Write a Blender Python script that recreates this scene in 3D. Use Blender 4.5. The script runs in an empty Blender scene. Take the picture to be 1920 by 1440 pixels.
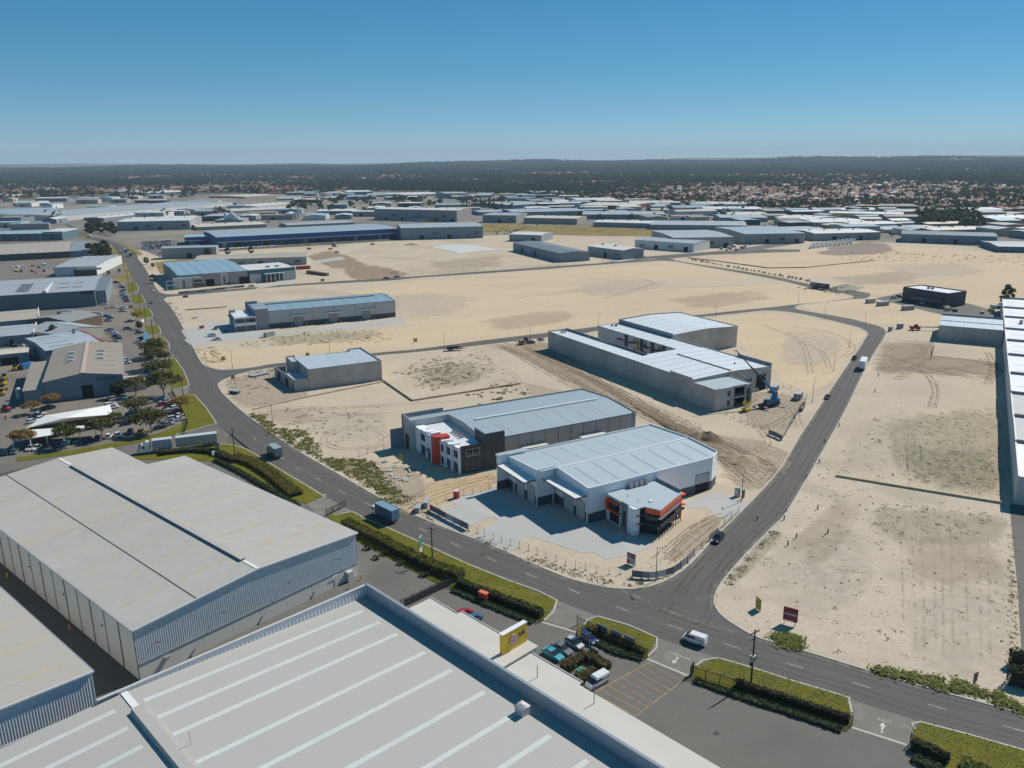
import bpy, math, random
import numpy as np
from mathutils import Vector, Matrix
random.seed(7); RNG = np.random.default_rng(7)
S = bpy.context.scene
COL = S.collection
# ---------------------------------------------------------------- camera (drone at 90 m)
F_PX, CX, CY, CAM_H = 1515.0, 960.0, 720.0, 90.0
ROLL = math.atan2(305.0-290.5, 1920.0)
PITCH = math.atan((CY-297.75)*math.cos(ROLL)/F_PX)
cR, sR, cP, sP = math.cos(ROLL), math.sin(ROLL), math.cos(PITCH), math.sin(PITCH)
cam_d = bpy.data.cameras.new('camera'); cam = bpy.data.objects.new('camera', cam_d); COL.objects.link(cam)
_right, _up, _fwd = Vector((1,0,0)), Vector((0,sP,cP)), Vector((0,cP,-sP))
_R = cR*_right - sR*_up; _U = sR*_right + cR*_up
cam.matrix_world = Matrix((( _R.x,_U.x,-_fwd.x,0),(_R.y,_U.y,-_fwd.y,0),(_R.z,_U.z,-_fwd.z,CAM_H),(0,0,0,1)))
cam_d.sensor_width = 36; cam_d.lens = 36*F_PX/1920; cam_d.clip_start = 1; cam_d.clip_end = 80000
S.camera = cam
# ---------------------------------------------------------------- daylight
SUN_AZ, SUN_EL = math.radians(52), math.radians(44)     # compass from +Y towards +X
W = bpy.data.worlds.new('World'); S.world = W; W.use_nodes = True
nt = W.node_tree; nt.nodes.clear()
wo = nt.nodes.new('ShaderNodeOutputWorld'); bg = nt.nodes.new('ShaderNodeBackground'); sk = nt.nodes.new('ShaderNodeTexSky')
sk.sky_type = 'NISHITA'; sk.sun_disc = False; sk.sun_elevation = SUN_EL; sk.sun_rotation = SUN_AZ
sk.altitude = 90; sk.air_density = 0.6; sk.dust_density = 0.0; sk.ozone_density = 8.0
bg.inputs['Strength'].default_value = 0.115
hs = nt.nodes.new('ShaderNodeHueSaturation'); hs.inputs['Hue'].default_value = .484; hs.inputs['Saturation'].default_value = 1.42
gm = nt.nodes.new('ShaderNodeGamma'); gm.inputs['Gamma'].default_value = 0.64
nt.links.new(sk.outputs[0], gm.inputs['Color']); nt.links.new(gm.outputs[0], hs.inputs['Color']); nt.links.new(hs.outputs[0], bg.inputs[0]); nt.links.new(bg.outputs[0], wo.inputs[0])
sl = bpy.data.lights.new('sun', 'SUN'); sl.energy = 3.6; sl.angle = math.radians(0.53); sl.color = (1.0, 0.94, 0.85)
so = bpy.data.objects.new('sun', sl); COL.objects.link(so)
_sd = Vector((math.sin(SUN_AZ)*math.cos(SUN_EL), math.cos(SUN_AZ)*math.cos(SUN_EL), math.sin(SUN_EL)))
so.rotation_euler = _sd.to_track_quat('Z', 'Y').to_euler(); so.location = (0, 0, 300)
S.view_settings.view_transform = 'Standard'; S.view_settings.look = 'None'
S.view_settings.exposure = 0.5; S.view_settings.gamma = 1.0; S.view_settings.use_curve_mapping = False
S.cycles.use_denoising = True; S.cycles.max_bounces = 6; S.cycles.volume_bounces = 0
S.cycles.transparent_max_bounces = 8

# ---------------------------------------------------------------- pixel -> place
def V(x, y, z=0.0):
    """ground (or height z) point seen at photo pixel x, y"""
    u = x-CX; v = -(y-CY)
    a = u*cR+v*sR; b = -u*sR+v*cR
    rx, ry, rz = a, F_PX*cP+b*sP, -F_PX*sP+b*cP
    t = (z-CAM_H)/rz
    return Vector((rx*t, ry*t, z))
def hgt(base, top):
    """height of a vertical edge from its base and top pixels"""
    b = V(*base); lo, hi = 0.0, 60.0
    for _ in range(40):
        m = (lo+hi)/2
        dy = b.y*cP-(m-CAM_H)*sP; bb = b.y*sP+(m-CAM_H)*cP
        aa = b.x*F_PX/dy; bb = bb*F_PX/dy
        yy = CY-(aa*sR+bb*cR)
        if yy > top[1]: lo = m
        else: hi = m
    return lo
def ang2(a, b): return math.atan2(b.y-a.y, b.x-a.x)

# ---------------------------------------------------------------- materials
MATS = {}
def _nodes(name):
    m = bpy.data.materials.new(name); m.use_nodes = True
    n = m.node_tree; b = n.nodes['Principled BSDF']; return m, n, b
def mat(name, col=(.5,.5,.5), rough=.6, metal=0.0, var=.12, scale=.6, var2=.08, scale2=6.0, bump=0.0, bscale=8.0,
        spec=.5, streak=None, rib=None, alpha=None, coat=0.0, tint=None):
    """streak=(angle, stretch, amount) stretches the stain noise along a direction; rib=(angle, pitch, depth) corrugation"""
    if name in MATS: return MATS[name]
    m, n, b = _nodes(name); L = n.links.new; N = n.nodes.new
    geo = N('ShaderNodeNewGeometry')
    b.inputs['Roughness'].default_value = rough; b.inputs['Metallic'].default_value = metal
    b.inputs['Specular IOR Level'].default_value = spec
    if coat: b.inputs['Coat Weight'].default_value = coat; b.inputs['Coat Roughness'].default_value = .05
    pos = geo.outputs['Position']
    n1 = N('ShaderNodeTexNoise'); n1.inputs['Scale'].default_value = scale; n1.inputs['Detail'].default_value = 5; n1.inputs['Roughness'].default_value = .6
    n2 = N('ShaderNodeTexNoise'); n2.inputs['Scale'].default_value = scale2; n2.inputs['Detail'].default_value = 3
    src = pos
    if streak:
        mp = N('ShaderNodeMapping'); mp.vector_type = 'TEXTURE'
        mp.inputs['Rotation'].default_value = (0, 0, streak[0]); mp.inputs['Scale'].default_value = (streak[1], 1, 1)
        L(pos, mp.inputs['Vector']); src = mp.outputs['Vector']
    L(src, n1.inputs['Vector']); L(pos, n2.inputs['Vector'])
    hsv = N('ShaderNodeMath'); hsv.operation = 'MULTIPLY_ADD'
    L(n1.outputs['Fac'], hsv.inputs[0]); hsv.inputs[1].default_value = 4*var; hsv.inputs[2].default_value = 1-2*var
    h2 = N('ShaderNodeMath'); h2.operation = 'MULTIPLY_ADD'
    L(n2.outputs['Fac'], h2.inputs[0]); h2.inputs[1].default_value = 4*var2; h2.inputs[2].default_value = 1-2*var2
    mu = N('ShaderNodeMath'); mu.operation = 'MULTIPLY'; L(hsv.outputs[0], mu.inputs[0]); L(h2.outputs[0], mu.inputs[1])
    cm = N('ShaderNodeVectorMath'); cm.operation = 'SCALE'; cm.inputs[0].default_value = col
    L(mu.outputs[0], cm.inputs['Scale']); out = cm.outputs[0]
    if tint:
        mx = N('ShaderNodeMix'); mx.data_type = 'RGBA'; mx.inputs['B'].default_value = (*tint[0], 1)
        n3 = N('ShaderNodeTexNoise'); n3.inputs['Scale'].default_value = tint[1]; n3.inputs['Detail'].default_value = 6; L(src, n3.inputs['Vector'])
        rp = N('ShaderNodeMapRange'); rp.inputs[1].default_value = tint[2]; rp.inputs[2].default_value = tint[2]+.12
        rp.inputs[4].default_value = tint[3]; L(n3.outputs['Fac'], rp.inputs[0]); L(rp.outputs[0], mx.inputs['Factor']); L(out, mx.inputs['A']); out = mx.outputs['Result']
    L(out, b.inputs['Base Color'])
    hsum = None
    if rib:
        dt = N('ShaderNodeVectorMath'); dt.operation = 'DOT_PRODUCT'
        dt.inputs[1].default_value = (math.cos(rib[0]), math.sin(rib[0]), 0); L(pos, dt.inputs[0])
        ml = N('ShaderNodeMath'); ml.operation = 'MULTIPLY'; ml.inputs[1].default_value = 2*math.pi/rib[1]; L(dt.outputs['Value'], ml.inputs[0])
        sn = N('ShaderNodeMath'); sn.operation = 'SINE'; L(ml.outputs[0], sn.inputs[0])
        bp = N('ShaderNodeBump'); bp.inputs['Distance'].default_value = rib[2]; bp.inputs['Strength'].default_value = .6; L(sn.outputs[0], bp.inputs['Height'])
        L(bp.outputs[0], b.inputs['Normal']); hsum = bp
    if bump:
        nb = N('ShaderNodeTexNoise'); nb.inputs['Scale'].default_value = bscale; nb.inputs['Detail'].default_value = 6; L(pos, nb.inputs['Vector'])
        bp = N('ShaderNodeBump'); bp.inputs['Distance'].default_value = bump; bp.inputs['Strength'].default_value = .8; L(nb.outputs['Fac'], bp.inputs['Height'])
        if hsum: L(hsum.outputs[0], bp.inputs['Normal'])
        L(bp.outputs[0], b.inputs['Normal'])
    MATS[name] = m; return m
def glass(name, col=(.02,.03,.04), rough=.08):
    return mat(name, col, rough=rough, var=.05, var2=.02, spec=.8)
def leafmat(name, col, var=.35):
    if name in MATS: return MATS[name]
    m, n, b = _nodes(name); L = n.links.new; N = n.nodes.new
    oi = N('ShaderNodeObjectInfo'); geo = N('ShaderNodeNewGeometry')
    ns = N('ShaderNodeTexNoise'); ns.inputs['Scale'].default_value = .9; ns.inputs['Detail'].default_value = 4; L(geo.outputs['Position'], ns.inputs['Vector'])
    ad = N('ShaderNodeMath'); ad.operation = 'MULTIPLY_ADD'; L(ns.outputs['Fac'], ad.inputs[0]); ad.inputs[1].default_value = 2.6*var; ad.inputs[2].default_value = 1-1.3*var
    a2 = N('ShaderNodeMath'); a2.operation = 'MULTIPLY_ADD'; L(oi.outputs['Random'], a2.inputs[0]); a2.inputs[1].default_value = .5; a2.inputs[2].default_value = .75
    a3 = N('ShaderNodeMath'); a3.operation = 'MULTIPLY'; L(ad.outputs[0], a3.inputs[0]); L(a2.outputs[0], a3.inputs[1])
    sc = N('ShaderNodeVectorMath'); sc.operation = 'SCALE'; sc.inputs[0].default_value = col; L(a3.outputs[0], sc.inputs['Scale'])
    L(sc.outputs[0], b.inputs['Base Color']); b.inputs['Roughness'].default_value = .7; b.inputs['Specular IOR Level'].default_value = .2
    tr = N('ShaderNodeBsdfTranslucent'); L(sc.outputs[0], tr.inputs['Color']); ms = N('ShaderNodeMixShader'); ms.inputs[0].default_value = .4
    L(b.outputs[0], ms.inputs[1]); L(tr.outputs[0], ms.inputs[2]); L(ms.outputs[0], n.nodes['Material Output'].inputs['Surface'])
    MATS[name] = m; return m

# ---------------------------------------------------------------- mesh helpers
class MB:
    def __init__(s): s.v = []; s.f = []; s.m = []
    def face(s, pts, mi=0):
        i = len(s.v); s.v += [tuple(p) for p in pts]; s.f.append(tuple(range(i, i+len(pts)))); s.m.append(mi)
    def box(s, x0, x1, y0, y1, z0, z1, mi=0):
        i = len(s.v); s.v += [(x0,y0,z0),(x1,y0,z0),(x1,y1,z0),(x0,y1,z0),(x0,y0,z1),(x1,y0,z1),(x1,y1,z1),(x0,y1,z1)]
        for q in ((3,2,1,0),(4,5,6,7),(0,1,5,4),(1,2,6,5),(2,3,7,6),(3,0,4,7)): s.f.append(tuple(i+k for k in q)); s.m.append(mi)
    def prism(s, poly, z0, z1, mi=0, mtop=None, cap=True):
        """vertical prism over an (x, y) polygon; z1 may be a list of top heights"""
        n = len(poly); A = sum(poly[k][0]*poly[(k+1)%n][1]-poly[(k+1)%n][0]*poly[k][1] for k in range(n))
        zt = list(z1) if hasattr(z1, '__len__') else [z1]*n
        poly = list(poly)
        if A < 0: poly.reverse(); zt.reverse()
        i = len(s.v); s.v += [(p[0],p[1],z0) for p in poly]+[(p[0],p[1],t) for p, t in zip(poly, zt)]
        for k in range(n):
            l = (k+1) % n; s.f.append((i+k,i+l,i+n+l,i+n+k)); s.m.append(mi)
        if cap:
            s.f.append(tuple(i+n+k for k in range(n))); s.m.append(mi if mtop is None else mtop)
            s.f.append(tuple(i+k for k in reversed(range(n)))); s.m.append(mi)
    def hull8(s, b4, t4, mi=0):
        """box from 4 bottom and 4 top points"""
        i = len(s.v); s.v += [tuple(p) for p in b4]+[tuple(p) for p in t4]
        for q in ((3,2,1,0),(4,5,6,7),(0,1,5,4),(1,2,6,5),(2,3,7,6),(3,0,4,7)): s.f.append(tuple(i+k for k in q)); s.m.append(mi)
    def tube(s, p, q, r0, r1=None, n=6, mi=0):
        p, q = Vector(p), Vector(q); r1 = r0 if r1 is None else r1
        d = (q-p).normalized(); a = d.orthogonal().normalized(); b = d.cross(a); i = len(s.v)
        for c, r in ((p, r0), (q, r1)):
            for k in range(n):
                t = 2*math.pi*k/n; s.v.append(tuple(c+a*(r*math.cos(t))+b*(r*math.sin(t))))
        for k in range(n):
            l = (k+1) % n; s.f.append((i+k,i+l,i+n+l,i+n+k)); s.m.append(mi)
        s.f.append(tuple(i+n+k for k in range(n))); s.m.append(mi); s.f.append(tuple(i+k for k in reversed(range(n)))); s.m.append(mi)
    def mesh(s, name, mats):
        me = bpy.data.meshes.new(name); me.from_pydata(s.v, [], s.f)
        for m in (mats if isinstance(mats, (list, tuple)) else [mats]): me.materials.append(m)
        if len(me.materials) > 1: me.polygons.foreach_set('material_index', s.m)
        me.update(); return me
    def build(s, name, mats, parent=None, smooth=False):
        me = s.mesh(name, mats)
        if smooth: me.polygons.foreach_set('use_smooth', [True]*len(me.polygons))
        return link(name, me, parent)
def link(name, me, parent=None):
    o = bpy.data.objects.new(name, me); COL.objects.link(o)
    if parent is not None: o.parent = parent
    return o
def tag(o, label=None, cat=None, group=None, kind=None):
    if label: o['label'] = label
    if cat: o['category'] = cat
    if group: o['group'] = group
    if kind: o['kind'] = kind
    return o
def thing(name, label, cat, loc=(0,0,0), rz=0.0, group=None):
    o = bpy.data.objects.new(name, None); COL.objects.link(o)
    o.location = loc; o.rotation_euler = (0, 0, rz); o.empty_display_size = .5
    return tag(o, label, cat, group)
_cube = MB(); _cube.box(0,1,0,1,0,1); CUBE = _cube.mesh('unit_block', mat('primer', (.5,.5,.5)))
def omat(o, m):
    sl_ = o.material_slots[0]; sl_.link = 'OBJECT'; sl_.material = m
def bx(name, par, x0, x1, y0, y1, z0, z1, m):
    """box part sharing one mesh"""
    o = link(name, CUBE, par); o.location = (x0, y0, z0); o.scale = (x1-x0, y1-y0, z1-z0); omat(o, m); return o
def sub(o, par):
    """make o a sub-part of the part par (same coordinates as par's thing)"""
    o.parent = par; o.matrix_parent_inverse = par.matrix_basis.inverted(); return o
def sheet(name, pts, z, m, kind='structure', parent=None, thick=None):
    b = MB()
    if thick: b.prism([(p.x, p.y) for p in pts], z-thick, z)
    else:
        P2 = [(p.x, p.y, z) for p in pts]
        A = sum(P2[k][0]*P2[(k+1)%len(P2)][1]-P2[(k+1)%len(P2)][0]*P2[k][1] for k in range(len(P2)))
        b.face(P2 if A > 0 else P2[::-1])
    o = b.build(name, m, parent)
    if kind and parent is None: o['kind'] = kind
    return o
def psheet(name, px, z, m, **k): return sheet(name, [V(*p) for p in px], z, m, **k)
def smooth_line(pts, n=4):
    """Catmull-Rom through 3D points"""
    out = []; P_ = [pts[0]]+list(pts)+[pts[-1]]
    for i in range(1, len(P_)-2):
        a, b, c, d = P_[i-1], P_[i], P_[i+1], P_[i+2]
        for k in range(n):
            t = k/n
            out.append(.5*((2*b)+(-a+c)*t+(2*a-5*b+4*c-d)*t*t+(-a+3*b-3*c+d)*t*t*t))
    out.append(P_[-2]); return out
def ribbon(name, line, width, z, m, h=None, parent=None, kind='structure', side=0.0):
    """strip along a line of points; h gives it height (kerb, low wall)"""
    b = MB(); n = len(line); L_ = []; R_ = []
    for i, p in enumerate(line):
        d = (line[min(i+1, n-1)]-line[max(i-1, 0)]); d.z = 0; d.normalize(); nn = Vector((-d.y, d.x, 0))
        w = width[i] if hasattr(width, '__len__') else width
        L_.append(p+nn*(w/2+side)); R_.append(p-nn*(w/2-side))
    for i in range(n-1):
        a, bb, c, d = L_[i], L_[i+1], R_[i+1], R_[i]
        if h: b.hull8([(q.x,q.y,z) for q in (d,c,bb,a)], [(q.x,q.y,z+h) for q in (d,c,bb,a)])
        else: b.face([(q.x,q.y,z) for q in (d,c,bb,a)])
    o = b.build(name, m, parent)
    if kind and parent is None: o['kind'] = kind
    return o
def instance_tree(o, loc=None, rz=None, parent=None, scale=None):
    c = o.copy(); COL.objects.link(c); c.parent = parent
    if loc is not None: c.location = loc
    if rz is not None: c.rotation_euler = (0, 0, rz)
    if scale is not None: c.scale = (scale,)*3 if not hasattr(scale, '__len__') else scale
    for ch in o.children: instance_tree(ch, parent=c)
    return c

def text_mesh(txt, size, m, ext=.03, space=1.0, align='CENTER'):
    c = bpy.data.curves.new('lettering', 'FONT'); c.body = txt; c.size = size; c.align_x = align; c.align_y = 'CENTER'; c.extrude = ext; c.space_character = space; c.resolution_u = 3
    o = bpy.data.objects.new('lettering', c); me = bpy.data.meshes.new_from_object(o); me.name = 'lettering'
    bpy.data.objects.remove(o); bpy.data.curves.remove(c); me.materials.clear(); me.materials.append(m); return me

SOFT = {}
def softmat(name, col, strength=.8, scale=.25, streak=None):
    """soil whose rim breaks up into the ground around it"""
    if name in SOFT: return SOFT[name]
    m, n, b = _nodes(name); N, L = n.nodes.new, n.links.new; b.inputs['Roughness'].default_value = .95; b.inputs['Specular IOR Level'].default_value = .1
    g = N('ShaderNodeNewGeometry'); src = g.outputs['Position']
    if streak is not None:
        mp = N('ShaderNodeMapping'); mp.vector_type = 'TEXTURE'; mp.inputs['Rotation'].default_value = (0,0,streak[0]); mp.inputs['Scale'].default_value = (streak[1],1,1); L(src, mp.inputs['Vector']); src = mp.outputs['Vector']
    n1 = N('ShaderNodeTexNoise'); n1.inputs['Scale'].default_value = scale; n1.inputs['Detail'].default_value = 7; n1.inputs['Roughness'].default_value = .65; L(src, n1.inputs['Vector'])
    n2 = N('ShaderNodeTexNoise'); n2.inputs['Scale'].default_value = scale*5; n2.inputs['Detail'].default_value = 4; L(src, n2.inputs['Vector'])
    c = N('ShaderNodeMath'); c.operation = 'MULTIPLY_ADD'; c.inputs[1].default_value = .9; c.inputs[2].default_value = .55; L(n2.outputs['Fac'], c.inputs[0])
    vs = N('ShaderNodeVectorMath'); vs.operation = 'SCALE'; vs.inputs[0].default_value = col; L(c.outputs[0], vs.inputs['Scale']); L(vs.outputs[0], b.inputs['Base Color'])
    at = N('ShaderNodeAttribute'); at.attribute_name = 'fade'; a1 = N('ShaderNodeMath'); a1.operation = 'MULTIPLY_ADD'; a1.inputs[1].default_value = .8; L(at.outputs['Fac'], a1.inputs[0]); 
    a2 = N('ShaderNodeMath'); a2.operation = 'MULTIPLY_ADD'; a2.inputs[1].default_value = 1.6; a2.inputs[2].default_value = -.85; L(n1.outputs['Fac'], a2.inputs[0]); L(a2.outputs[0], a1.inputs[2])
    mr = N('ShaderNodeMapRange'); mr.inputs[1].default_value = .22; mr.inputs[2].default_value = .62; mr.inputs[4].default_value = strength; L(a1.outputs[0], mr.inputs[0])
    tr = N('ShaderNodeBsdfTransparent'); mx = N('ShaderNodeMixShader'); L(mr.outputs[0], mx.inputs[0]); L(tr.outputs[0], mx.inputs[1]); L(b.outputs[0], mx.inputs[2]); L(mx.outputs[0], n.nodes['Material Output'].inputs['Surface']); SOFT[name] = m; return m
SPZ = [.0300]
def soft_patch(name, px, m, grow=1.15):
    P = smooth_line([V(*p) for p in px]+[V(*px[0])], 3)[:-1]; c = sum(P, Vector())/len(P); n = len(P); z = SPZ[0]; SPZ[0] += .0006
    vs = []
    for s_ in (grow, .8, .45): vs += [(c.x+(p.x-c.x)*s_, c.y+(p.y-c.y)*s_, z) for p in P]
    vs.append((c.x, c.y, z)); fs = []
    for r in range(2):
        for k in range(n): l = (k+1) % n; fs.append((r*n+k, r*n+l, (r+1)*n+l, (r+1)*n+k))
    for k in range(n): fs.append((2*n+k, 2*n+(k+1) % n, 3*n))
    me = bpy.data.meshes.new(name); me.from_pydata(vs, [], fs); me.materials.append(m)
    at = me.attributes.new('fade', 'FLOAT', 'POINT'); at.data.foreach_set('value', [0.0]*n+[.75]*n+[1.0]*(n+1)); o = link(name, me); o['kind'] = 'structure'; return o
# ================================================================ SETTING: ground, roads, lots
GRID = math.radians(28.5)
m_floor = mat('suburb_floor', (.095,.09,.06), var=.3, scale=.012, var2=.25, scale2=.08, rough=.9, tint=((.055,.065,.035), .004, .48, .8))
m_sand = mat('pale_sand', (.48,.405,.305), var=.09, scale=.05, var2=.10, scale2=.8, rough=.95, bump=.05, bscale=2.5, spec=.1, tint=((.39,.32,.24), .02, .52, .55))
m_sandy = mat('yellow_sand', (.535,.425,.29), var=.08, scale=.03, var2=.07, scale2=.4, rough=.95, bump=.05, bscale=1.5, spec=.1, tint=((.47,.40,.31), .01, .52, .6), streak=(math.radians(10), 3.5, 0))
m_sandgrey = mat('greyish_sand', (.485,.415,.325), var=.09, scale=.07, var2=.13, scale2=1.1, rough=.95, bump=.06, bscale=3, spec=.1, tint=((.36,.31,.24), .06, .52, .55))
m_soil = mat('turned_soil', (.30,.235,.165), var=.22, scale=.25, var2=.2, scale2=2.0, rough=.95, bump=.12, bscale=2, spec=.1, streak=(math.radians(-58), 9, 0))
m_dark_soil = mat('dark_soil', (.20,.155,.11), var=.2, scale=.4, var2=.15, scale2=2, rough=.95, bump=.1, spec=.1)
m_asph = mat('road_asphalt', (.105,.101,.094), var=.05, scale=.05, var2=.05, scale2=1.5, rough=.85, spec=.2, tint=((.125,.12,.11), .03, .52, .6))
m_asph2 = mat('lot_asphalt', (.145,.137,.124), var=.05, scale=.06, var2=.06, scale2=1.0, rough=.88, spec=.2, tint=((.118,.112,.102), .05, .52, .6))
m_asph_dark = mat('alley_asphalt', (.10,.095,.09), var=.12, scale=.08, var2=.08, rough=.9, spec=.2)
m_yard = mat('yard_asphalt', (.17,.155,.135), var=.14, scale=.03, var2=.1, scale2=.5, rough=.9, spec=.2, tint=((.23,.195,.15), .018, .5, .7))
m_conc = mat('apron_concrete', (.40,.40,.385), var=.05, scale=.12, var2=.05, scale2=1.5, rough=.8, spec=.25, tint=((.45,.45,.43), .08, .55, .6))
m_drive = mat('worn_driveway', (.18,.172,.152), var=.12, scale=.25, var2=.08, rough=.9, spec=.2, tint=((.24,.225,.2), .3, .55, .7))
m_kerb = mat('kerb_concrete', (.42,.40,.36), var=.08, var2=.1, rough=.85)
m_limestone = mat('limestone_block', (.50,.40,.27), var=.12, scale=.5, var2=.15, rough=.9)
m_grass = mat('mown_grass', (.125,.122,.014), var=.16, scale=.12, var2=.22, scale2=2.2, rough=.9, bump=.12, bscale=3, spec=.1, tint=((.175,.145,.03), .1, .55, .6))
m_drygrass = mat('dry_grass', (.24,.185,.075), var=.2, scale=.1, var2=.2, scale2=1.2, rough=.95, bump=.1, spec=.1, tint=((.14,.13,.04), .05, .5, .8))
m_paint_w = mat('white_road_paint', (.50,.50,.48), var=.25, scale=1.2, var2=.25, rough=.8, tint=((.16,.155,.15), 1.3, .52, .7))
m_paint_y = mat('yellow_road_paint', (.38,.24,.08), var=.3, scale=.8, var2=.25, rough=.8, tint=((.15,.14,.125), .9, .50, .8))

G = [Vector((x, y, 0)) for x, y in ((-15500,-600),(15500,-600),(15500,16500),(-15500,16500))]
sheet('ground', G, -.30, m_floor)
# estate of bare sand (one sheet; the lots of other sand lie on it)
psheet('sand_ground', [(255,470),(420,455),(560,462),(760,447),(960,440),(1000,425),(1190,436),(1300,432),(1500,452),(1700,455),(1920,468),(2250,480),
        (2300,700),(2250,1500),(1920,1375),(1734,1322),(1500,1262),(1330,1215),(1122,1132),(870,1035),(780,995),(600,912),(500,845),(415,780),(380,725),(330,640),(290,555),(262,500)], 0.0, m_sand)
psheet('sand_lot', [(640,548),(800,522),(960,511),(1185,495),(1252,491),(1440,523),(1522,541),(1598,557),(1500,571),(1315,588),(1125,611),(1000,628),(780,654),(712,661),(600,672),(430,690),(395,688),(372,660),(500,655),(760,612),(745,560)], .006, m_sandy)
psheet('sand_lot', [(1290,600),(1440,587),(1520,598),(1600,614),(1622,628),(1560,715),(1500,745),(1440,690),(1385,640)], .006, m_sandy)
psheet('sand_lot', [(1290,488),(1480,470),(1700,462),(1920,480),(2200,500),(2100,560),(1880,575),(1690,560),(1640,552),(1520,530),(1440,515)], .006, m_sandy)
psheet('sand_lot', [(1500,575),(1640,556),(1690,568),(1800,590),(1760,612),(1640,606),(1560,591)], .007, m_sandy)
psheet('sand_lot', [(560,470),(760,452),(960,440),(960,502),(780,516),(690,520),(640,500),(600,482)], .006, m_sand)
psheet('sand_lot', [(1400,1000),(1548,845),(1570,893),(1895,947),(1905,1290),(1880,1318),(1734,1284),(1506,1215),(1420,1190),(1362,1155),(1345,1120),(1360,1090)], .006, m_sandgrey)
psheet('industrial_ground', [(-300,380),(0,376),(440,364),(700,360),(960,368),(1300,385),(1560,394),(1720,388),(1920,400),(2300,410),(2300,470),(1920,470),(1500,455),(1300,434),(960,440),(760,447),(560,462),(255,470),(150,436),(0,455),(-300,470)], -.05, mat('industrial_floor', (.17,.16,.135), var=.25, scale=.012, var2=.2, scale2=.06, rough=.95, tint=((.26,.22,.15), .006, .5, .8)))
psheet('field', [(960,432),(1010,422),(1110,424),(1250,432),(1300,436),(1250,444),(1100,442),(1010,440)], .03, m_drygrass)
psheet('field', [(290,492),(372,482),(375,498),(335,513),(300,513)], .03, m_drygrass)
psheet('field', [(905,420),(960,418),(1000,424),(960,434),(908,436)], .03, m_drygrass)
# disturbed soil of the builders' haul track and other worked ground
def pline(px, n=4, z=0.0): return smooth_line([V(*p) for p in px], n)
m_haul = softmat('haul_sand', (.40,.325,.24), .9, .3, (math.radians(-61), 10)); m_scr = softmat('scraped_soil', (.36,.295,.225), .75, .25, (math.radians(-25), 4)); m_brn = softmat('brown_soil', (.31,.24,.17), .85, .2, (math.radians(-30), 3)); m_ora = softmat('orange_soil', (.52,.385,.24), .9, .3); m_gry = softmat('rubbly_soil', (.40,.335,.26), .85, .35)
m_pal = softmat('pale_patch', (.58,.52,.44), .4, .06); m_dim = softmat('dim_patch', (.41,.345,.265), .3, .06); m_grn = softmat('growth_patch', (.37,.345,.23), .32, .12, (math.radians(60), 3))
soft_patch('haul_track', [(930,640),(1000,632),(1035,648),(1090,690),(1180,740),(1260,785),(1340,830),(1440,880),(1430,905),(1360,880),(1355,850),(1240,800),(1200,772),(1090,728),(1010,690)], m_haul, 1.03)
soft_patch('worked_ground', [(1330,815),(1400,820),(1480,850),(1470,890),(1400,920),(1355,880)], m_haul)
soft_patch('worked_ground', [(640,505),(700,497),(770,515),(700,525),(660,524)], m_brn); soft_patch('worked_ground', [(572,480),(622,470),(690,497),(640,505),(600,495)], m_brn)
soft_patch('worked_ground', [(1655,640),(1750,640),(1752,665),(1882,680),(1868,700),(1800,708),(1700,700),(1650,700),(1635,690)], m_scr)
soft_patch('worked_ground', [(800,905),(930,885),(935,912),(850,935),(800,960),(765,965),(735,955),(770,930)], m_ora)
soft_patch('worked_ground', [(1560,462),(1640,452),(1680,470),(1600,480),(1530,476)], softmat('purple_soil', (.31,.25,.22), .8, .04))
soft_patch('worked_ground', [(422,722),(440,706),(520,690),(585,735),(560,750),(470,765),(436,752)], m_gry)
soft_patch('worked_ground', [(1380,745),(1440,735),(1510,745),(1500,775),(1465,815),(1400,790)], m_gry); soft_patch('worked_ground', [(1240,1050),(1300,985),(1340,965),(1350,985),(1290,1045)], m_haul); soft_patch('worked_ground', [(700,870),(780,880),(800,930),(740,940),(700,905)], m_gry)
for px in ([(1420,1050),(1600,980),(1640,1100),(1480,1180)],[(1050,545),(1160,524),(1260,532),(1150,556)],[(1700,1120),(1880,1100),(1890,1260),(1720,1250)],[(820,690),(900,680),(920,705),(830,720)],[(560,780),(700,770),(720,820),(600,820)],[(1600,800),(1700,760),(1720,860),(1580,880)],[(1480,620),(1580,630),(1540,690),(1460,670)],[(640,575),(760,548),(900,560),(800,600)],[(1650,500),(1800,495),(1850,515),(1700,520)]): soft_patch('pale_sand_patch', px, m_pal)
for px in ([(1480,1020),(1560,940),(1620,960),(1540,1060)],[(1250,560),(1400,545),(1450,560),(1300,580)],[(900,600),(1050,580),(1080,600),(940,620)],[(1680,1010),(1850,1000),(1880,1080),(1720,1090)],[(480,775),(560,765),(600,790),(530,800)],[(1550,520),(1700,508),(1720,530),(1600,535)],[(800,490),(930,480),(940,500),(820,508)],[(980,715),(1080,740),(1000,745)]): soft_patch('dim_sand_patch', px, m_dim)
for px in ([(1640,790),(1870,770),(1880,930),(1700,900)],[(1700,840),(1860,850),(1870,920),(1720,905)],[(1620,950),(1870,965),(1860,1020),(1660,1010)],[(1360,1090),(1440,1000),(1460,1010),(1390,1090)],[(790,690),(880,680),(900,715),(800,730)],[(500,630),(690,622),(700,638),(520,648)]): soft_patch('growth_patch', px, m_grn)
psheet('yard_ground', [(-300,300+560),(-300,500),(0,452),(137,432),(160,446),(200,456),(234,489),(250,525),(272,568),(303,625),(330,674),(357,724),(405,792),(414,812),(430,835),(300,850),(262,875),(150,900),(-100,950)], .004, m_yard)
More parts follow.
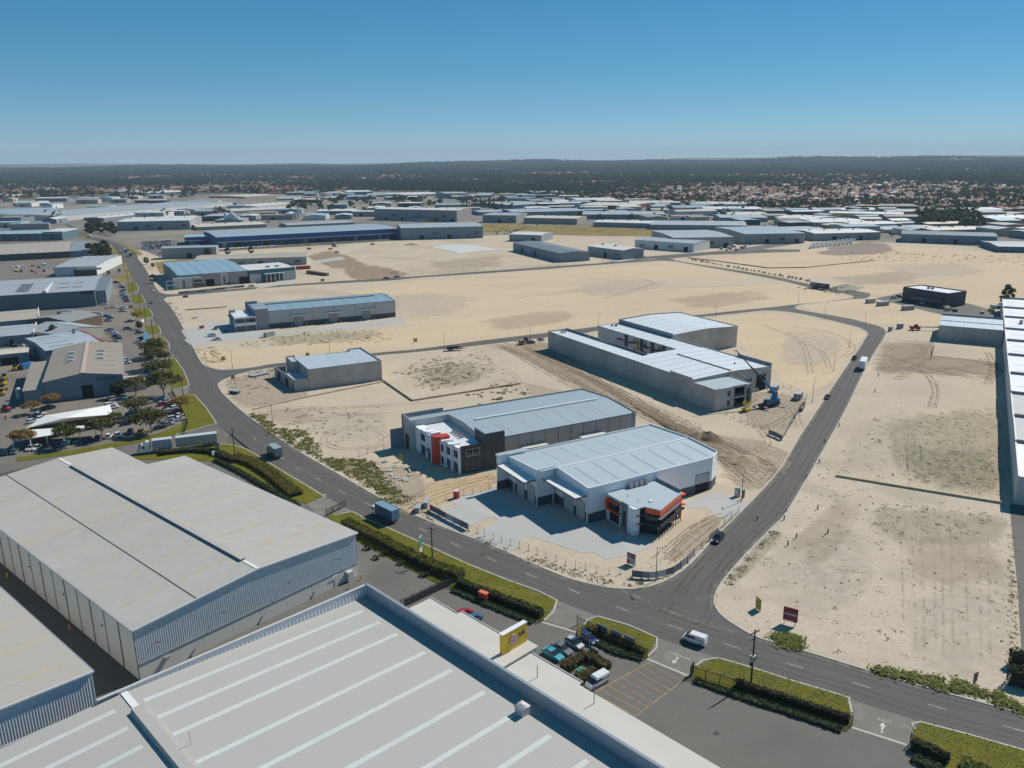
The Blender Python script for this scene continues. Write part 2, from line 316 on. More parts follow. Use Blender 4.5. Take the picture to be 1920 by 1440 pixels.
psheet('lot_ground', [(-300,950),(0,880),(262,858),(420,838),(470,855),(540,892),(608,932),(670,962),(780,1016),(960,1091),(1122,1156),(1345,1234),(1584,1306),(1726,1354),(1920,1407),(2100,1460),(1800,1700),(900,1900),(-400,1900),(-600,1400)], .008, m_asph2)
psheet('alley', [(-60,1030),(0,1050),(264,1279),(300,1262),(330,1330),(240,1400),(140,1400),(165,1330),(0,1110),(-60,1070)], .010, m_asph_dark)
# ---- roads: kerb lines traced on both sides
N1 = [(2100,1462),(1920,1407),(1726,1354),(1584,1306),(1340,1234),(1232,1196),(1122,1156),(1044,1126),(960,1091),(870,1055),(780,1016),(666,960),(607,932),(540,890),(487,856),(430,812),(402,790),(355,742),(354,722),(329,673),(315,652),(302,624),(284,587),(271,568),(258,545),(247,520),(233,489),(217,465),(200,455),(160,444),(137,430),(120,421)]
F1 = [(2100,1390),(1920,1339),(1733,1288),(1624,1256),(1506,1220),(1452,1205),(1330,1168),(1250,1142),(1167,1106),(1060,1082),(954,1037),(886,1009),(780,967),(720,938),(640,892),(560,846),(500,806),(450,768),(417,737),(395,705),(377,680),(360,647),(342,612),(325,582),(307,562),(289,533),(278,513),(262,489),(247,475),(225,457),(185,446),(150,438),(145,429),(128,420)]
n1 = smooth_line([V(*p) for p in N1], 3); f1 = smooth_line([V(*p) for p in F1], 3)
sheet('road', n1+f1[::-1], .020, m_asph)
R2L = [(1135,1101),(1167,1104),(1200,1103),(1232,1095),(1264,1080),(1297,1054),(1345,1003),(1400,949),(1443,903),(1473,863),(1500,817),(1538,760),(1572,709),(1599,670),(1624,632),(1626,624),(1618,617),(1604,612),(1572,604),(1526,593),(1481,585),(1437,582),(1379,588),(1300,596),(1200,607),(1100,624),(1028,632),(962,640),(875,650),(780,660),(712,666),(600,680),(515,689),(475,695),(437,705),(412,717),(410,725),(417,737)]
R2R = [(1452,1205),(1415,1193),(1385,1176),(1358,1158),(1343,1140),(1340,1120),(1355,1090),(1400,1038),(1447,990),(1480,953),(1548,837),(1590,760),(1623,691),(1650,645),(1661,624),(1658,617),(1645,611),(1617,604),(1595,598),(1549,590),(1503,582),(1491,578),(1494,574),(1503,571),(1549,565),(1594,561),(1610,558)]
r2l = smooth_line([V(*p) for p in R2L], 3); r2r = smooth_line([V(*p) for p in R2R], 3)
jn = [i for i, p in enumerate(R2L) if p == (1481,585)][0]*3
# side road: from the main road up to the bend
sheet('road', r2l[:jn+1]+[V(1481,572)]+[p for p in r2r[::-1]]+[V(1400,1194), V(1330,1178), V(1250,1152), V(1190,1125)], .024, m_asph)
R3U = [(1481,572),(1440,577),(1380,583),(1315,590),(1200,602),(1123,612),(1000,627),(900,639),(780,655),(700,662),(600,674),(517,682),(475,689),(425,694),(400,691),(377,680)]
sheet('road', r2l[jn:]+[V(412,737), V(390,705)]+smooth_line([V(*p) for p in R3U], 3)[::-1], .028, m_asph)
R4L = [(307,562),(312,559),(325,556),(425,547),(550,536),(730,526),(780,521),(960,509),(1185,492),(1252,489),(1310,498),(1440,521),(1522,540),(1590,552),(1600,557),(1594,561)]
R4U = [(289,533),(296,545),(305,550),(325,552),(400,545),(562,532),(780,518),(960,505),(1172,490),(1240,485),(1262,486),(1280,491),(1440,516),(1515,532),(1615,547),(1631,551),(1630,556),(1620,560)]
sheet('road', smooth_line([V(*p) for p in R4L], 3)+smooth_line([V(*p) for p in R4U], 3)[::-1], .024, m_asph)
psheet('road', [(1240,486),(1330,478),(1430,474),(1500,472),(1500,468),(1420,467),(1330,472),(1200,482)], .028, m_asph)
psheet('road', [(380,474),(480,467),(620,459),(755,450),(770,447),(755,445),(620,455),(480,463),(380,470)], .03, m_asph)
psheet('road', [(1130,492),(1195,483),(1210,480),(1230,484),(1172,491)], .03, m_asph)
psheet('truck_driveway', [(-200,905),(-200,880),(32,866),(150,850),(262,831),(330,815),(395,797),(405,794),(432,815),(420,831),(375,835),(300,849),(245,857),(180,862),(-50,912)], .012, m_asph2)
psheet('road', [(1700,1440),(1590,1500),(2000,1700),(2100,1500)], .006, m_asph2)
# kerbs
def kerb(px, w=.35, h=.13, n=3): return ribbon('kerb', smooth_line([V(*p) for p in px], n), w, .0, m_kerb, h=h)
kerb(F1[0:6]); kerb(R2R[0:14]); kerb(R2R[14:]); kerb(R2L[0:11]); kerb([(1135,1101),(1060,1082),(954,1037)]); kerb([(886,1009),(830,988),(780,967)])
kerb([(760,957),(720,938),(640,892),(560,846),(500,806),(450,768),(417,737)]); kerb(R2L[-7:]); kerb(R3U[-6:-1]+[(380,683),(360,647),(342,612),(325,582),(310,565)])
kerb(R4L[0:6]); kerb(R2L[10:20]); kerb(R2L[20:26]); kerb(R3U[:6]); kerb(R4U[0:5])
for seg in ([(2000,1430),(1920,1407),(1726,1354),(1716,1368)], [(1597,1336),(1591,1311),(1584,1306),(1480,1275),(1345,1234),(1305,1249)], [(1214,1231),(1232,1196),(1122,1156),(1095,1172)],
            [(1020,1164),(1044,1126),(960,1091),(880,1059),(814,1029),(727,990),(682,972),(661,960),(627,967)], [(592,938),(607,931),(540,890),(487,857),(465,844),(445,837),(420,833),(380,835)],
            [(330,815),(395,797),(404,791),(365,741),(330,743)], [(322,729),(355,722),(329,673),(306,674)], [(275,657),(318,654),(306,633),(272,635)], [(277,627),(302,625),(296,611)], [(256,596),(286,594),(280,579)], [(250,569),(272,568),(266,554)], [(240,549),(260,545),(255,531)]):
    kerb(seg, n=2)
# ---- grass verges
for px in ([(245,856),(300,848),(375,834),(420,831),(445,835),(465,842),(487,856),(530,882),(608,930),(594,936),(575,945),(530,930),(465,893),(404,866),(330,862),(262,862)],
           [(612,966),(661,960),(682,972),(727,990),(814,1029),(880,1059),(960,1092),(1044,1127),(1020,1164),(1002,1167),(905,1128),(848,1102),(814,1092),(775,1072),(714,1039),(669,1014),(640,990)],
           [(1095,1172),(1122,1156),(1232,1196),(1213,1233),(1172,1234),(1120,1207),(1085,1180)],
           [(1300,1254),(1345,1234),(1584,1305),(1591,1310),(1598,1360),(1575,1372),(1491,1342),(1421,1321),(1340,1294),(1296,1275)],
           [(1708,1400),(1714,1370),(1726,1355),(1920,1408),(2080,1455),(2060,1520),(1850,1520),(1760,1440),(1725,1425)],
           [(404,790),(395,797),(330,815),(262,830),(150,850),(32,866),(30,858),(130,845),(240,826),(300,812),(345,792),(338,765),(328,742),(365,739)],
           [(305,674),(329,673),(355,722),(321,729)], [(272,634),(306,632),(318,654),(275,657)], [(272,610),(296,611),(302,625),(277,627)], [(250,578),(280,579),(286,594),(255,596)],
           [(245,553),(266,554),(272,568),(249,569)], [(238,530),(255,531),(260,545),(240,549)]):
    psheet('verge', px, .10, m_grass, thick=.12)
for px in ([(197,527),(235,514),(246,515),(250,522),(230,529)], [(205,455),(217,467),(232,490),(246,516),(238,514),(222,490),(208,470)], [(160,500),(200,492),(205,502),(170,508)], [(222,452),(240,466),(262,480),(268,476),(240,458)], [(147,437),(160,436),(168,446),(158,446)]):
    psheet('verge', px, .05, m_drygrass)
# worn driveway crossings
for px in ([(1020,1164),(1044,1126),(1122,1156),(1095,1172),(1078,1183)], [(1213,1234),(1232,1196),(1345,1234),(1303,1249),(1294,1267),(1240,1247)],
           [(1597,1362),(1591,1310),(1726,1354),(1712,1370),(1705,1398),(1660,1385)], [(575,945),(608,931),(664,960),(612,967),(604,975)]):
    psheet('driveway', px, .034, m_drive)
for a_, b_ in (((1015,1166),(1082,1186)), ((1212,1235),(1292,1268)), ((1597,1364),(1700,1397))):
    ribbon('gutter_slab', [V(*a_), V(*b_)], .5, .038, m_kerb)
# concrete aprons
APR = [(842,937),(875,926),(935,913),(1000,940),(1106,980),(1170,1005),(1220,1015),(1222,1026),(1170,1043),(1136,1049),(1110,1035),(1090,1037),(1040,1020),(995,1007),(985,1008),(955,1037),(885,1008),(930,979),(935,972),(915,970),(885,985),(862,973),(846,962),(838,955),(856,949)]
psheet('concrete_apron', APR, .044, m_conc)
psheet('concrete_apron', [(798,965),(835,952),(885,985),(860,996),(810,977)], .048, m_conc)
psheet('concrete_apron', [(1284,945),(1330,924),(1362,925),(1402,945),(1362,975),(1340,968),(1325,952),(1296,955)], .044, m_conc)
psheet('concrete_apron', [(345,637),(418,622),(420,600),(500,626),(750,597),(762,604),(420,640),(362,650)], .044, m_conc)
psheet('concrete_apron', [(340,620),(395,603),(425,610),(420,628),(352,638)], .048, m_conc)
psheet('concrete_apron', [(480,540),(556,523),(562,528),(480,542)], .044, m_conc)
psheet('concrete_apron', [(572,492),(640,481),(648,486),(590,494)], .044, m_conc)
psheet('house_pad', [(808,464),(838,458),(890,460),(942,470),(900,471),(862,476),(850,472)], .25, mat('pad_concrete', (.50,.51,.50), var=.06, var2=.05, rough=.8), thick=.25)
psheet('concrete_apron', [(1640,560),(1695,548),(1820,570),(1885,590),(1880,603),(1765,590),(1690,572)], .044, m_asph2)
psheet('concrete_apron', [(1130,487),(1168,480),(1192,486),(1160,491)], .044, m_conc)
psheet('concrete_apron', [(1375,468),(1460,455),(1500,456),(1400,472)], .044, m_asph2)
psheet('concrete_apron', [(1905,940),(1893,950),(1908,1100),(1920,1300),(2300,1350),(2200,900)], .044, m_asph2)
# car parks along the upper road
psheet('car_park', [(262,452),(330,450),(352,462),(345,476),(300,482),(270,470)], .03, m_asph2)
# ---- road paint
dash = lambda a_, b_: ribbon('lane_marking', [V(*a_), V(*b_)], .14, .046, m_paint_w)
for a_, b_ in (((785,990),(799,997)),((845,1017),(863,1026)),((913,1045),(930,1053)),((986,1075),(1007,1084)),((1066,1104),(1087,1113)),((1155,1137),(1180,1147)),((1251,1171),(1281,1181)),((1358,1207),(1389,1217)),((1473,1243),(1506,1253)),((1598,1280),(1632,1290)),((1740,1321),(1775,1331)),((1881,1361),(1920,1372)),
               ((735,968),(750,975)),((683,942),(697,949)),((634,919),(648,926)),((591,896),(603,902)),((553,876),(563,882)),((523,856),(532,862)),((497,836),(505,842)),((474,820),(480,825))): dash(a_, b_)
for a_, b_ in (((1228,1236),(1112,1300)),((1288,1270),(1192,1343)),((1228,1236),(1288,1270)),((1112,1300),(1192,1343))): ribbon('bay_marking', [V(*a_), V(*b_)], .16, .014, m_paint_y)
for k in range(1, 9):
    t = k/9; a_ = V(1228,1236).lerp(V(1112,1300), t); b_ = V(1288,1270).lerp(V(1192,1343), t); ribbon('bay_marking', [a_, b_], .12, .018, m_paint_y)
for a_, b_ in (((768,1100),(788,1110)),((750,1108),(772,1120)),((790,1094),(806,1103))): ribbon('bay_marking', [V(*a_), V(*b_)], .10, .014, m_paint_y)
def road_text(txt, pos, up, size, z=.05):
    o = link('pavement_lettering', text_mesh(txt, size, m_paint_w, .001, 1.15)); o['kind'] = 'structure'
    o.location = (pos.x, pos.y, z); o.rotation_euler = (0, 0, math.atan2(up.y, up.x)-math.pi/2); return o
def road_arrow(tail, tip, z=.05):
    d = (tip-tail); L_ = d.length; d.normalize(); n_ = Vector((-d.y, d.x, 0)); b = MB()
    q = lambda a, s: tuple(tail+d*a*L_+n_*s+Vector((0,0,z)))
    b.face([q(0,-.16), q(.62,-.16), q(.62,.16), q(0,.16)]); b.face([q(.6,-.55), q(1,0), q(.6,.55)])
    o = b.build('arrow_marking', m_paint_w); o['kind'] = 'structure'
t0, t1 = V(1272,1232), V(1261,1245); road_arrow(t0, t1); road_text('ENTRANCE', V(1273,1229), t1-t0, .8)
t0, t1 = V(1653,1374), V(1656,1355); road_arrow(t0, t1); road_text('EXIT', V(1658,1352), t1-t0, 1.0)
# low limestone walls between the lots (built of blocks)
def block_wall(px, h, label, w=.7, step=3.2):
    pts = [V(*p) for p in px]; t = thing('retaining_wall', label, 'wall', pts[0]); o0 = pts[0]
    for a_, b_ in zip(pts, pts[1:]):
        d = b_-a_; n_ = max(1, int(d.length/step)); an = math.atan2(d.y, d.x); l_ = d.length/n_
        for k in range(n_):
            p = a_+d*(k/n_)-o0
            o = link('stone_block', CUBE, t); o.location = (p.x+math.sin(an)*w/2, p.y-math.cos(an)*w/2, -.2); o.rotation_euler = (0,0,an)
            o.scale = (l_-.02, w+random.uniform(-.03,.03), h+.2+random.uniform(-.04,.04)); omat(o, m_limestone)
block_wall([(716,712),(774,752),(976,720)], .75, 'L shaped low tan block wall round the weedy lot behind the grey concrete building')
block_wall([(1567,893),(1730,920),(1896,947)], .6, 'straight low tan block wall across the weedy lot towards the long pale building', step=3.6)
block_wall([(1290,484),(1345,490),(1440,503),(1510,502),(1640,489)], .8, 'long low wall bent round the far empty sand lot', step=9)
block_wall([(347,582),(425,576)], .7, 'short low limestone wall on the lot beside the blue roofed warehouse')
block_wall([(475,768),(560,748),(720,716)], .5, 'low footing wall in front of the small grey concrete building')
# ================================================================ BUILDINGS: helpers
m_zinc = mat('zincalume_roof', (.50,.52,.53), rough=.42, metal=.25, var=.05, scale=.15, var2=.03, spec=.5)
m_zincb = mat('blue_zincalume_roof', (.40,.48,.52), rough=.38, metal=.35, var=.05, scale=.12, var2=.03)
m_whiteroof = mat('white_steel_roof', (.68,.70,.71), rough=.45, metal=.1, var=.04, scale=.2, var2=.03)
m_seam = mat('roof_seam', (.36,.38,.39), rough=.5, metal=.2, var=.08)
m_clear = mat('translucent_sheet', (.52,.55,.535), rough=.45, spec=.3, var=.06, scale=.4, var2=.05)
m_tilt = mat('tilt_up_concrete', (.44,.41,.375), rough=.85, var=.10, scale=.35, var2=.06, scale2=3)
m_tilts = [mat('tilt_up_concrete_%s' % n, tuple(c*k for c in (.44,.41,.375)), rough=.85, var=.12, scale=.3, var2=.07, scale2=3, tint=((.33,.315,.295), .35, .56, .5)) for n, k in (('pale',1.08),('mid',1.0),('dim',.9),('warm',.97))]
m_white = mat('white_wall', (.80,.81,.82), rough=.7, var=.03, scale=.3, var2=.02)
m_lgrey = mat('light_grey_wall', (.47,.47,.46), rough=.75, var=.04, var2=.03)
m_mgrey = mat('mid_grey_wall', (.30,.30,.30), rough=.75, var=.05, var2=.03)
m_char = mat('charcoal_wall', (.058,.062,.068), rough=.7, var=.06, var2=.04)
m_navy = mat('dark_band', (.075,.085,.10), rough=.7, var=.06, var2=.04)
m_red = mat('red_panel', (.50,.05,.03), rough=.5, var=.04, var2=.02)
m_orange = mat('orange_panel', (.80,.115,.03), rough=.5, var=.04, var2=.02)
m_trim = mat('dark_trim', (.10,.105,.11), rough=.5, var=.05)
m_wtrim = mat('white_trim', (.70,.71,.71), rough=.5, var=.04)
m_black = mat('black_opening', (.012,.012,.014), rough=.9, var=.05)
m_glass = glass('tinted_glass')
m_steel = mat('galvanised_steel', (.40,.41,.42), rough=.45, metal=.6, var=.08)
m_rooftan = mat('weathered_tan_roof', (.33,.29,.245), rough=.7, var=.10, scale=.15, var2=.05)
m_bluewall = mat('blue_steel_wall', (.03,.11,.28), rough=.6, var=.06)
m_bluegrey = mat('blue_grey_wall', (.21,.255,.30), rough=.7, var=.05, var2=.03)
m_yellow = mat('yellow_paint', (.62,.42,.02), rough=.5, var=.04)

def loc(par, x, y, z=0.0):
    """photo pixel at height z in a thing's own coordinates"""
    p = V(x, y, z)-par.location; a = -par.rotation_euler[2]
    return Vector((p.x*math.cos(a)-p.y*math.sin(a), p.x*math.sin(a)+p.y*math.cos(a), z))
def slab(name, par, quad, t, m):
    """roof sheet from four top corners, thickness t downwards"""
    b = MB(); n = (Vector(quad[1])-Vector(quad[0])).cross(Vector(quad[3])-Vector(quad[0]))
    if n.z < 0: quad = quad[::-1]
    b.hull8([(q[0],q[1],q[2]-t) for q in quad], quad); return b.build(name, m, par)
def wall(par, p0, p1, z0, z1, n, m, thick=.2, name='wall_panel', gap=.03, top=None):
    """n wall panels from p0 to p1 (own coordinates), outer face to the right of p0->p1; top(u, v) gives a sloped head"""
    d = Vector((p1[0]-p0[0], p1[1]-p0[1], 0)); L_ = d.length; an = math.atan2(d.y, d.x); d.normalize(); w = L_/n; out = []
    for k in range(n):
        mm = m[(k*7+int(L_)) % len(m)] if isinstance(m, (list, tuple)) else m
        a = Vector((p0[0], p0[1], 0))+d*(k*w+gap/2)
        if top is None:
            o = link(name, CUBE, par); o.location = (a.x, a.y, z0); o.rotation_euler = (0, 0, an); o.scale = (w-gap, thick, z1-z0); omat(o, mm)
        else:
            e = a+d*(w-gap); nn = Vector((-d.y, d.x, 0))*thick; b = MB(); mid = a.lerp(e, .5)
            pts = [(a.x,a.y),(mid.x,mid.y),(e.x,e.y),((e+nn).x,(e+nn).y),((mid+nn).x,(mid+nn).y),((a+nn).x,(a+nn).y)]
            b.prism(pts, z0, [top(*q) for q in pts]); o = b.build(name, mm, par)
        out.append(o)
    return out
def shed(par, L, Wd, he, hr, wm, rm, nu=6, nv=3, ax='u', rp=.5, strips=0, sw=.9, sm=None, parapet=0.0, over=.15, u0=0.0, v0=0.0, skip='', ridge=True, gut=None, pname='wall_panel'):
    """warehouse in own coordinates: walls of panels, two roof slopes, ridge cap, skylight strips"""
    u1, v1 = u0+L, v0+Wd
    if ax == 'u':
        rv = v0+Wd*rp; top = lambda u, v: he+(hr-he)*((v-v0)/(rv-v0) if v <= rv else (v1-v)/(v1-rv)) if 0 < rp < 1 else he+(hr-he)*((v-v0)/Wd if rp == 1 else (v1-v)/Wd)
    else:
        ru = u0+L*rp; top = lambda u, v: he+(hr-he)*((u-u0)/(ru-u0) if u <= ru else (u1-u)/(u1-ru)) if 0 < rp < 1 else he+(hr-he)*((u-u0)/L if rp == 1 else (u1-u)/L)
    cl = lambda u, v: top(min(max(u, u0), u1), min(max(v, v0), v1))
    wt = (lambda u, v: cl(u, v)+parapet)
    if 'f' not in skip: wall(par, (u0, v0), (u1, v0), 0, he+parapet, nu, wm, name=pname, top=None if ax == 'u' else wt)
    if 'b' not in skip: wall(par, (u1, v1), (u0, v1), 0, he+parapet, nu, wm, name=pname, top=None if ax == 'u' else wt)
    if 'r' not in skip: wall(par, (u1, v0+.21), (u1, v1-.21), 0, he+parapet, nv, wm, name=pname, top=None if ax == 'v' else wt)
    if 'l' not in skip: wall(par, (u0, v1-.21), (u0, v0+.21), 0, he+parapet, nv, wm, name=pname, top=None if ax == 'v' else wt)
    o_ = -.22 if parapet > 0 else over
    def rs(a0, a1, b0, b1):
        if ax == 'u': return [(a0,b0,top(a0,max(b0,v0))+.05),(a1,b0,top(a1,max(b0,v0))+.05),(a1,b1,top(a1,min(b1,v1))+.05),(a0,b1,top(a0,min(b1,v1))+.05)]
        return [(a0,b0,top(max(a0,u0),b0)+.05),(a1,b0,top(min(a1,u1),b0)+.05),(a1,b1,top(min(a1,u1),b1)+.05),(a0,b1,top(max(a0,u0),b1)+.05)]
    if ax == 'u':
        cuts = [v0-o_, rv, v1+o_] if 0 < rp < 1 else [v0-o_, v1+o_]
        for a, b_ in zip(cuts, cuts[1:]): slab('roof_sheet', par, rs(u0-o_, u1+o_, a, b_), .12, rm)
        if ridge and 0 < rp < 1: bx('ridge_cap', par, u0-o_, u1+o_, rv-.25, rv+.25, hr+.03, hr+.12, sm or rm)
        for k in range(strips):
            c = u0+L*(k+.5)/strips
            for a, b_ in zip(cuts, cuts[1:]):
                q = rs(c-sw/2, c+sw/2, a+.5, b_-.5)
                slab('skylight', par, [(x, y, top(x, min(max(y,v0),v1))+.075) for x, y, z in q], .03, sm or m_seam)
    else:
        cuts = [u0-o_, ru, u1+o_] if 0 < rp < 1 else [u0-o_, u1+o_]
        for a, b_ in zip(cuts, cuts[1:]): slab('roof_sheet', par, rs(a, b_, v0-o_, v1+o_), .12, rm)
        if ridge and 0 < rp < 1: bx('ridge_cap', par, ru-.25, ru+.25, v0-o_, v1+o_, hr+.03, hr+.12, sm or rm)
        for k in range(strips):
            c = v0+Wd*(k+.5)/strips
            for a, b_ in zip(cuts, cuts[1:]):
                q = rs(a+.5, b_-.5, c-sw/2, c+sw/2)
                slab('skylight', par, [(x, y, top(min(max(x,u0),u1), y)+.075) for x, y, z in q], .03, sm or m_seam)
    if gut and parapet == 0:
        if ax == 'u':
            for vv in (v0-over-.18, v1+over): bx('gutter', par, u0-over, u1+over, vv, vv+.18, he-.12, he+.06, gut)
        else:
            for uu in (u0-over-.18, u1+over): bx('gutter', par, uu, uu+.18, v0-over, v1+over, he-.12, he+.06, gut)
    return top
def ribbed(name, par, p0, p1, z0, top, m, pitch=.42, depth=.06):
    """corrugated wall sheet, outer face to the right of p0->p1"""
    d = Vector((p1[0]-p0[0], p1[1]-p0[1])); L_ = d.length; d.normalize(); nn = Vector((-d.y, d.x)); b = MB(); n = int(L_/pitch); P_ = []
    for k in range(n):
        for t, s in ((0,0),(.25,0),(.4,1),(.85,1)): P_.append(((k+t)*pitch, s*depth))
    P_.append((L_, 0)); pts = [Vector(p0[:2])+d*a+nn*s for a, s in P_]
    i = 0
    for q in pts: b.v += [(q.x,q.y,z0),(q.x,q.y,top(q.x,q.y))]
    for k in range(len(pts)-1): b.f.append((2*k,2*k+2,2*k+3,2*k+1)); b.m.append(0)
    return b.build(name, m, par)
def window(par, x0, x1, y, z0, z1, face='f', m=None, fm=None, name='window', t=.08, nm=1, depth=.10):
    """window on a wall whose outer face is at y (face f: -v side, r: +u side, l: -u side); frame proud of the wall, pane behind"""
    fm = fm or m_trim
    def B(nm_, p, a0, a1, c0, c1, h0, h1, mm):
        if face == 'f': return bx(nm_, p, a0, a1, y-c1, y-c0, h0, h1, mm)
        if face == 'l': return bx(nm_, p, y-c1, y-c0, a0, a1, h0, h1, mm)
        return bx(nm_, p, y+c0, y+c1, a0, a1, h0, h1, mm)
    w = B(name, par, x0, x1, .012, .05, z0, z1, m or m_glass)
    for a0, a1, h0, h1 in ((x0-t,x1+t,z0-t,z0),(x0-t,x1+t,z1,z1+t),(x0-t,x0,z0,z1),(x1,x1+t,z0,z1)): sub(B('window_frame', par, a0, a1, .012, depth, h0, h1, fm), w)
    for k in range(1, nm):
        c = x0+(x1-x0)*k/nm; sub(B('mullion', par, c-.04, c+.04, .012, depth-.01, z0, z1, fm), w)
    return w
def door(par, x0, x1, y, z1, face='f', m=None, name='roller_door', open_=0.0):
    f = {'f': lambda a0,a1,c0,c1,h0,h1,mm,n_: bx(n_, par, a0, a1, y-c1, y-c0, h0, h1, mm), 'l': lambda a0,a1,c0,c1,h0,h1,mm,n_: bx(n_, par, y-c1, y-c0, a0, a1, h0, h1, mm), 'r': lambda a0,a1,c0,c1,h0,h1,mm,n_: bx(n_, par, y+c0, y+c1, a0, a1, h0, h1, mm)}[face]
    d_ = f(x0, x1, .015, .06, z1*open_, z1, m or m_mgrey, name)
    if open_ > 0: f(x0, x1, .012, .03, .05, z1*open_, m_black, 'door_opening')
    sub(f(x0-.15, x1+.15, .012, .1, z1, z1+.15, m_trim, 'door_head'), d_); sub(f(x0-.15, x0, .012, .1, .05, z1, m_trim, 'door_jamb'), d_); sub(f(x1, x1+.15, .012, .1, .05, z1, m_trim, 'door_jamb'), d_)
def awning(par, x0, x1, y, z, depth, m=None, under=None, face='f'):
    if face == 'f': bx('canopy', par, x0, x1, y-depth, y-.02, z, z+.18, m or m_wtrim); bx('canopy_edge', par, x0-.04, x1+.04, y-depth-.06, y-depth, z-.06, z+.22, under or m_trim)
    else: bx('canopy', par, y-depth, y-.02, x0, x1, z, z+.18, m or m_wtrim); bx('canopy_edge', par, y-depth-.06, y-depth, x0-.04, x1+.04, z-.06, z+.22, under or m_trim)
def _unused(): pass
def aircon(par, x, y, z, s=1.0, rz=0.0):
    a = bx('air_conditioner', par, x, x+1.1*s, y, y+.9*s, z, z+1.0*s, m_steel); sub(bx('fan_grille', par, x+.15*s, x+.95*s, y+.1*s, y+.8*s, z+1.0*s, z+1.06*s, m_trim), a); return a

# ---------------------------------------------------------------- A: big pale warehouse with corrugated gable
aA = math.radians(49.4)
A = thing('warehouse', 'huge pale grey warehouse with long dark ridge vent and corrugated blue grey gable', 'warehouse', (-67.2,125.8,0), aA)
m_roofA = mat('pale_steel_roof', (.415,.395,.36), rough=.6, metal=0, spec=.25, var=.07, scale=.06, var2=.05, scale2=.5, streak=(aA, 8, 0), rib=(aA+math.pi/2, .76, .012), tint=((.44,.37,.27), .09, .60, .5))
m_wallA = mat('cream_precast', (.62,.615,.57), rough=.8, var=.04, scale=.2, var2=.04)
m_corrA = mat('corrugated_wall', (.66,.69,.71), rough=.5, metal=.15, var=.05, scale=.3, var2=.04)
WA, hA, rA, uR = 49.7, 10.4, 12.0, 25.0
topA = lambda u, v=0: hA+(rA-hA)*(u/uR if u <= uR else (WA-u)/(WA-uR))
wall(A, (0, 96), (0, .2), 0, hA-.15, 16, m_wallA, gap=.09)
for k in range(17): bx('column', A, -.12, .0, 96-.02-k*(95.8/16)-.12, 96-.02-k*(95.8/16)+.12, 0, hA-.2, m_trim if k % 2 else m_mgrey)
wall(A, (0, 0), (WA, 0), 0, 3.2, 8, m_wallA, gap=.05)
ribbed('corrugated_gable', A, (0, .02), (WA, .02), 3.2, lambda u, v: topA(u)-.05, m_corrA)
bx('flashing', A, 0, WA, -.12, .0, 3.2, 3.36, m_bluegrey)
wall(A, (WA, 0.2), (WA, 75), 0, hA-.1, 12, m_wallA); wall(A, (WA, 75), (39.4, 75), 0, hA-.05, 2, m_wallA); wall(A, (39.4, 75.2), (39.4, 96), 0, hA+.5, 3, m_wallA); wall(A, (39.4, 96), (0, 96), 0, hA-.05, 6, m_wallA)
for u0_, u1_, v0_, v1_ in ((-.35,12.0,-.3,96.3),(12.06,uR,-.3,96.3),(uR,39.4,-.3,96.3),(39.4,WA+.35,-.3,75.3)):
    slab('roof_sheet', A, [(u0_,v0_,topA(max(u0_,0))+(.1 if u0_ < 12.03 else .16)),(u1_,v0_,topA(min(u1_,WA))+(.1 if u0_ < 12.03 else .16)),(u1_,v1_,topA(min(u1_,WA))+(.1 if u0_ < 12.03 else .16)),(u0_,v1_,topA(max(u0_,0))+(.1 if u0_ < 12.03 else .16))], .12, m_roofA)
bx('expansion_joint', A, 11.94, 12.10, -.3, 96.3, topA(12)-.05, topA(12)+.19, m_trim)
b = MB(); b.hull8([(uR-.6,5,rA+.1),(uR+.6,5,rA+.1),(uR+.6,87,rA+.1),(uR-.6,87,rA+.1)], [(uR-.5,5,rA+.55),(uR+.5,5,rA+.55),(uR+.5,87,rA+.55),(uR-.5,87,rA+.55)]); rv = b.build('ridge_vent', mat('vent_blue', (.16,.19,.26), rough=.5, metal=.2, var=.05), A)
bx('vent_cap', A, uR-.6, uR+.6, 4.8, 87.2, rA+.56, rA+.62, m_roofA)
for v_ in (1.5, 91.5): bx('ridge_cap', A, uR-.35, uR+.35, v_-1.7 if v_ < 5 else 87.2, v_+3.2 if v_ < 5 else 96, rA+.17, rA+.24, m_wtrim)
b = MB()
for u in (0, uR): pass
slab('barge_flashing', A, [(-.35,-.42,topA(0)+.16),(uR,-.42,rA+.22),(uR,-.28,rA+.22),(-.35,-.28,topA(0)+.16)], .30, m_wtrim)
slab('barge_flashing', A, [(uR,-.42,rA+.22),(WA+.35,-.42,topA(WA)+.16),(WA+.35,-.28,topA(WA)+.16),(uR,-.28,rA+.22)], .30, m_wtrim)
bx('gutter', A, -.55, -.35, -.3, 96.3, hA-.1, hA+.1, m_steel); bx('gutter', A, WA+.35, WA+.55, -.3, 75.3, hA-.1, hA+.1, m_steel)
m_stain = mat('yellowed_sheet', (.47,.38,.235), rough=.6, spec=.25, var=.18, scale=.25, var2=.1, tint=((.405,.385,.35), .5, .47, 1.0))
for v_ in (8.5,18.5,28.5,38.5,48.5,58.5,68.5,78.5):
    for a_, c_ in ((.3,11.2),(13,23.4)): slab('roof_light', A, [(a_,v_,topA(a_)+(.118 if a_ < 12 else .178)),(c_,v_,topA(c_)+(.118 if a_ < 12 else .178)),(c_,v_+.55,topA(c_)+(.118 if a_ < 12 else .178)),(a_,v_+.55,topA(a_)+(.118 if a_ < 12 else .178))], .02, m_stain)
    if v_ < 60: slab('roof_light', A, [(26.8,v_,topA(26.8)+.178),(47,v_,topA(47)+.178),(47,v_+.55,topA(47)+.178),(26.8,v_+.55,topA(26.8)+.178)], .02, m_stain)
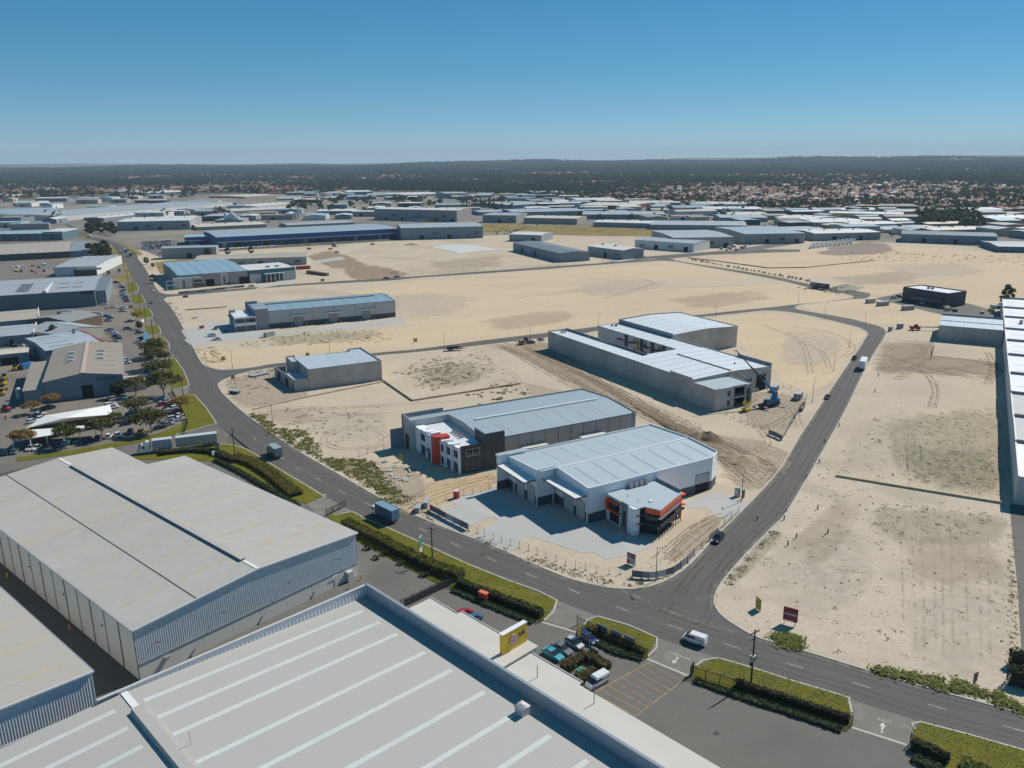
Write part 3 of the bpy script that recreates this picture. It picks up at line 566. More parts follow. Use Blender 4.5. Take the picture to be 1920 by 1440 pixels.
for u_ in (3.4,16.4,31,43.8):
    lb = MB(); lb.tube((u_,0,6.3),(u_,-1.3,6.9),.05); lb.box(u_-.25,u_+.25,-1.75,-1.2,6.85,7.0); lb.build('wall_light', m_trim, A)
bx('vent_box', A, 4.6, 5.6, -.5, 0, 2.0, 2.5, m_steel); bx('meter_cabinet', A, 46.2, 47.6, -1.0, 0, .0, 2.4, m_lgrey)
b = MB(); b.tube((44.2,-.25,0),(44.2,-.25,2.8),.06); b.tube((44.2,-.25,2.8),(42.6,-.25,2.8),.06); b.build('pipe', m_steel, A)
for v_ in (13.5,31,49,66): bx('wall_vent', A, -.1, 0, v_, v_+.7, 5.6, 6.0, m_trim)
for n_, (x, y) in enumerate(((131,1181),(14,1083))):
    p = V(x, y); t = thing('bollard', 'short yellow safety bollard beside the cream panel wall of the warehouse', 'bollard', p, group='bollards by the cream wall')
    b = MB(); b.tube((0,0,0),(0,0,1.1),.16,n=10); b.tube((0,0,1.1),(0,0,1.2),.16,.06,n=10); b.build('post', m_yellow, t)
for n_, (x, y) in enumerate(((655,1104),(677,1087))):
    p = V(x, y); t = thing('bollard', 'yellow bollard at the corrugated gable corner of the warehouse', 'bollard', p, group='bollards by the gable')
    b = MB(); b.tube((0,0,0),(0,0,1.2),.13,n=10); b.tube((0,0,1.2),(0,0,1.3),.13,.05,n=10); b.build('post', m_yellow, t)

# ---------------------------------------------------------------- B: neighbour warehouse across the alley
oB = V(169.5,1259.5,10.3); aB = aA
B_ = thing('warehouse', 'pale warehouse with corrugated end wall across the narrow dark alley', 'warehouse', (oB.x,oB.y,0), aB+math.pi/2)
# own coordinates: u runs back along the alley, v runs away from the alley
m_roofB = mat('pale_tan_roof', (.39,.36,.325), rough=.65, spec=.25, var=.05, scale=.05, var2=.03, rib=(aA+math.pi/2, .76, .012))
tB = lambda u, v=0: 10.3+min(v,25)*.06
wall(B_, (96,0), (0,0), 0, 10.1, 16, m_wallA, gap=.06)
B_.rotation_euler = (0,0,aB+math.pi/2)
ribbed('corrugated_gable', B_, (0,48), (0,0), 0, lambda u, v: 10.3+(min(v,24) if v < 24 else 48-v)*.06-.05, m_corrA)
slab('roof_sheet', B_, [(-.3,-.35,10.4),(96,-.35,10.4),(96,24,11.84),(-.3,24,11.84)], .12, m_roofB); slab('roof_sheet', B_, [(-.3,24,11.84),(96,24,11.84),(96,48.3,10.4),(-.3,48.3,10.4)], .12, m_roofB)
slab('barge_flashing', B_, [(-.45,-.35,10.46),(-.3,-.35,10.46),(-.3,24,11.9),(-.45,24,11.9)], .3, m_wtrim); slab('barge_flashing', B_, [(-.45,24,11.9),(-.3,24,11.9),(-.3,48,10.46),(-.45,48,10.46)], .3, m_wtrim)
bx('gutter', B_, -.3, 96, -.55, -.35, 10.2, 10.4, m_steel); wall(B_, (96,48), (96,0), 0, 10.1, 6, m_wallA); wall(B_, (0,48), (96,48), 0, 10.1, 12, m_wallA)
for k in range(9): slab('roof_light', B_, [(5+k*10,.8,10.49),(5.6+k*10,.8,10.49),(5.6+k*10,22,11.76),(5+k*10,22,11.76)], .02, m_stain)

# ---------------------------------------------------------------- C: foreground warehouse with striped roof lights and the sign
oC = V(687.5,1094,10.0); aC = math.radians(-45.7)
C_ = thing('warehouse', 'warehouse with deep parapet and long pale skylight strips behind the low street offices', 'warehouse', (oC.x,oC.y,0), aC)
m_roofC = mat('light_steel_roof', (.40,.39,.365), rough=.6, metal=0, spec=.25, var=.04, scale=.05, var2=.03, streak=(aC, 8, 0), rib=(aC, .76, .012))
m_par = mat('parapet_sheet', (.40,.43,.455), rough=.5, metal=.15, var=.05, scale=.3, var2=.03)
rz = lambda v: 7.5+(9.4-7.5)*min(1, -v/46) if v > -46 else 9.4-( -46-v)*.04
slab('roof_sheet', C_, [(.2,-.2,7.5),(86,-.2,7.5),(86,-46,9.4),(.2,-46,9.4)], .2, m_roofC); slab('roof_sheet', C_, [(-.0,-46,9.4),(86,-46,9.4),(86,-94,7.5),(-.0,-94,7.5)], .2, m_roofC)
# parapet walls along the street side and the alley side
wall(C_, (0,-.02), (86,-.02), 0, 10.0, 14, m_par, thick=.25, gap=.0); C_sides = wall(C_, (0,-50), (0,-.25), 0, 9.9, 8, m_par, thick=.25, gap=.0)
for o in [c for c in C_.children if c.name.startswith('wall_panel')]: pass
wall(C_, (0,-94), (0,-50), 0, 8.9, 8, m_par, thick=.25, gap=.0)
ribbed('parapet_lining', C_, (.34,-.3), (.34,-47), 7.3, lambda u, v: 9.85, m_corrA, pitch=.76, depth=-.06)
ribbed('parapet_lining', C_, (85,-.42), (.3,-.42), 7.0, lambda u, v: 9.95, mat('parapet_lining', (.36,.40,.44), rough=.5, metal=.15, var=.05), pitch=.76, depth=-.06)
bx('coping', C_, -.1, 86, -.46, .06, 10.0, 10.1, m_bluegrey); bx('coping', C_, -.12, .42, -50, -.5, 9.9, 10.0, m_lgrey)
for i, u_ in enumerate([loc(C_, x, y, 7.68).x-.45 for x, y in ((692,1140),(723,1161),(754,1184),(808,1217),(858,1250))]+[38.2,45.4,52.6,59.8,67,74.2,81.4]):
    slab('roof_light', C_, [(u_,-4.2,rz(-4.2)+.02),(u_+.95,-4.2,rz(-4.2)+.02),(u_+.95,-44.6,rz(-44.6)+.02),(u_,-44.6,rz(-44.6)+.02)], .03, m_clear)
    slab('roof_light', C_, [(u_-.8,-48.6,rz(-48.6)+.02),(u_+.15,-48.6,rz(-48.6)+.02),(u_+.15,-90,rz(-90)+.02),(u_-.8,-90,rz(-90)+.02)], .03, m_clear)
b = MB(); b.hull8([(6.2,-47.3,9.3),(86,-47.3,9.3),(86,-45.2,9.3),(6.2,-45.2,9.3)], [(6.2,-47.0,10.15),(86,-47.0,10.15),(86,-45.4,10.15),(6.2,-45.4,10.15)]); b.build('ridge_vent', m_roofC, C_)
slab('ridge_cap', C_, [(.3,-45.6,9.52),(6.2,-45.6,9.52),(6.2,-46.6,9.52),(.3,-46.6,9.52)], .08, m_wtrim)
b = MB(); b.tube((19.3,-43.6,9.2),(19.3,-43.6,11.6),.04); b.tube((19.0,-43.6,11.2),(19.9,-43.6,11.5),.02); b.tube((19.1,-43.6,10.7),(19.7,-43.6,10.8),.02); b.build('aerial', m_steel, C_)
# roof exhaust fan by the parapet
uf, vf = 46.6, -3.6
b = MB(); b.prism([(uf-.8,vf-.8),(uf+.8,vf-.8),(uf+.8,vf+.8),(uf-.8,vf+.8)], 7.6, 9.0); fan = b.build('roof_fan', mat('fan_grey', (.50,.49,.48), rough=.6, var=.06), C_)
b = MB()
for k in range(5):
    r0, r1 = .95*math.cos(k*.3), .95*math.cos((k+1)*.3); z0, z1 = 9.0+.4*math.sin(k*.3), 9.0+.4*math.sin((k+1)*.3); b.hull8([(uf-r0,vf-r0,z0),(uf+r0,vf-r0,z0),(uf+r0,vf+r0,z0),(uf-r0,vf+r0,z0)],[(uf-r1,vf-r1,z1),(uf+r1,vf-r1,z1),(uf+r1,vf+r1,z1),(uf-r1,vf+r1,z1)])
b.build('fan_dome', mat('fan_dome', (.62,.57,.54), rough=.5, var=.05), C_, smooth=True)
# low front offices (flat roofs stepping along the street side)
for a_, c_, v_, z_ in ((4.8,13.4,11.7,3.9),(13.4,29.6,12.6,4.1),(32.7,44.9,12.5,4.0)):
    bx('office_roof', C_, a_+.05, c_-.05, .25, v_, z_-.15, z_, mat('office_roof', (.50,.48,.44), rough=.7, var=.06, scale=.15, var2=.03))
    bx('office_wall', C_, a_+.1, c_-.1, .25, v_-.1, 0, z_-.16, m_lgrey); bx('gutter', C_, a_, c_, v_, v_+.22, z_-.2, z_+.02, m_trim); bx('roof_edge', C_, a_, c_, v_+.22, v_+.34, z_-.24, z_+.1, m_wtrim)
b = MB(); b.prism([(29.6,.25),(32.6,.25),(32.6,14.2),(29.6,14.2)], 0, 4.4); b.build('entrance_block', m_lgrey, C_); bx('entrance_roof', C_, 29.4, 32.8, .2, 14.4, 4.41, 4.62, mat('office_roof'))
b = MB(); b.prism([(44.9,.25),(87,.25),(87,11.3),(45.0,11.4)], 0, 4.0); b.build('office_wall', m_lgrey, C_)
b = MB(); b.prism([(44.9,.25),(87.2,.25),(87.2,11.5),(44.9,11.6)], 4.01, 4.2); b.build('office_roof', mat('office_roof'), C_)
for u_, v_ in ((38.5,8.2),(50.0,9.6)):
    b = MB(); b.tube((u_,v_,4.0),(u_,v_,6.4),.07); b.build('flue_pipe', m_trim, C_)
# ---- yellow sign standing on the office roof
S_ = thing('sign_board', 'large yellow sign with round pink logo and dark letters standing on the office roof', 'sign', (0,0,0))
S_.location = (oC.x+math.cos(aC)*30.3-math.sin(aC)*7.9, oC.y+math.sin(aC)*30.3+math.cos(aC)*7.9, 4.62); S_.rotation_euler = (0,0,aC+math.pi/2)
bx('board', S_, 0, 6.1, 0, .8, 0, 3.9, m_yellow); bx('capping', S_, -.08, 6.18, -.06, .95, 3.9, 4.05, m_wtrim)
S_.location.x += 0
def disc(name, par, x, z, r, t, m, n=28, y=0.0):
    b = MB(); b.tube((x,y,z),(x,y-t,z),r,n=n); return b.build(name, m, par)
m_pink = mat('logo_pink', (.42,.20,.24), rough=.45, var=.03); m_pale = mat('logo_pale', (.66,.56,.58), rough=.5, var=.03); m_logo_t = mat('logo_letter', (.05,.075,.08), rough=.5, var=.03)
disc('logo_disc', S_, 2.55, 2.15, 1.0, .22, m_pink)
b = MB()
for k in range(20):
    a0, a1 = math.radians(20+k*16.5), math.radians(20+(k+1)*16.5)
    b.hull8([(2.55+.72*math.cos(a0),-.225,2.15+.72*math.sin(a0)),(2.55+.72*math.cos(a1),-.225,2.15+.72*math.sin(a1)),(2.55+.84*math.cos(a1),-.225,2.15+.84*math.sin(a1)),(2.55+.84*math.cos(a0),-.225,2.15+.84*math.sin(a0))],
            [(2.55+.72*math.cos(a0),-.25,2.15+.72*math.sin(a0)),(2.55+.72*math.cos(a1),-.25,2.15+.72*math.sin(a1)),(2.55+.84*math.cos(a1),-.25,2.15+.84*math.sin(a1)),(2.55+.84*math.cos(a0),-.25,2.15+.84*math.sin(a0))])
b.box(2.5,2.62,-.25,-.225,1.8,2.55); b.box(2.5,2.85,-.25,-.225,1.8,1.9); b.box(2.75,3.3,-.25,-.225,2.1,2.22); b.tube((2.25,-.225,2.35),(2.25,-.25,2.35),.1,n=10); b.build('logo_face', m_pale, S_)
def text_part(par, txt, x, y, z, size, m, name='lettering', ext=.03, ax='CENTER'):
    o = link(name, text_mesh(txt, size, m, ext, align=ax), par); o.location = (x, y, z); o.rotation_euler = (math.pi/2, 0, 0); return o
text_part(S_, 'LG', 4.75, -.08, 2.45, 1.25, m_logo_t, ext=.08)
# ================================================================ BUILDINGS on the sand estate
# ---------------------------------------------------------------- G: white warehouse with orange office at the corner
oG = V(1103.3,981); aG = math.radians(30.3)
G_ = thing('corner_warehouse', 'white warehouse with stepped front, white canopies and orange trimmed glass office', 'warehouse', oG, aG)
m_roofG = mat('pale_blue_steel_roof', (.43,.50,.53), rough=.45, metal=.15, var=.04, scale=.1, var2=.03, rib=(aG, .76, .01), spec=.4)
m_seamG = mat('grey_skylight', (.34,.38,.40), rough=.5, var=.08)
hG, rG = 9.4, 10.3; LG_, WG = 46.2, 31.4
topG = lambda u, v: hG+(rG-hG)*max(0, (v if v <= 14.5 else (31.4-v)*14.5/16.9)/14.5)
def two_tone(par, p0, p1, zt, n, top=None, zb=2.6, up=m_white, low=m_navy):
    wall(par, p0, p1, 0, zb, n, low, name='wall_base', gap=.02); wall(par, p0, p1, zb, zt, n, up, gap=.02, top=top)
two_tone(G_, (0,0), (42.2,0), hG+.25, 7)                     # street side
two_tone(G_, (42.2,0), (46.2,2.4), hG+.5, 1); two_tone(G_, (46.2,2.4), (46.2,31.4), 10.4, 5, top=lambda u, v: topG(u, v)+.45)
two_tone(G_, (46.2,31.4), (-9.2,31.4), hG+.5, 8); two_tone(G_, (-9.2,31.4), (-9.2,30.9), 10.2, 1)
two_tone(G_, (-9.2,30.9), (-5.6,30.9), 10.2, 1)
two_tone(G_, (-5.6,30.7), (-5.6,15.5), hG+.3, 3, top=lambda u, v: topG(u, v)+.12); two_tone(G_, (-5.6,15.5), (-.22,15.5), 10.5, 1, top=lambda u, v: topG(u, v)+.35)
two_tone(G_, (0,15.5), (0,.2), hG+.3, 3, top=lambda u, v: topG(u, v)+.12)
slab('roof_sheet', G_, [(.22,.25,hG),(42.2,.25,hG),(42.2,14.5,rG),(.22,14.5,rG)], .12, m_roofG); slab('roof_sheet', G_, [(42.2,.25,hG),(45.95,2.5,hG+.15),(45.95,14.5,rG),(42.2,14.5,rG)], .12, m_roofG)
slab('roof_sheet', G_, [(-5.35,14.5,rG),(45.95,14.5,rG),(45.95,31.15,hG),(-5.35,31.15,hG)], .12, m_roofG)
bx('ridge_cap', G_, .3, 45.9, 14.2, 14.8, rG+.01, rG+.1, m_whiteroof)
for u_ in (4.0,10.2,16.6,23.0,29.4,35.6,41.6):
    slab('skylight', G_, [(u_,1.6,topG(0,1.6)+.03),(u_+.8,1.6,topG(0,1.6)+.03),(u_+.8,12.6,topG(0,12.6)+.03),(u_,12.6,topG(0,12.6)+.03)], .02, m_seamG)
    slab('skylight', G_, [(u_,17,topG(0,17)+.03),(u_+.5,17,topG(0,17)+.03),(u_+.5,28.6,topG(0,28.6)+.03),(u_,28.6,topG(0,28.6)+.03)], .02, mat('faint_skylight', (.41,.475,.50), rough=.45, metal=.1, var=.05))
bx('box_gutter', G_, -9.0, .5, 30.75, 31.25, 10.2, 10.35, m_whiteroof)
bx('coping', G_, -9.3, .8, 31.42, 31.7, 9.9, 10.6, m_white)
m_can = mat('canopy_sheet', (.66,.68,.69), rough=.5, var=.05)
for u_, va, vb in ((-5.6,15.9,31.1),(0,.3,15.6)):
    cn = bx('canopy', G_, u_-4.0, u_-.02, va, vb, 7.45, 7.6, m_can); sub(bx('canopy_edge', G_, u_-4.1, u_-4.0, va-.1, vb+.1, 7.3, 7.66, m_trim), cn)
    for e_ in (va-.1, vb): sub(bx('canopy_edge', G_, u_-4.0, u_-.02, e_, e_+.1, 7.3, 7.66, m_trim), cn)
    for k in range(3):
        b = MB(); vv = va+2.5+k*(vb-va-5)/2; b.tube((u_-3.0,vv,7.5),(u_-.05,vv,8.6),.04); sub(b.build('tie_rod', m_steel, G_), cn)
for u_, va, vb in ((-5.6,22.2,26.2),(-5.6,17.0,20.6),(0,6.6,11.2),(0,1.6,5.4)):
    door(G_, va, vb, u_, 5.0, face='l', m=m_lgrey)
door(G_, 36.3, 41.0, 0, 5.4, face='f', m=m_lgrey, open_=.5)
for u_, v_ in ((-6.1,15.2),(-.4,.1),(-1.0,14.9),(-6.2,27)): bx('downpipe', G_, u_-.14, u_+.14, v_-.14, v_+.14, 0, hG-.5, m_wtrim)
# office block
bx('office_wall', G_, 5.6, 22.0, -8.9, -.02, 0, 6.8, m_white)
b = MB(); b.prism([(5.3,-.05),(5.3,-9.2),(6.6,-11.8),(8.4,-11.8),(10.4,-15.4),(22.2,-9.9),(22.2,-.05)], 6.9, 7.15); b.build('office_roof', m_roofG, G_)
b = MB(); b.prism([(6.9,-9.0),(6.9,-11.3),(8.7,-11.4),(10.5,-14.4),(21.6,-9.3),(21.6,-8.9)], .0, 6.85); b.build('glazed_front', m_glass, G_)
for p0_, p1_ in (((8.5,-11.9),(10.4,-15.4)), ((10.4,-15.4),(21.9,-10.05))):
    wall(G_, p0_, p1_, 5.5, 6.88, 1, m_orange, name='orange_fascia', thick=.15)
bx('office_parapet', G_, 21.9, 22.2, -9.6, -.1, 6.9, 8.0, m_mgrey); bx('grey_pier', G_, 5.25, 5.6, -9.2, -6.4, 0, 7.3, mat('grey_green_wall', (.17,.19,.19), rough=.7, var=.05))
b = MB(); b.prism([(5.2,-9.2),(5.2,-11.6),(6.9,-11.8),(6.9,-9.2)], 0, 7.1); b.build('white_pier', m_white, G_)
bx('narrow_window', G_, 5.18, 5.24, -8.2, -7.5, 1.2, 5.2, m_glass)
# orange framed window box on the office flank
for va, vb, z0, z1, dd in ((-6.0,-.9,6.0,6.35,1.0),(-6.0,-.9,3.4,3.75,1.0),(-1.25,-.9,3.75,6.0,1.0)): bx('orange_frame', G_, 5.6-dd, 5.58, va, vb, z0, z1, m_orange)
bx('window', G_, 5.5, 5.59, -5.6, -1.3, 3.8, 5.95, m_glass); bx('window', G_, 5.5, 5.59, -5.4, -1.6, .3, 3.2, m_glass)
for z_ in (5.9, 3.2): bx('orange_awning', G_, 22.0, 24.0, -9.5, -5.6, z_, z_+.3, m_orange)
bx('orange_pier', G_, 21.95, 22.25, -9.8, -9.2, 0, 6.0, m_orange)
# black balcony frame and screen of slim columns
for z_ in (2.9, 5.0):
    b = MB(); b.prism([(5.6,-12.0),(8.4,-12.1),(9.6,-16.6),(20.9,-11.4),(21.6,-9.4),(10.5,-14.4),(8.7,-11.4),(6.9,-11.4)], z_, z_+.18); b.build('balcony_slab', m_trim, G_)
for k in range(17):
    t = k/16; u_, v_ = 9.5+(20.8-9.5)*t, -16.5+5.1*t; bx('slim_column', G_, u_-.06, u_+.06, v_-.06, v_+.06, 0 if k % 2 == 0 else 2.9, 5.2, m_black)
for k in range(7): t = k/6; u_, v_ = 8.5+1.0*t, -12.2-4.2*t; bx('slim_column', G_, u_-.06, u_+.06, v_-.06, v_+.06, 2.9, 5.2, m_black)
for k in range(12):
    t = (k+.5)/12; u_, v_ = 10.6+10.8*t, -14.55+5.0*t; bx('mullion', G_, u_-.04, u_+.04, v_-.1, v_-.02, 0, 5.4, m_trim)
for k in range(8): t = k/7; u_, v_ = 9.6+11.2*t, -16.4+5.0*t; bx('planter_slat', G_, u_, u_+1.1, v_-.05, v_+.05, 3.1, 3.9, mat('screen_grey', (.16,.15,.16), rough=.6, var=.1))
for k in range(4): aircon(G_, 12.2+k*1.7, -1.15, 7.35, 1.1)
for u_, v_ in ((8.6,-4.8),(9.0,-8.6)): b = MB(); b.tube((u_,v_,7.1),(u_,v_,7.9),.08); b.build('vent_pipe', m_steel, G_)
bx('roof_hatch', G_, 11.2, 12.3, -10.6, -9.8, 7.15, 7.4, m_wtrim)

# ---------------------------------------------------------------- D: grey warehouse with red panel and charcoal corner
oD = V(867.3,891.9); aD = math.radians(28)
D = thing('office_warehouse', 'grey warehouse with white office front, tall red panel and charcoal corner', 'warehouse', oD, aD)
m_roofD = mat('blue_grey_steel_roof', (.36,.43,.47), rough=.45, metal=.2, var=.05, scale=.1, var2=.03, rib=(aD, .76, .01), spec=.4)
m_wallD = mat('grey_tilt_panel', (.335,.325,.315), rough=.8, var=.05, var2=.03)
u0, u1, v0, v1, rvD = 8.3, 63.6, 1.4, 33.5, 17.3
topD = lambda u, v: 9.2+1.1*(1-abs(v-rvD)/16.1)
wall(D, (14.8,v0), (u1-1.5,v0), 0, 9.1, 10, m_wallD, gap=.14); wall(D, (u1-1.5,v0), (u1,v0), 0, 9.7, 1, m_bluegrey); wall(D, (u1,v0+.2), (u1,v1-.2), 0, 9.6, 6, m_wallD, top=lambda u, v: topD(u, v)+.35)
wall(D, (u1,v1), (-6,v1), 0, 9.7, 12, m_wallD)
wall(D, (u0,27.8), (u0,8.2), 0, 9.5, 4, m_lgrey, top=lambda u, v: topD(u, v)+.3); wall(D, (-5.6,27.8), (u0,27.8), 0, 10.0, 3, m_lgrey); wall(D, (-5.6,33.3), (-5.6,28.0), 0, 10.6, 2, m_lgrey)
for k in range(1, 10): bx('panel_joint', D, 14.8+k*4.73-.12, 14.8+k*4.73+.12, v0-.03, v0+.06, 0, 9.0, m_trim)
slab('roof_sheet', D, [(u0,v0+.1,9.2),(u1-.2,v0+.1,9.2),(u1-.2,rvD,10.3),(u0,rvD,10.3)], .12, m_roofD); slab('roof_sheet', D, [(u0,rvD,10.3),(u1-.2,rvD,10.3),(u1-.2,v1-.2,9.2),(u0,v1-.2,9.2)], .12, m_roofD)
slab('roof_sheet', D, [(-5.4,28,9.7),(u0-.02,28,9.7),(u0-.02,33.2,9.25),(-5.4,33.2,9.25)], .12, m_roofD)
bx('ridge_vent', D, 12.5, 58.5, rvD-.4, rvD+.4, 10.28, 10.75, m_whiteroof); bx('gutter', D, 14.8, u1-1.5, v0-.2, v0+.05, 9.05, 9.28, m_trim)
for u_ in (18.5,25.5,32.5,39.5,46.5,53.5):
    slab('skylight', D, [(u_,3,topD(0,3)+.03),(u_+.7,3,topD(0,3)+.03),(u_+.7,15.8,topD(0,15.8)+.03),(u_,15.8,topD(0,15.8)+.03)], .02, m_seamG)
    slab('skylight', D, [(u_,19,topD(0,19)+.03),(u_+.4,19,topD(0,19)+.03),(u_+.4,31,topD(0,31)+.03),(u_,31,topD(0,31)+.03)], .02, mat('faint_skylight_d', (.40,.47,.51), rough=.45, metal=.15, var=.05))
bx('fin_wall', D, -6.0, 8.6, 33.5, 33.75, 0, 10.7, m_bluegrey); bx('fin_wall', D, -10.4, -6.0, 32.6, 32.85, 0, 6.4, m_bluegrey)
bx('charcoal_tower', D, 8.05, 14.75, 1.15, 8.15, 0, 11.2, m_char); bx('tower_roof', D, 8.3, 14.5, 1.4, 7.9, 11.21, 11.26, m_roofD)
bx('charcoal_end_wall', D, .2, 8.04, 1.3, 1.55, 0, 8.6, m_char)
window(D, 2.0, 6.2, 1.3, 5.2, 7.2, nm=2, fm=m_wtrim); window(D, 2.0, 6.2, 1.3, .9, 2.9, nm=2, m=m_char, fm=mat('timber_frame', (.36,.30,.22), rough=.7))
b = MB(); b.prism([(.2,1.6),(8.2,1.6),(8.2,27.6),(-3.0,27.6),(-2.6,12),(-1.0,6)], 7.55, 7.7); b.build('office_roof', m_whiteroof, D)
b = MB(); b.prism([(.6,1.6),(8.2,1.6),(8.2,27.6),(-2.6,27.6),(-2.2,12),(-.6,6)], 0, 7.5); b.build('office_wall', m_white, D)
# stepped white frames of the office front
for va, vb, uu, zt in ((1.4,2.2,-.1,8.3),(4.9,5.8,-.9,8.5),(8.4,9.2,-1.6,8.7),(14.0,15.4,-3.3,9.6),(18.6,20.2,-3.1,8.6),(23.6,27.6,-3.4,8.0)):
    bx('white_frame', D, uu-.35, uu+2.6, va, vb, 0, zt, m_white)
for va, vb, uu in ((2.2,4.9,-.35),(5.8,8.4,-1.1),(9.2,11.4,-1.8),(20.2,23.6,-3.2)):
    for z0, z1 in ((.4,3.0),(4.6,6.8)): bx('window', D, uu-.16, uu+.9, va+.1, vb-.1, z0, z1, m_glass)
    bx('spandrel', D, uu-.1, uu+.8, va+.05, vb-.05, 3.05, 4.55, m_white); bx('window_head', D, uu-.1, uu+1.2, va+.05, vb-.05, 6.85, 8.0, m_white)
b = MB(); b.prism([(-3.9,14.0),(-3.6,12.3),(-2.1,11.4),(1.2,11.4),(1.2,14.0)], 0, 8.9); b.build('red_panel', m_red, D)
bx('entry_recess', D, -3.0, -2.5, 15.4, 18.6, 0, 3.2, m_glass); bx('entry_wall', D, -3.0, -2.4, 15.4, 18.6, 3.2, 7.9, m_white); bx('entry_canopy', D, -4.4, -3.0, 15.5, 18.5, 3.0, 3.25, m_bluegrey)
door(D, 28.6, 31.6, -5.6, 4.8, face='l', m=m_char)
for k in range(4): aircon(D, 4.4, 10.5+k*1.9, 7.7, 1.1)
for ua, ub in ((20.2,28.8),(41.0,50.2)):
    bx('canopy', D, ua, ub, v0-3.0, v0-.02, 4.9, 5.1, mat('dusty_canopy', (.55,.52,.47), rough=.7, var=.08)); bx('canopy_edge', D, ua-.1, ub+.1, v0-3.1, v0-3.0, 4.8, 5.2, m_trim); door(D, ua+1.5, ub-2.5, v0, 4.5, m=m_mgrey)

# ---------------------------------------------------------------- E: small tilt-up concrete building
oE = V(*(500+645*.125, 640+730*.125)); aE = math.radians(28)
E_ = thing('concrete_building', 'small grey concrete shell building with pale flat roof by the side road junction', 'building', oE, aE)
m_roofE = mat('silver_roof', (.52,.58,.62), rough=.4, metal=.2, var=.04, scale=.2, var2=.03, rib=(aE+math.pi/2, .76, .008))
wall(E_, (0,0), (31,0), 0, 8.7, 5, m_tilts); wall(E_, (31,.2), (31,27.8), 0, 8.7, 4, m_tilts); wall(E_, (31,28), (24.8,28), 0, 8.7, 1, m_tilts); wall(E_, (24.8,27.8), (24.8,24.4), 0, 8.7, 1, m_tilts); wall(E_, (24.6,24.4), (1.2,24.4), 0, 8.5, 4, m_tilts)
wall(E_, (1.2,27.6), (-2.7,27.6), 0, 8.7, 1, m_tilts); wall(E_, (-2.7,27.4), (-2.7,16.2), 0, 8.7, 2, m_tilts); wall(E_, (-2.7,16.0), (-.02,16.0), 0, 8.7, 1, m_tilts); wall(E_, (0,15.8), (0,.2), 0, 8.7, 2, m_tilts)
for ua, ub, z in ((.2,13.2,8.45),(13.5,22.0,8.3),(22.3,30.8,8.15)): bx('roof_sheet', E_, ua, ub, .2, 24.2 if ub < 24 else 27.7, z-.15, z, m_roofE)
bx('box_gutter', E_, 13.2, 13.5, .2, 24.2, 8.0, 8.1, m_trim); bx('box_gutter', E_, 22.0, 22.3, .2, 24.2, 7.95, 8.0, m_trim); bx('roof_sheet', E_, -2.5, .2, 16.2, 27.4, 7.95, 8.1, m_roofE)
wall(E_, (-5.6,.3), (-.02,.3), 0, 4.9, 1, m_tilts); wall(E_, (-7.9,27.6), (-5.6,.35), 0, 4.9, 4, m_tilts); bx('low_roof', E_, -5.5, -.1, .6, 15.9, 4.0, 4.15, m_roofE); wall(E_, (-2.9,27.6), (-7.8,27.6), 0, 4.4, 1, m_tilts)
bx('low_roof', E_, -6.6, -2.9, 16.2, 19.5, 3.9, 4.05, m_roofE)
door(E_, 9.4, 15.0, -6.65, 3.2, face='l', m=m_glass, name='shopfront'); bx('door_opening', E_, -6.0, -5.72, 2.6, 3.6, .05, 2.3, m_black); door(E_, 20, 24.5, -7.5, 3.6, face='l', m=m_black, name='shopfront')

# ---------------------------------------------------------------- F: long pale warehouse with blue steel roof
oF = V(*(410+385*.1875, 540+425*.1875)); aF = math.radians(26)
F_ = thing('long_warehouse', 'long warehouse with blue steel roof, pale panels over a navy base and three canopied doors', 'warehouse', oF, aF)
m_roofF = mat('blue_steel_roof', (.27,.385,.45), rough=.42, metal=.25, var=.05, scale=.1, var2=.03, rib=(aF, .76, .01))
u0, u1, v0, v1, rvF = 0.0, 80.2, 2.2, 32.0, 17.5
topF = lambda u, v: 9.7+1.3*(1-abs(v-rvF)/15.3)
wall(F_, (7,v0), (80.2,v0), 0, 2.7, 6, m_navy, name='wall_base', gap=.02); wall(F_, (7,v0), (80.2,v0), 2.7, 9.6, 6, m_lgrey, gap=.16)
wall(F_, (80.2,v0+.2), (80.2,31.8), 0, 10, 5, m_lgrey, top=lambda u, v: topF(u, v)+.3); wall(F_, (80.2,32), (6,32), 0, 9.9, 8, m_lgrey); wall(F_, (6,32), (-.8,32), 0, 11.2, 1, m_bluegrey); wall(F_, (-.0,31.8), (-.0,8.2), 0, 10, 4, m_bluegrey, top=lambda u, v: topF(u, v)+.3)
for k in range(1, 7): bx('panel_joint', F_, 7+k*12.2-.1, 7+k*12.2+.1, v0-.03, v0+.06, 0, 9.6, m_trim)
slab('roof_sheet', F_, [(.2,v0-.1,9.72),(80,v0-.1,9.72),(80,rvF,11),(.2,rvF,11)], .12, m_roofF); slab('roof_sheet', F_, [(.2,rvF,11),(80,rvF,11),(80,31.8,9.7),(.2,31.8,9.7)], .12, m_roofF)
bx('ridge_vent', F_, 8, 72, rvF-.4, rvF+.4, 10.98, 11.4, m_trim); bx('gutter', F_, 7, 80.2, v0-.25, v0-.02, 9.6, 9.8, m_trim)
for k in range(11):
    u_ = 10+k*6.4
    slab('skylight', F_, [(u_,3.4,topF(0,3.4)+.03),(u_+.6,3.4,topF(0,3.4)+.03),(u_+.6,16.4,topF(0,16.4)+.03),(u_,16.4,topF(0,16.4)+.03)], .02, mat('pale_skylight', (.38,.48,.53), rough=.4, metal=.1, var=.05))
    slab('skylight', F_, [(u_,18.6,topF(0,18.6)+.03),(u_+.6,18.6,topF(0,18.6)+.03),(u_+.6,31,topF(0,31)+.03),(u_,31,topF(0,31)+.03)], .02, MATS['pale_skylight'])
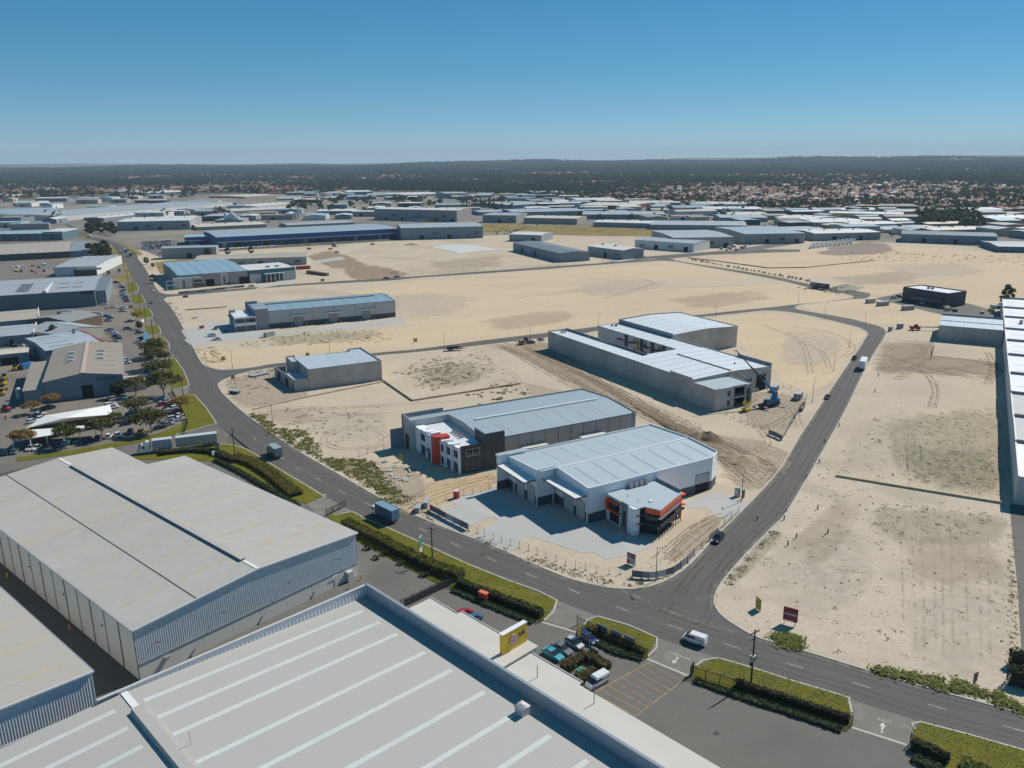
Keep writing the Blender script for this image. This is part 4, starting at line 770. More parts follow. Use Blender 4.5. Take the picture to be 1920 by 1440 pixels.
bx('grey_tower', F_, .05, 6.95, 2.0, 8.0, 0, 11.4, m_mgrey)
for ua in (20.9, 40.7, 60.1):
    door(F_, ua, ua+4.8, v0, 5.0, m=m_mgrey); bx('canopy', F_, ua-2.6, ua+7.6, v0-2.4, v0-.02, 5.9, 6.15, m_lgrey); bx('canopy_edge', F_, ua-2.7, ua+7.7, v0-2.5, v0-2.4, 5.8, 6.3, m_lgrey)
    for uu in (ua-1.8, ua+6.6): bx('bollard', F_, uu-.12, uu+.12, v0-1.6, v0-1.36, 0, 1.3, m_wtrim)
bx('office_wall', F_, -11.0, -.02, 1.6, 25.8, 0, 7.3, m_bluegrey); bx('office_roof', F_, -10.8, -.1, 2.0, 25.6, 7.31, 7.45, m_whiteroof)
for k in range(3): bx('roof_screen', F_, -10.9, -8.0+k*.01, 20.5+k*2.2, 21.9+k*2.2, 7.46, 8.8-.3*k, m_mgrey)
for z0, z1, mm in ((7.0,7.9,m_white),(3.0,4.6,m_white)): bx('white_band', F_, -11.3, .0, 1.2, 1.58, z0, z1, mm)
for z0, z1 in ((4.7,6.9),(.6,2.9)):
    for k in range(2): bx('window', F_, -10.6+k*5.5, -5.6+k*5.5, 1.45, 1.59, z0, z1, m_glass)
for k in range(3): bx('slim_column', F_, -11.2+k*5.5, -11.0+k*5.5, .9, 1.1, 0, 7.9, m_wtrim)
for k in range(3): bx('sun_hood', F_, -12.0, -11.02, 9+k*6, 13+k*6, 5.4-k*.0, 5.6, m_mgrey)
for k in range(4): aircon(F_, -1.6, 9.5+k*4, 7.45, 1.1)

# ---------------------------------------------------------------- H: long white-roofed concrete complex being finished
oH = V(1340,771.25); aH = math.radians(28.7)
H_ = thing('concrete_complex', 'large unfinished grey concrete complex with bright white roofs and a courtyard between wings', 'building', oH, aH)
m_roofH = mat('bright_white_roof', (.70,.73,.745), rough=.38, metal=.1, var=.03, scale=.1, var2=.02, rib=(aH+math.pi/2, .76, .008), spec=.5)
m_seamH = mat('roof_strip', (.46,.49,.51), rough=.5, var=.06)
wall(H_, (0,118), (0,13), 0, 8.9, 17, m_tilts, gap=.05); wall(H_, (0,13), (0,.2), 0, 8.2, 2, m_tilts, gap=.05); wall(H_, (0,26), (0,13), 8.9, 9.7, 1, m_tilts)
wall(H_, (0,0), (8.4,0), 0, 8.2, 1, m_tilts)
for z0 in (1.2, 4.9): window(H_, 5.9, 7.0, 0, z0, z0+1.9, fm=m_trim)
# open steel-framed front of the unfinished office
for ua, ub in ((8.4,9.2),(14.6,15.4),(17.4,18.2)): bx('concrete_pier', H_, ua, ub, .0, .5, 0, 8.4, m_tilt)
bx('concrete_beam', H_, 9.2, 14.6, .0, .5, 7.6, 8.4, m_tilt); bx('concrete_beam', H_, 9.2, 14.6, .0, .5, 3.5, 4.1, m_tilt); bx('concrete_beam', H_, 15.4, 17.4, .0, .5, 6.6, 7.4, m_tilt)
bx('dark_interior', H_, 8.6, 18.0, 4.0, 4.2, 0, 7.4, m_black); bx('floor_deck', H_, 8.4, 18.2, .5, 4, 3.7, 3.95, m_tilt); bx('office_roof', H_, .25, 18.0, .25, 12.6, 7.75, 7.95, mat('pale_deck_roof', (.40,.46,.49), rough=.5, metal=.1, var=.05, scale=.3))
wall(H_, (18.2,.3), (18.2,12.6), 0, 8.3, 2, m_tilts)
bx('canopy_beam', H_, 18.4, 23.6, 2.0, 2.25, 4.6, 4.9, m_steel); bx('canopy_beam', H_, 18.4, 23.6, 6.0, 6.25, 4.6, 4.9, m_steel)
for k in range(5):
    for vv in (2.1, 6.1): bx('steel_column', H_, 18.6+k*1.2, 18.78+k*1.2, vv-.09, vv+.09, 0, 4.6, m_wtrim)
topH = lambda u, v: 8.9+.7*(1-abs(u-20.3)/20.3)
wall(H_, (18.4,12.6), (41,12.6), 0, 9.3, 3, m_tilts, top=lambda u, v: topH(u, v)+.25); wall(H_, (.2,12.9), (18.4,12.9), 7.9, 9.3, 2, m_tilts, top=lambda u, v: topH(u, v)+.1)
wall(H_, (41,12.8), (41,74), 0, 9.3, 9, m_tilts, gap=.05); wall(H_, (41,32), (41,12.8), 9.3, 10.3, 2, m_bluegrey); bx('door_opening', H_, 33.0, 38.0, 12.45, 12.58, .05, 6.4, m_black); bx('door_opening', H_, 25.0, 30.5, 12.45, 12.58, .05, 5.4, m_black)
for uu in (23.5, 32.0, 39.2):
    b = MB(); b.tube((uu,12.4,8.7),(uu+3.2,8.8,5.6),.07); b.build('shoring_prop', m_wtrim, H_)
for ua, ub in ((.2,20.3),(20.3,40.8)):
    slab('roof_sheet', H_, [(ua,13,topH(ua,0)),(ub,13,topH(ub,0)),(ub,52.5,topH(ub,0)),(ua,52.5,topH(ua,0))], .12, m_roofH)
    for k in range(6):
        vv = 16+k*6.1; slab('skylight', H_, [(ua+1.4,vv,topH(ua+1.4,0)+.03),(ub-1.4,vv,topH(ub-1.4,0)+.03),(ub-1.4,vv+.6,topH(ub-1.4,0)+.03),(ua+1.4,vv+.6,topH(ua+1.4,0)+.03)], .02, m_seamH)
bx('ridge_vent', H_, 20.0, 20.6, 14, 46, 9.58, 9.9, m_trim)
# narrow wing along the haul track
wall(H_, (.2,118), (10.6,118), 0, 9.0, 2, m_tilts); wall(H_, (10.6,54.5), (10.6,117.8), 0, 9.2, 9, m_lgrey); wall(H_, (10.6,54.5), (28.6,54.5), 0, 9.0, 3, m_lgrey); wall(H_, (.2,118.0), (.25,117.9), 0, 9, 1, m_tilts)
slab('roof_sheet', H_, [(.2,52.6,8.55),(10.4,52.6,8.25),(10.4,117.8,8.25),(.2,117.8,8.55)], .12, m_roofH); slab('roof_sheet', H_, [(10.6,52.6,9.0),(28.6,52.6,9.4),(28.6,54.3,9.4),(10.6,54.3,9.0)], .1, m_roofH)
for k in range(11): vv = 57+k*5.6; slab('skylight', H_, [(.7,vv,8.57),(9.9,vv,8.3),(9.9,vv+.4,8.3),(.7,vv+.4,8.57)], .02, m_seamH)
wall(H_, (10.4,117.8), (10.4,54.5), 8.2, 9.4, 1, m_bluegrey, thick=.15)
# wing with the courtyard facade
wall(H_, (28.8,117), (28.8,54.6), 0, 8.8, 10, m_lgrey, gap=.05); wall(H_, (41.2,117), (28.8,117), 0, 8.9, 2, m_lgrey)
slab('roof_sheet', H_, [(29.0,52.6,8.6),(41.0,52.6,8.75),(41.0,116.8,8.75),(29.0,116.8,8.6)], .12, m_roofH)
for k in range(11): vv = 56+k*5.6; slab('skylight', H_, [(29.6,vv,8.64),(40.6,vv,8.78),(40.6,vv+.4,8.78),(29.6,vv+.4,8.64)], .02, m_seamH)
for vv in (92,80,72,64): bx('black_stair_bay', H_, 28.45, 28.78, vv, vv+2.2, 0, 8.6, m_char)
for vv, z_ in ((96,5.4),(88,5.4),(76,5.4),(69,5.4),(61,5.4)): bx('awning_blade', H_, 27.2, 28.75, vv-1, vv+3.4, z_, z_+.25, m_char)
for vv in (85.5,77.5,67,58.5): 
    for z0 in (1.0,5.6): bx('window', H_, 28.66, 28.76, vv, vv+2.0, z0, z0+2.1, m_glass)
bx('orange_post', H_, 28.2, 28.6, 83.4, 84.6, 2.0, 7.5, mat('ochre_panel', (.42,.26,.05), rough=.6))
for k in range(2):
    for z0 in (1.2,5.4): bx('window', H_, 30.5+k*4.5, 34.2+k*4.5, 116.95+.06, 117.06+.06, z0, z0+2.0, m_glass)
for u_, v_ in ((4.0,112),(5.8,112),(34,112.5),(36.5,112.5),(35.2,110.5)): aircon(H_, u_, v_, 8.6, 1.0)
bx('courtyard_paving', H_, 10.8, 28.4, 54.8, 117, .01, .05, m_asph2)
# the tall hall behind
topB2 = lambda u, v: 10.2+.9*(1-abs(u-62)/20)
wall(H_, (41.6,74.4), (82,74.4), 0, 10.2, 9, m_tilts, top=lambda u, v: topB2(u, v)+.25, gap=.05); wall(H_, (82,74.6), (82,117), 0, 10.6, 7, m_tilts); wall(H_, (82,117.2), (42,117.2), 0, 10.2, 7, m_tilts, top=lambda u, v: topB2(u, v)+.6); wall(H_, (41.6,117), (41.6,74.6), 0, 10.9, 7, m_bluegrey)
for ua, ub in ((41.9,62),(62,81.8)):
    slab('roof_sheet', H_, [(ua,74.7,topB2(ua,0)),(ub,74.7,topB2(ub,0)),(ub,117,topB2(ub,0)),(ua,117,topB2(ua,0))], .12, m_roofH)
    for k in range(6): vv = 78+k*6.4; slab('skylight', H_, [(ua+.8,vv,topB2(ua+.8,0)+.03),(ub-.8,vv,topB2(ub-.8,0)+.03),(ub-.8,vv+.5,topB2(ub-.8,0)+.03),(ua+.8,vv+.5,topB2(ua+.8,0)+.03)], .02, m_seamH)

# ---------------------------------------------------------------- R: long row of pale units along the right, K: concrete unit beside it, dark unit
oR = V(1900.7,944.4); aR = math.radians(60.3)
Rw = thing('unit_row', 'very long row of pale units with stepped white roofs beside the weedy lots', 'warehouse', oR, aR)
m_wallR = mat('pale_block_wall', (.50,.51,.50), rough=.8, var=.05, scale=.15, var2=.03)
cuts = [0,31,58,90,118,155,186,218,250,284,316]
for k, (a_, c_) in enumerate(zip(cuts, cuts[1:])):
    hh = 7.7+(.45 if k % 2 else 0)+(.3 if k in (3,4) else 0); rm_ = m_lgrey if k in (1,2) else m_whiteroof
    bx('wall_panel', Rw, a_+.02, c_-.02, -.25, 0, 0, hh+.25, m_wallR); bx('roof_sheet', Rw, a_+.1, c_-.1, -34, -.26, hh-.25, hh, rm_)
    bx('party_wall', Rw, c_-.15, c_+.15, -34, -.27, 0, hh+1.0, m_mgrey); bx('coping', Rw, a_+.02, c_-.02, -.32, .05, hh+.26, hh+.36, m_wtrim)
    for j in range(1 if c_-a_ < 30 else 2): bx('skylight', Rw, a_+8+j*11, a_+8.8+j*11, -32, -2, hh+.005, hh+.04, m_seamH)
bx('wall_panel', Rw, -.26, -.02, -34, 0, 0, 8.0, m_wallR); door(Rw, -8, -3, -.26, 4.6, face='l', m=m_mgrey); bx('wall_panel', Rw, 316.2, 316.4, -34, 0, 0, 8.5, m_wallR)
for u_, v_ in ((128,-9),(233,-8)): aircon(Rw, u_, v_, 8.2, 1.8)
Kb = thing('concrete_unit', 'grey concrete unit with silver roof joined to the long row of pale units', 'building', (oR.x+math.cos(aR)*214.8-math.sin(aR)*28.6, oR.y+math.sin(aR)*214.8+math.cos(aR)*28.6, 0), aR-math.pi/2)
wall(Kb, (0,0), (28.2,0), 0, 7.6, 5, m_tilts); wall(Kb, (0,29.8), (0,.2), 0, 7.9, 4, m_tilts); wall(Kb, (28.2,30), (0,30), 0, 8.6, 4, m_bluegrey)
bx('roof_sheet', Kb, .2, 28.2, .2, 14.8, 7.2, 7.4, m_roofE); bx('roof_sheet', Kb, .2, 28.2, 15, 29.8, 7.5, 7.7, m_roofE)
for k in range(4): bx('skylight', Kb, 4+k*6.5, 4.6+k*6.5, .6, 14.4, 7.405, 7.44, m_seamH); bx('skylight', Kb, 4+k*6.5, 4.6+k*6.5, 15.4, 29, 7.705, 7.74, m_seamH)
r3 = lambda x, y: (1640+x*280/1920, 520+y*280/1920)
pF, pL, pR = V(*r3(950,205),9.0), V(*r3(370,120),9.0), V(*r3(1155,180),9.0)
aK = ang2(pL, pF)
Dk = thing('dark_building', 'charcoal grey box building with white flat roof at the cul de sac', 'building', (pL.x,pL.y,0), aK)
Lk = (pF-pL).length; Wk = abs(-(pR-pF).x*math.sin(aK)+(pR-pF).y*math.cos(aK)); Wk = max(Wk, 18)
m_ink = mat('ink_wall', (.045,.05,.06), rough=.6, var=.06)
wall(Dk, (0,0), (Lk,0), 0, 9.0, 6, m_ink); wall(Dk, (Lk,.2), (Lk,Wk-.2), 0, 9.0, 4, m_ink); wall(Dk, (Lk,Wk), (0,Wk), 0, 9.0, 6, m_ink); wall(Dk, (0,Wk-.2), (0,.2), 0, 9.0, 4, m_ink)
bx('roof_sheet', Dk, .25, Lk-.25, .25, Wk-.25, 8.2, 8.4, m_whiteroof)
bx('shopfront', Dk, Lk*.18, Lk*.9, -.1, -.02, .2, 3.4, m_glass); bx('awning_blade', Dk, Lk*.3, Lk*.92, -2.4, -.02, 4.0, 4.4, mat('teal_blue', (.03,.14,.24), rough=.5)); aircon(Dk, Lk*.35, Wk*.45, 8.4, 1.3); aircon(Dk, Lk*.42, Wk*.5, 8.4, 1.3)
for k in range(5): bx('mullion', Dk, Lk*(.2+.14*k), Lk*(.2+.14*k)+.2, -.2, -.1, 0, 3.5, m_trim)
# ================================================================ BUILDINGS of the older industrial streets
ROOF = {k: mat(k+'_far_roof', c, rough=.55, metal=.1, var=.06, scale=.08, var2=.04, spec=.35) for k, c in dict(white=(.62,.62,.60), grey=(.36,.39,.41), blue=(.30,.38,.43), tan=(.42,.37,.30), brown=(.31,.265,.215), dark=(.17,.20,.22), teal=(.30,.43,.48), cream=(.58,.53,.44), rust=(.30,.19,.13)).items()}
WALL = {k: mat(k+'_far_wall', c, rough=.75, var=.06, var2=.04) for k, c in dict(white=(.60,.60,.58), grey=(.30,.31,.31), blue=(.025,.10,.26), bluegrey=(.19,.24,.28), tan=(.36,.30,.24), cream=(.45,.41,.33), dark=(.06,.07,.085), teal=(.08,.15,.19), maroon=(.22,.035,.05), yellow=(.50,.33,.05), red=(.45,.05,.05), pinkgrey=(.33,.30,.29), brown=(.14,.09,.06)).items()}
FOOT = []
def pshed(name, label, bl, br, he, hr, back, rm, wm, ax='u', nu=4, nv=2, top=False, strips=0, parapet=0.0, cat='warehouse', group=None, sm=None, rp=.5, depth=None):
    """warehouse from photo pixels: front-left and front-right corner (at the base, or at eave height he when top) and a back point at eave height"""
    z = he if top else 0.0
    o = V(*bl, z); e = V(*br, z); a = ang2(o, e); L_ = (e-o).length
    if depth is None:
        p = V(*back, he)-Vector((o.x, o.y, 0)); depth = max(6.0, -p.x*math.sin(a)+p.y*math.cos(a))
    t = thing(name, label, cat, (o.x, o.y, 0), a, group)
    shed(t, L_, depth, he, hr, wm, rm, nu=nu, nv=nv, ax=ax, strips=strips, parapet=parapet, sm=sm, rp=rp, sw=.8)
    FOOT.append((o.x+math.cos(a)*L_/2-math.sin(a)*depth/2, o.y+math.sin(a)*L_/2+math.cos(a)*depth/2, L_, depth, a)); t['_L'] = L_; t['_W'] = depth; return t
def drop(t):
    L_, W_ = t['_L'], t['_W']; del t['_L'], t['_W']; return L_, W_
# workshop with six roof vents
h1 = hgt((235,738),(231,699))
t = pshed('workshop', 'blue grey workshop with tan gable roof, big dark doorway and six white roof vents', (86,755), (235,738), h1*.93, h1*1.18, (150,650), ROOF['brown'], WALL['bluegrey'], ax='v', nu=4, nv=4); L1, W1 = drop(t)
lx = loc(t, 159-11, 740); hh = h1*1.18
bx('doorway', t, L1*.46, L1*.6, -.08, -.02, .05, 5.2, m_black); bx('ridge_flashing', t, L1/2-.8, L1/2+.8, -.2, W1, hh+.12, hh+.22, mat('tan_flashing', (.46,.36,.30), rough=.6))
m_tealtext = mat('teal_letters', (.02,.12,.17), rough=.5)
for k in range(7): bx('wall_lettering', t, L1*(.66+.033*k), L1*(.66+.033*k)+.75, -.10, -.02, 6.6+.02*k, 7.7+.02*k, m_tealtext)
bx('wall_logo', t, L1*.915, L1*.93, -.10, -.02, 6.7, 8.0, m_red)
for s_ in (.3, .7):
    for k in range(3):
        b = MB(); u_, v_ = L1*s_, W1*(.42+.12*k); zz = h1*.93+(hh-h1*.93)*(1-abs(.5-s_)*2)
        b.hull8([(u_-1.5,v_-.7,zz),(u_+1.5,v_-.7,zz),(u_+1.5,v_+.7,zz),(u_-1.5,v_+.7,zz)], [(u_-1.2,v_-.4,zz+1.1),(u_+1.2,v_-.4,zz+1.1),(u_+1.2,v_+.4,zz+1.1),(u_-1.2,v_+.4,zz+1.1)]); b.build('roof_ventilator', ROOF['white'], t)
for k in range(6): slab('skylight', t, [(L1*.55,W1*(.1+.14*k),hh*.985),(L1*.9,W1*(.1+.14*k),hh*.85+.02),(L1*.9,W1*(.1+.14*k)+.5,hh*.85+.02),(L1*.55,W1*(.1+.14*k)+.5,hh*.985)], .06, mat('orange_skylight', (.42,.34,.24), rough=.6, var=.1))
bx('side_annex', t, L1+.05, L1+8, 3, 11, 0, 4.0, WALL['cream']); bx('annex_roof', t, L1+.02, L1+8.4, 2.6, 11.4, 4.02, 4.25, ROOF['cream'])
t = pshed('lean_to', 'low flat tan lean-to shed with grey wall beside the vented workshop', (47,760), (85,755.5), 5.6, 6.2, (60,682), ROOF['brown'], WALL['bluegrey'], ax='u', rp=1, nu=2, nv=4, cat='shed'); drop(t)
t = pshed('shop_unit', 'pale blue roofed shop unit with maroon fascia facing the car park', (85.6,658), (190,643), 7.2, 8.2, (140,622), mat('pale_blue_roof', (.36,.41,.46), rough=.5, var=.05, scale=.2), WALL['bluegrey'], top=True, nu=4, nv=3, strips=0); L1, W1 = drop(t)
bx('maroon_fascia', t, L1, L1+5.2, -2.0, 3.5, 3.2, 7.0, WALL['maroon']); bx('maroon_fascia', t, L1+.2, L1+2.4, 3.6, W1, 3.4, 7.2, WALL['maroon'])
for k in range(4): bx('roof_ribbon', t, L1*.12, L1*.55, W1*(.15+.2*k), W1*(.15+.2*k)+.3, 8.1-.2*abs(k-1.5), 8.25-.2*abs(k-1.5), ROOF['grey'])
bx('roof_flue', t, L1*.82, L1*.82+1.0, W1*.8, W1*.8+1.0, 7.6, 10.2, WALL['bluegrey'])
t = pshed('gable_unit', 'grey gable roofed unit with its ridge pointing at the workshop', (112,629), (193,613), 5.6, 8.0, (150,600), ROOF['grey'], WALL['cream'], ax='v', top=True, nu=3, nv=3); drop(t)
t = pshed('gable_unit', 'dark grey roofed unit with brown gable end beside the car park', (130,604), (190,590), 5.8, 7.8, (155,577), mat('slate_roof', (.25,.255,.25), rough=.6, var=.06), WALL['brown'], top=True, nu=3, nv=2); L1, W1 = drop(t); bx('roof_vent', t, L1*.45, L1*.45+1.6, W1*.6, W1*.6+1.6, 7.3, 9.0, m_trim); bx('white_barge', t, L1+.1, L1+.8, -.3, W1+.3, 6.2, 7.2, ROOF['white'])
t = pshed('storage_shed', 'long tan roofed storage shed at the foot of the big slate blue warehouse', (-30,606), (72,597), 5.2, 6.6, (35,582), ROOF['tan'], WALL['bluegrey'], top=True, nu=4, nv=2, cat='shed'); L1, W1 = drop(t); bx('white_barge', t, L1+.1, L1+.6, -.3, W1, 4.9, 6.2, ROOF['white'])
t = pshed('storage_shed', 'grey roofed storage shed with white end between two yards', (-30,634), (61,626), 5.4, 6.8, (28,610), ROOF['grey'], WALL['bluegrey'], top=True, nu=4, nv=2, cat='shed'); L1, W1 = drop(t); bx('white_barge', t, L1+.1, L1+.6, -.3, W1, 5.0, 6.3, ROOF['white']); bx('doorway', t, L1*.5, L1*.58, -.1, -.02, 0, 3.4, m_black)
t = pshed('storage_shed', 'pale roofed open shed with blue container under its awning', (-30,668), (53,660), 5.2, 6.0, (25,653), ROOF['cream'], WALL['bluegrey'], top=True, nu=4, nv=2, cat='shed'); L1, W1 = drop(t); bx('doorway', t, L1*.35, L1*.75, -.1, -.02, 0, 3.4, m_black)
h8 = hgt((181,574),(176.4,544))
t = pshed('slate_warehouse', 'big slate blue warehouse with dark roof slots and a small sign high on its wall', (-60,590), (181,574), h8, h8+1.4, (90,522), mat('steel_blue_roof', (.335,.36,.385), rough=.5, var=.05, scale=.05), mat('slate_wall', (.115,.15,.185), rough=.7, var=.05), nu=7, nv=4); L1, W1 = drop(t)
for k in range(7): bx('roof_slot', t, L1*.36, L1*.46, W1*(.12+.06*k), W1*(.12+.06*k)+.9, h8+.55+.16*k, h8+.75+.16*k, m_trim)
for k in range(4): bx('roof_slot', t, L1*(.68+.12*(k % 2)), L1*(.77+.12*(k % 2)), W1*(.2+.2*(k//2)), W1*(.2+.2*(k//2))+.9, h8+.65+.5*(k//2), h8+.85+.5*(k//2), m_trim)
bx('white_joint', t, L1*.6, L1*.6+1.2, -.1, W1*.5, h8+.1, h8+1.6, ROOF['white']); bx('wall_sign', t, L1*.89, L1*.985, -.12, -.02, h8*.74, h8*.97, mat('navy_sign', (.015,.03,.06), rough=.5)); bx('side_block', t, L1+.1, L1+6, 6, W1, 0, h8*.85, WALL['bluegrey']); bx('block_roof', t, L1+.1, L1+6.2, 5.8, W1+.2, h8*.85+.02, h8*.85+.3, ROOF['dark'])
for k in range(5): bx('car_in_shade_stand', t, L1*(.62+.05*k), L1*(.64+.05*k), -2.2, -1.0, 0, .7, m_trim) if False else None
t = pshed('showroom', 'white and blue showroom with grey roof and dark glass front', (103.5,518.6), (183,516), 7.4, 8.6, (140,481), ROOF['grey'], WALL['white'], nu=4, nv=2); L1, W1 = drop(t)
bx('glass_front', t, L1*.45, L1*.98, -.12, -.02, .2, 5.0, m_glass); bx('blue_flank', t, -.3, -.02, 0, W1*.8, 0, 7.3, WALL['blue']); bx('fascia', t, L1*.55, L1+4, -1.8, -.15, 4.8, 6.4, ROOF['cream'])
for k in range(4): bx('roof_ventilator', t, L1*(.15+.2*k), L1*(.15+.2*k)+1.4, W1*.72, W1*.72+1.4, 8.0, 9.0, ROOF['white'])
t = pshed('long_shed', 'very long shed with dusty tan roof lights and open dark front', (-60,493), (133,483), 6.2, 9.0, (60,456), mat('dusty_tan_roof', (.345,.315,.275), rough=.65, var=.08, scale=.05), WALL['dark'], nu=7, nv=3, strips=12, sm=mat('dusty_light', (.42,.39,.34), rough=.6)); L1, W1 = drop(t); bx('end_wing', t, L1, L1+16, 2, W1-2, 0, 6.0, WALL['bluegrey'])
t = pshed('teal_factory', 'teal and glass factory front with stepped pale roofs', (-20,453), (118,450.5), 8.5, 9.3, (60,432), ROOF['teal'], WALL['teal'], nu=6, nv=2); L1, W1 = drop(t)
for k in range(5): bx('bay_wall', t, L1*(.2+.16*k), L1*(.2+.16*k)+3, -.3, -.02, 0, 7, WALL['bluegrey'] if k % 2 else m_glass)
bx('upper_roof', t, L1*.72, L1, 2, W1, 9.4, 10.4, ROOF['white'])
t = pshed('teal_factory', 'low teal roofed factory with pinkish grey wall behind the glass fronted one', (20,431.5), (93,429.5), 8.0, 9.0, (55,419.5), ROOF['teal'], WALL['pinkgrey'], nu=4, nv=2); drop(t)
# white hip-roofed sales office among the parked cars
h_ = [V(48,803,4.0), V(212,777,4.0), V(206,759,4.0), V(84,779,4.0)]; r_ = [V(120,784,6.4), V(165,768,6.4)]
cx_ = sum((p for p in h_), Vector())/4; cx_.z = 0
t = thing('sales_office', 'low sales office with broad white hip roof among the parked cars', 'building', cx_)
b = MB(); q = lambda p: tuple(p-cx_)
b.face([q(h_[0]),q(h_[1]),q(r_[1]),q(r_[0])]); b.face([q(h_[1]),q(h_[2]),q(r_[1])]); b.face([q(h_[2]),q(h_[3]),q(r_[0]),q(r_[1])]); b.face([q(h_[3]),q(h_[0]),q(r_[0])]); b.build('roof', mat('white_sheet_roof', (.74,.73,.71), rough=.5, var=.04), t)
b = MB(); ins = [(p-cx_)*.94 for p in h_]; b.prism([(p.x,p.y) for p in ins], 0, 3.9); b.build('wall', WALL['brown'], t)
ve = [V(22,828,3.4), V(178,803,3.4), V(190,796,3.4), V(48,806,3.4)]; b = MB(); b.prism([((p-cx_).x,(p-cx_).y) for p in ve], 3.3, 3.5); b.build('veranda_roof', MATS['white_sheet_roof'], t)
for k in range(6):
    p = V(24,829,3.4).lerp(V(178,804,3.4), k/5)-cx_; bx('veranda_post', t, p.x-.1, p.x+.1, p.y-.1, p.y+.1, 0, 3.3, m_wtrim)

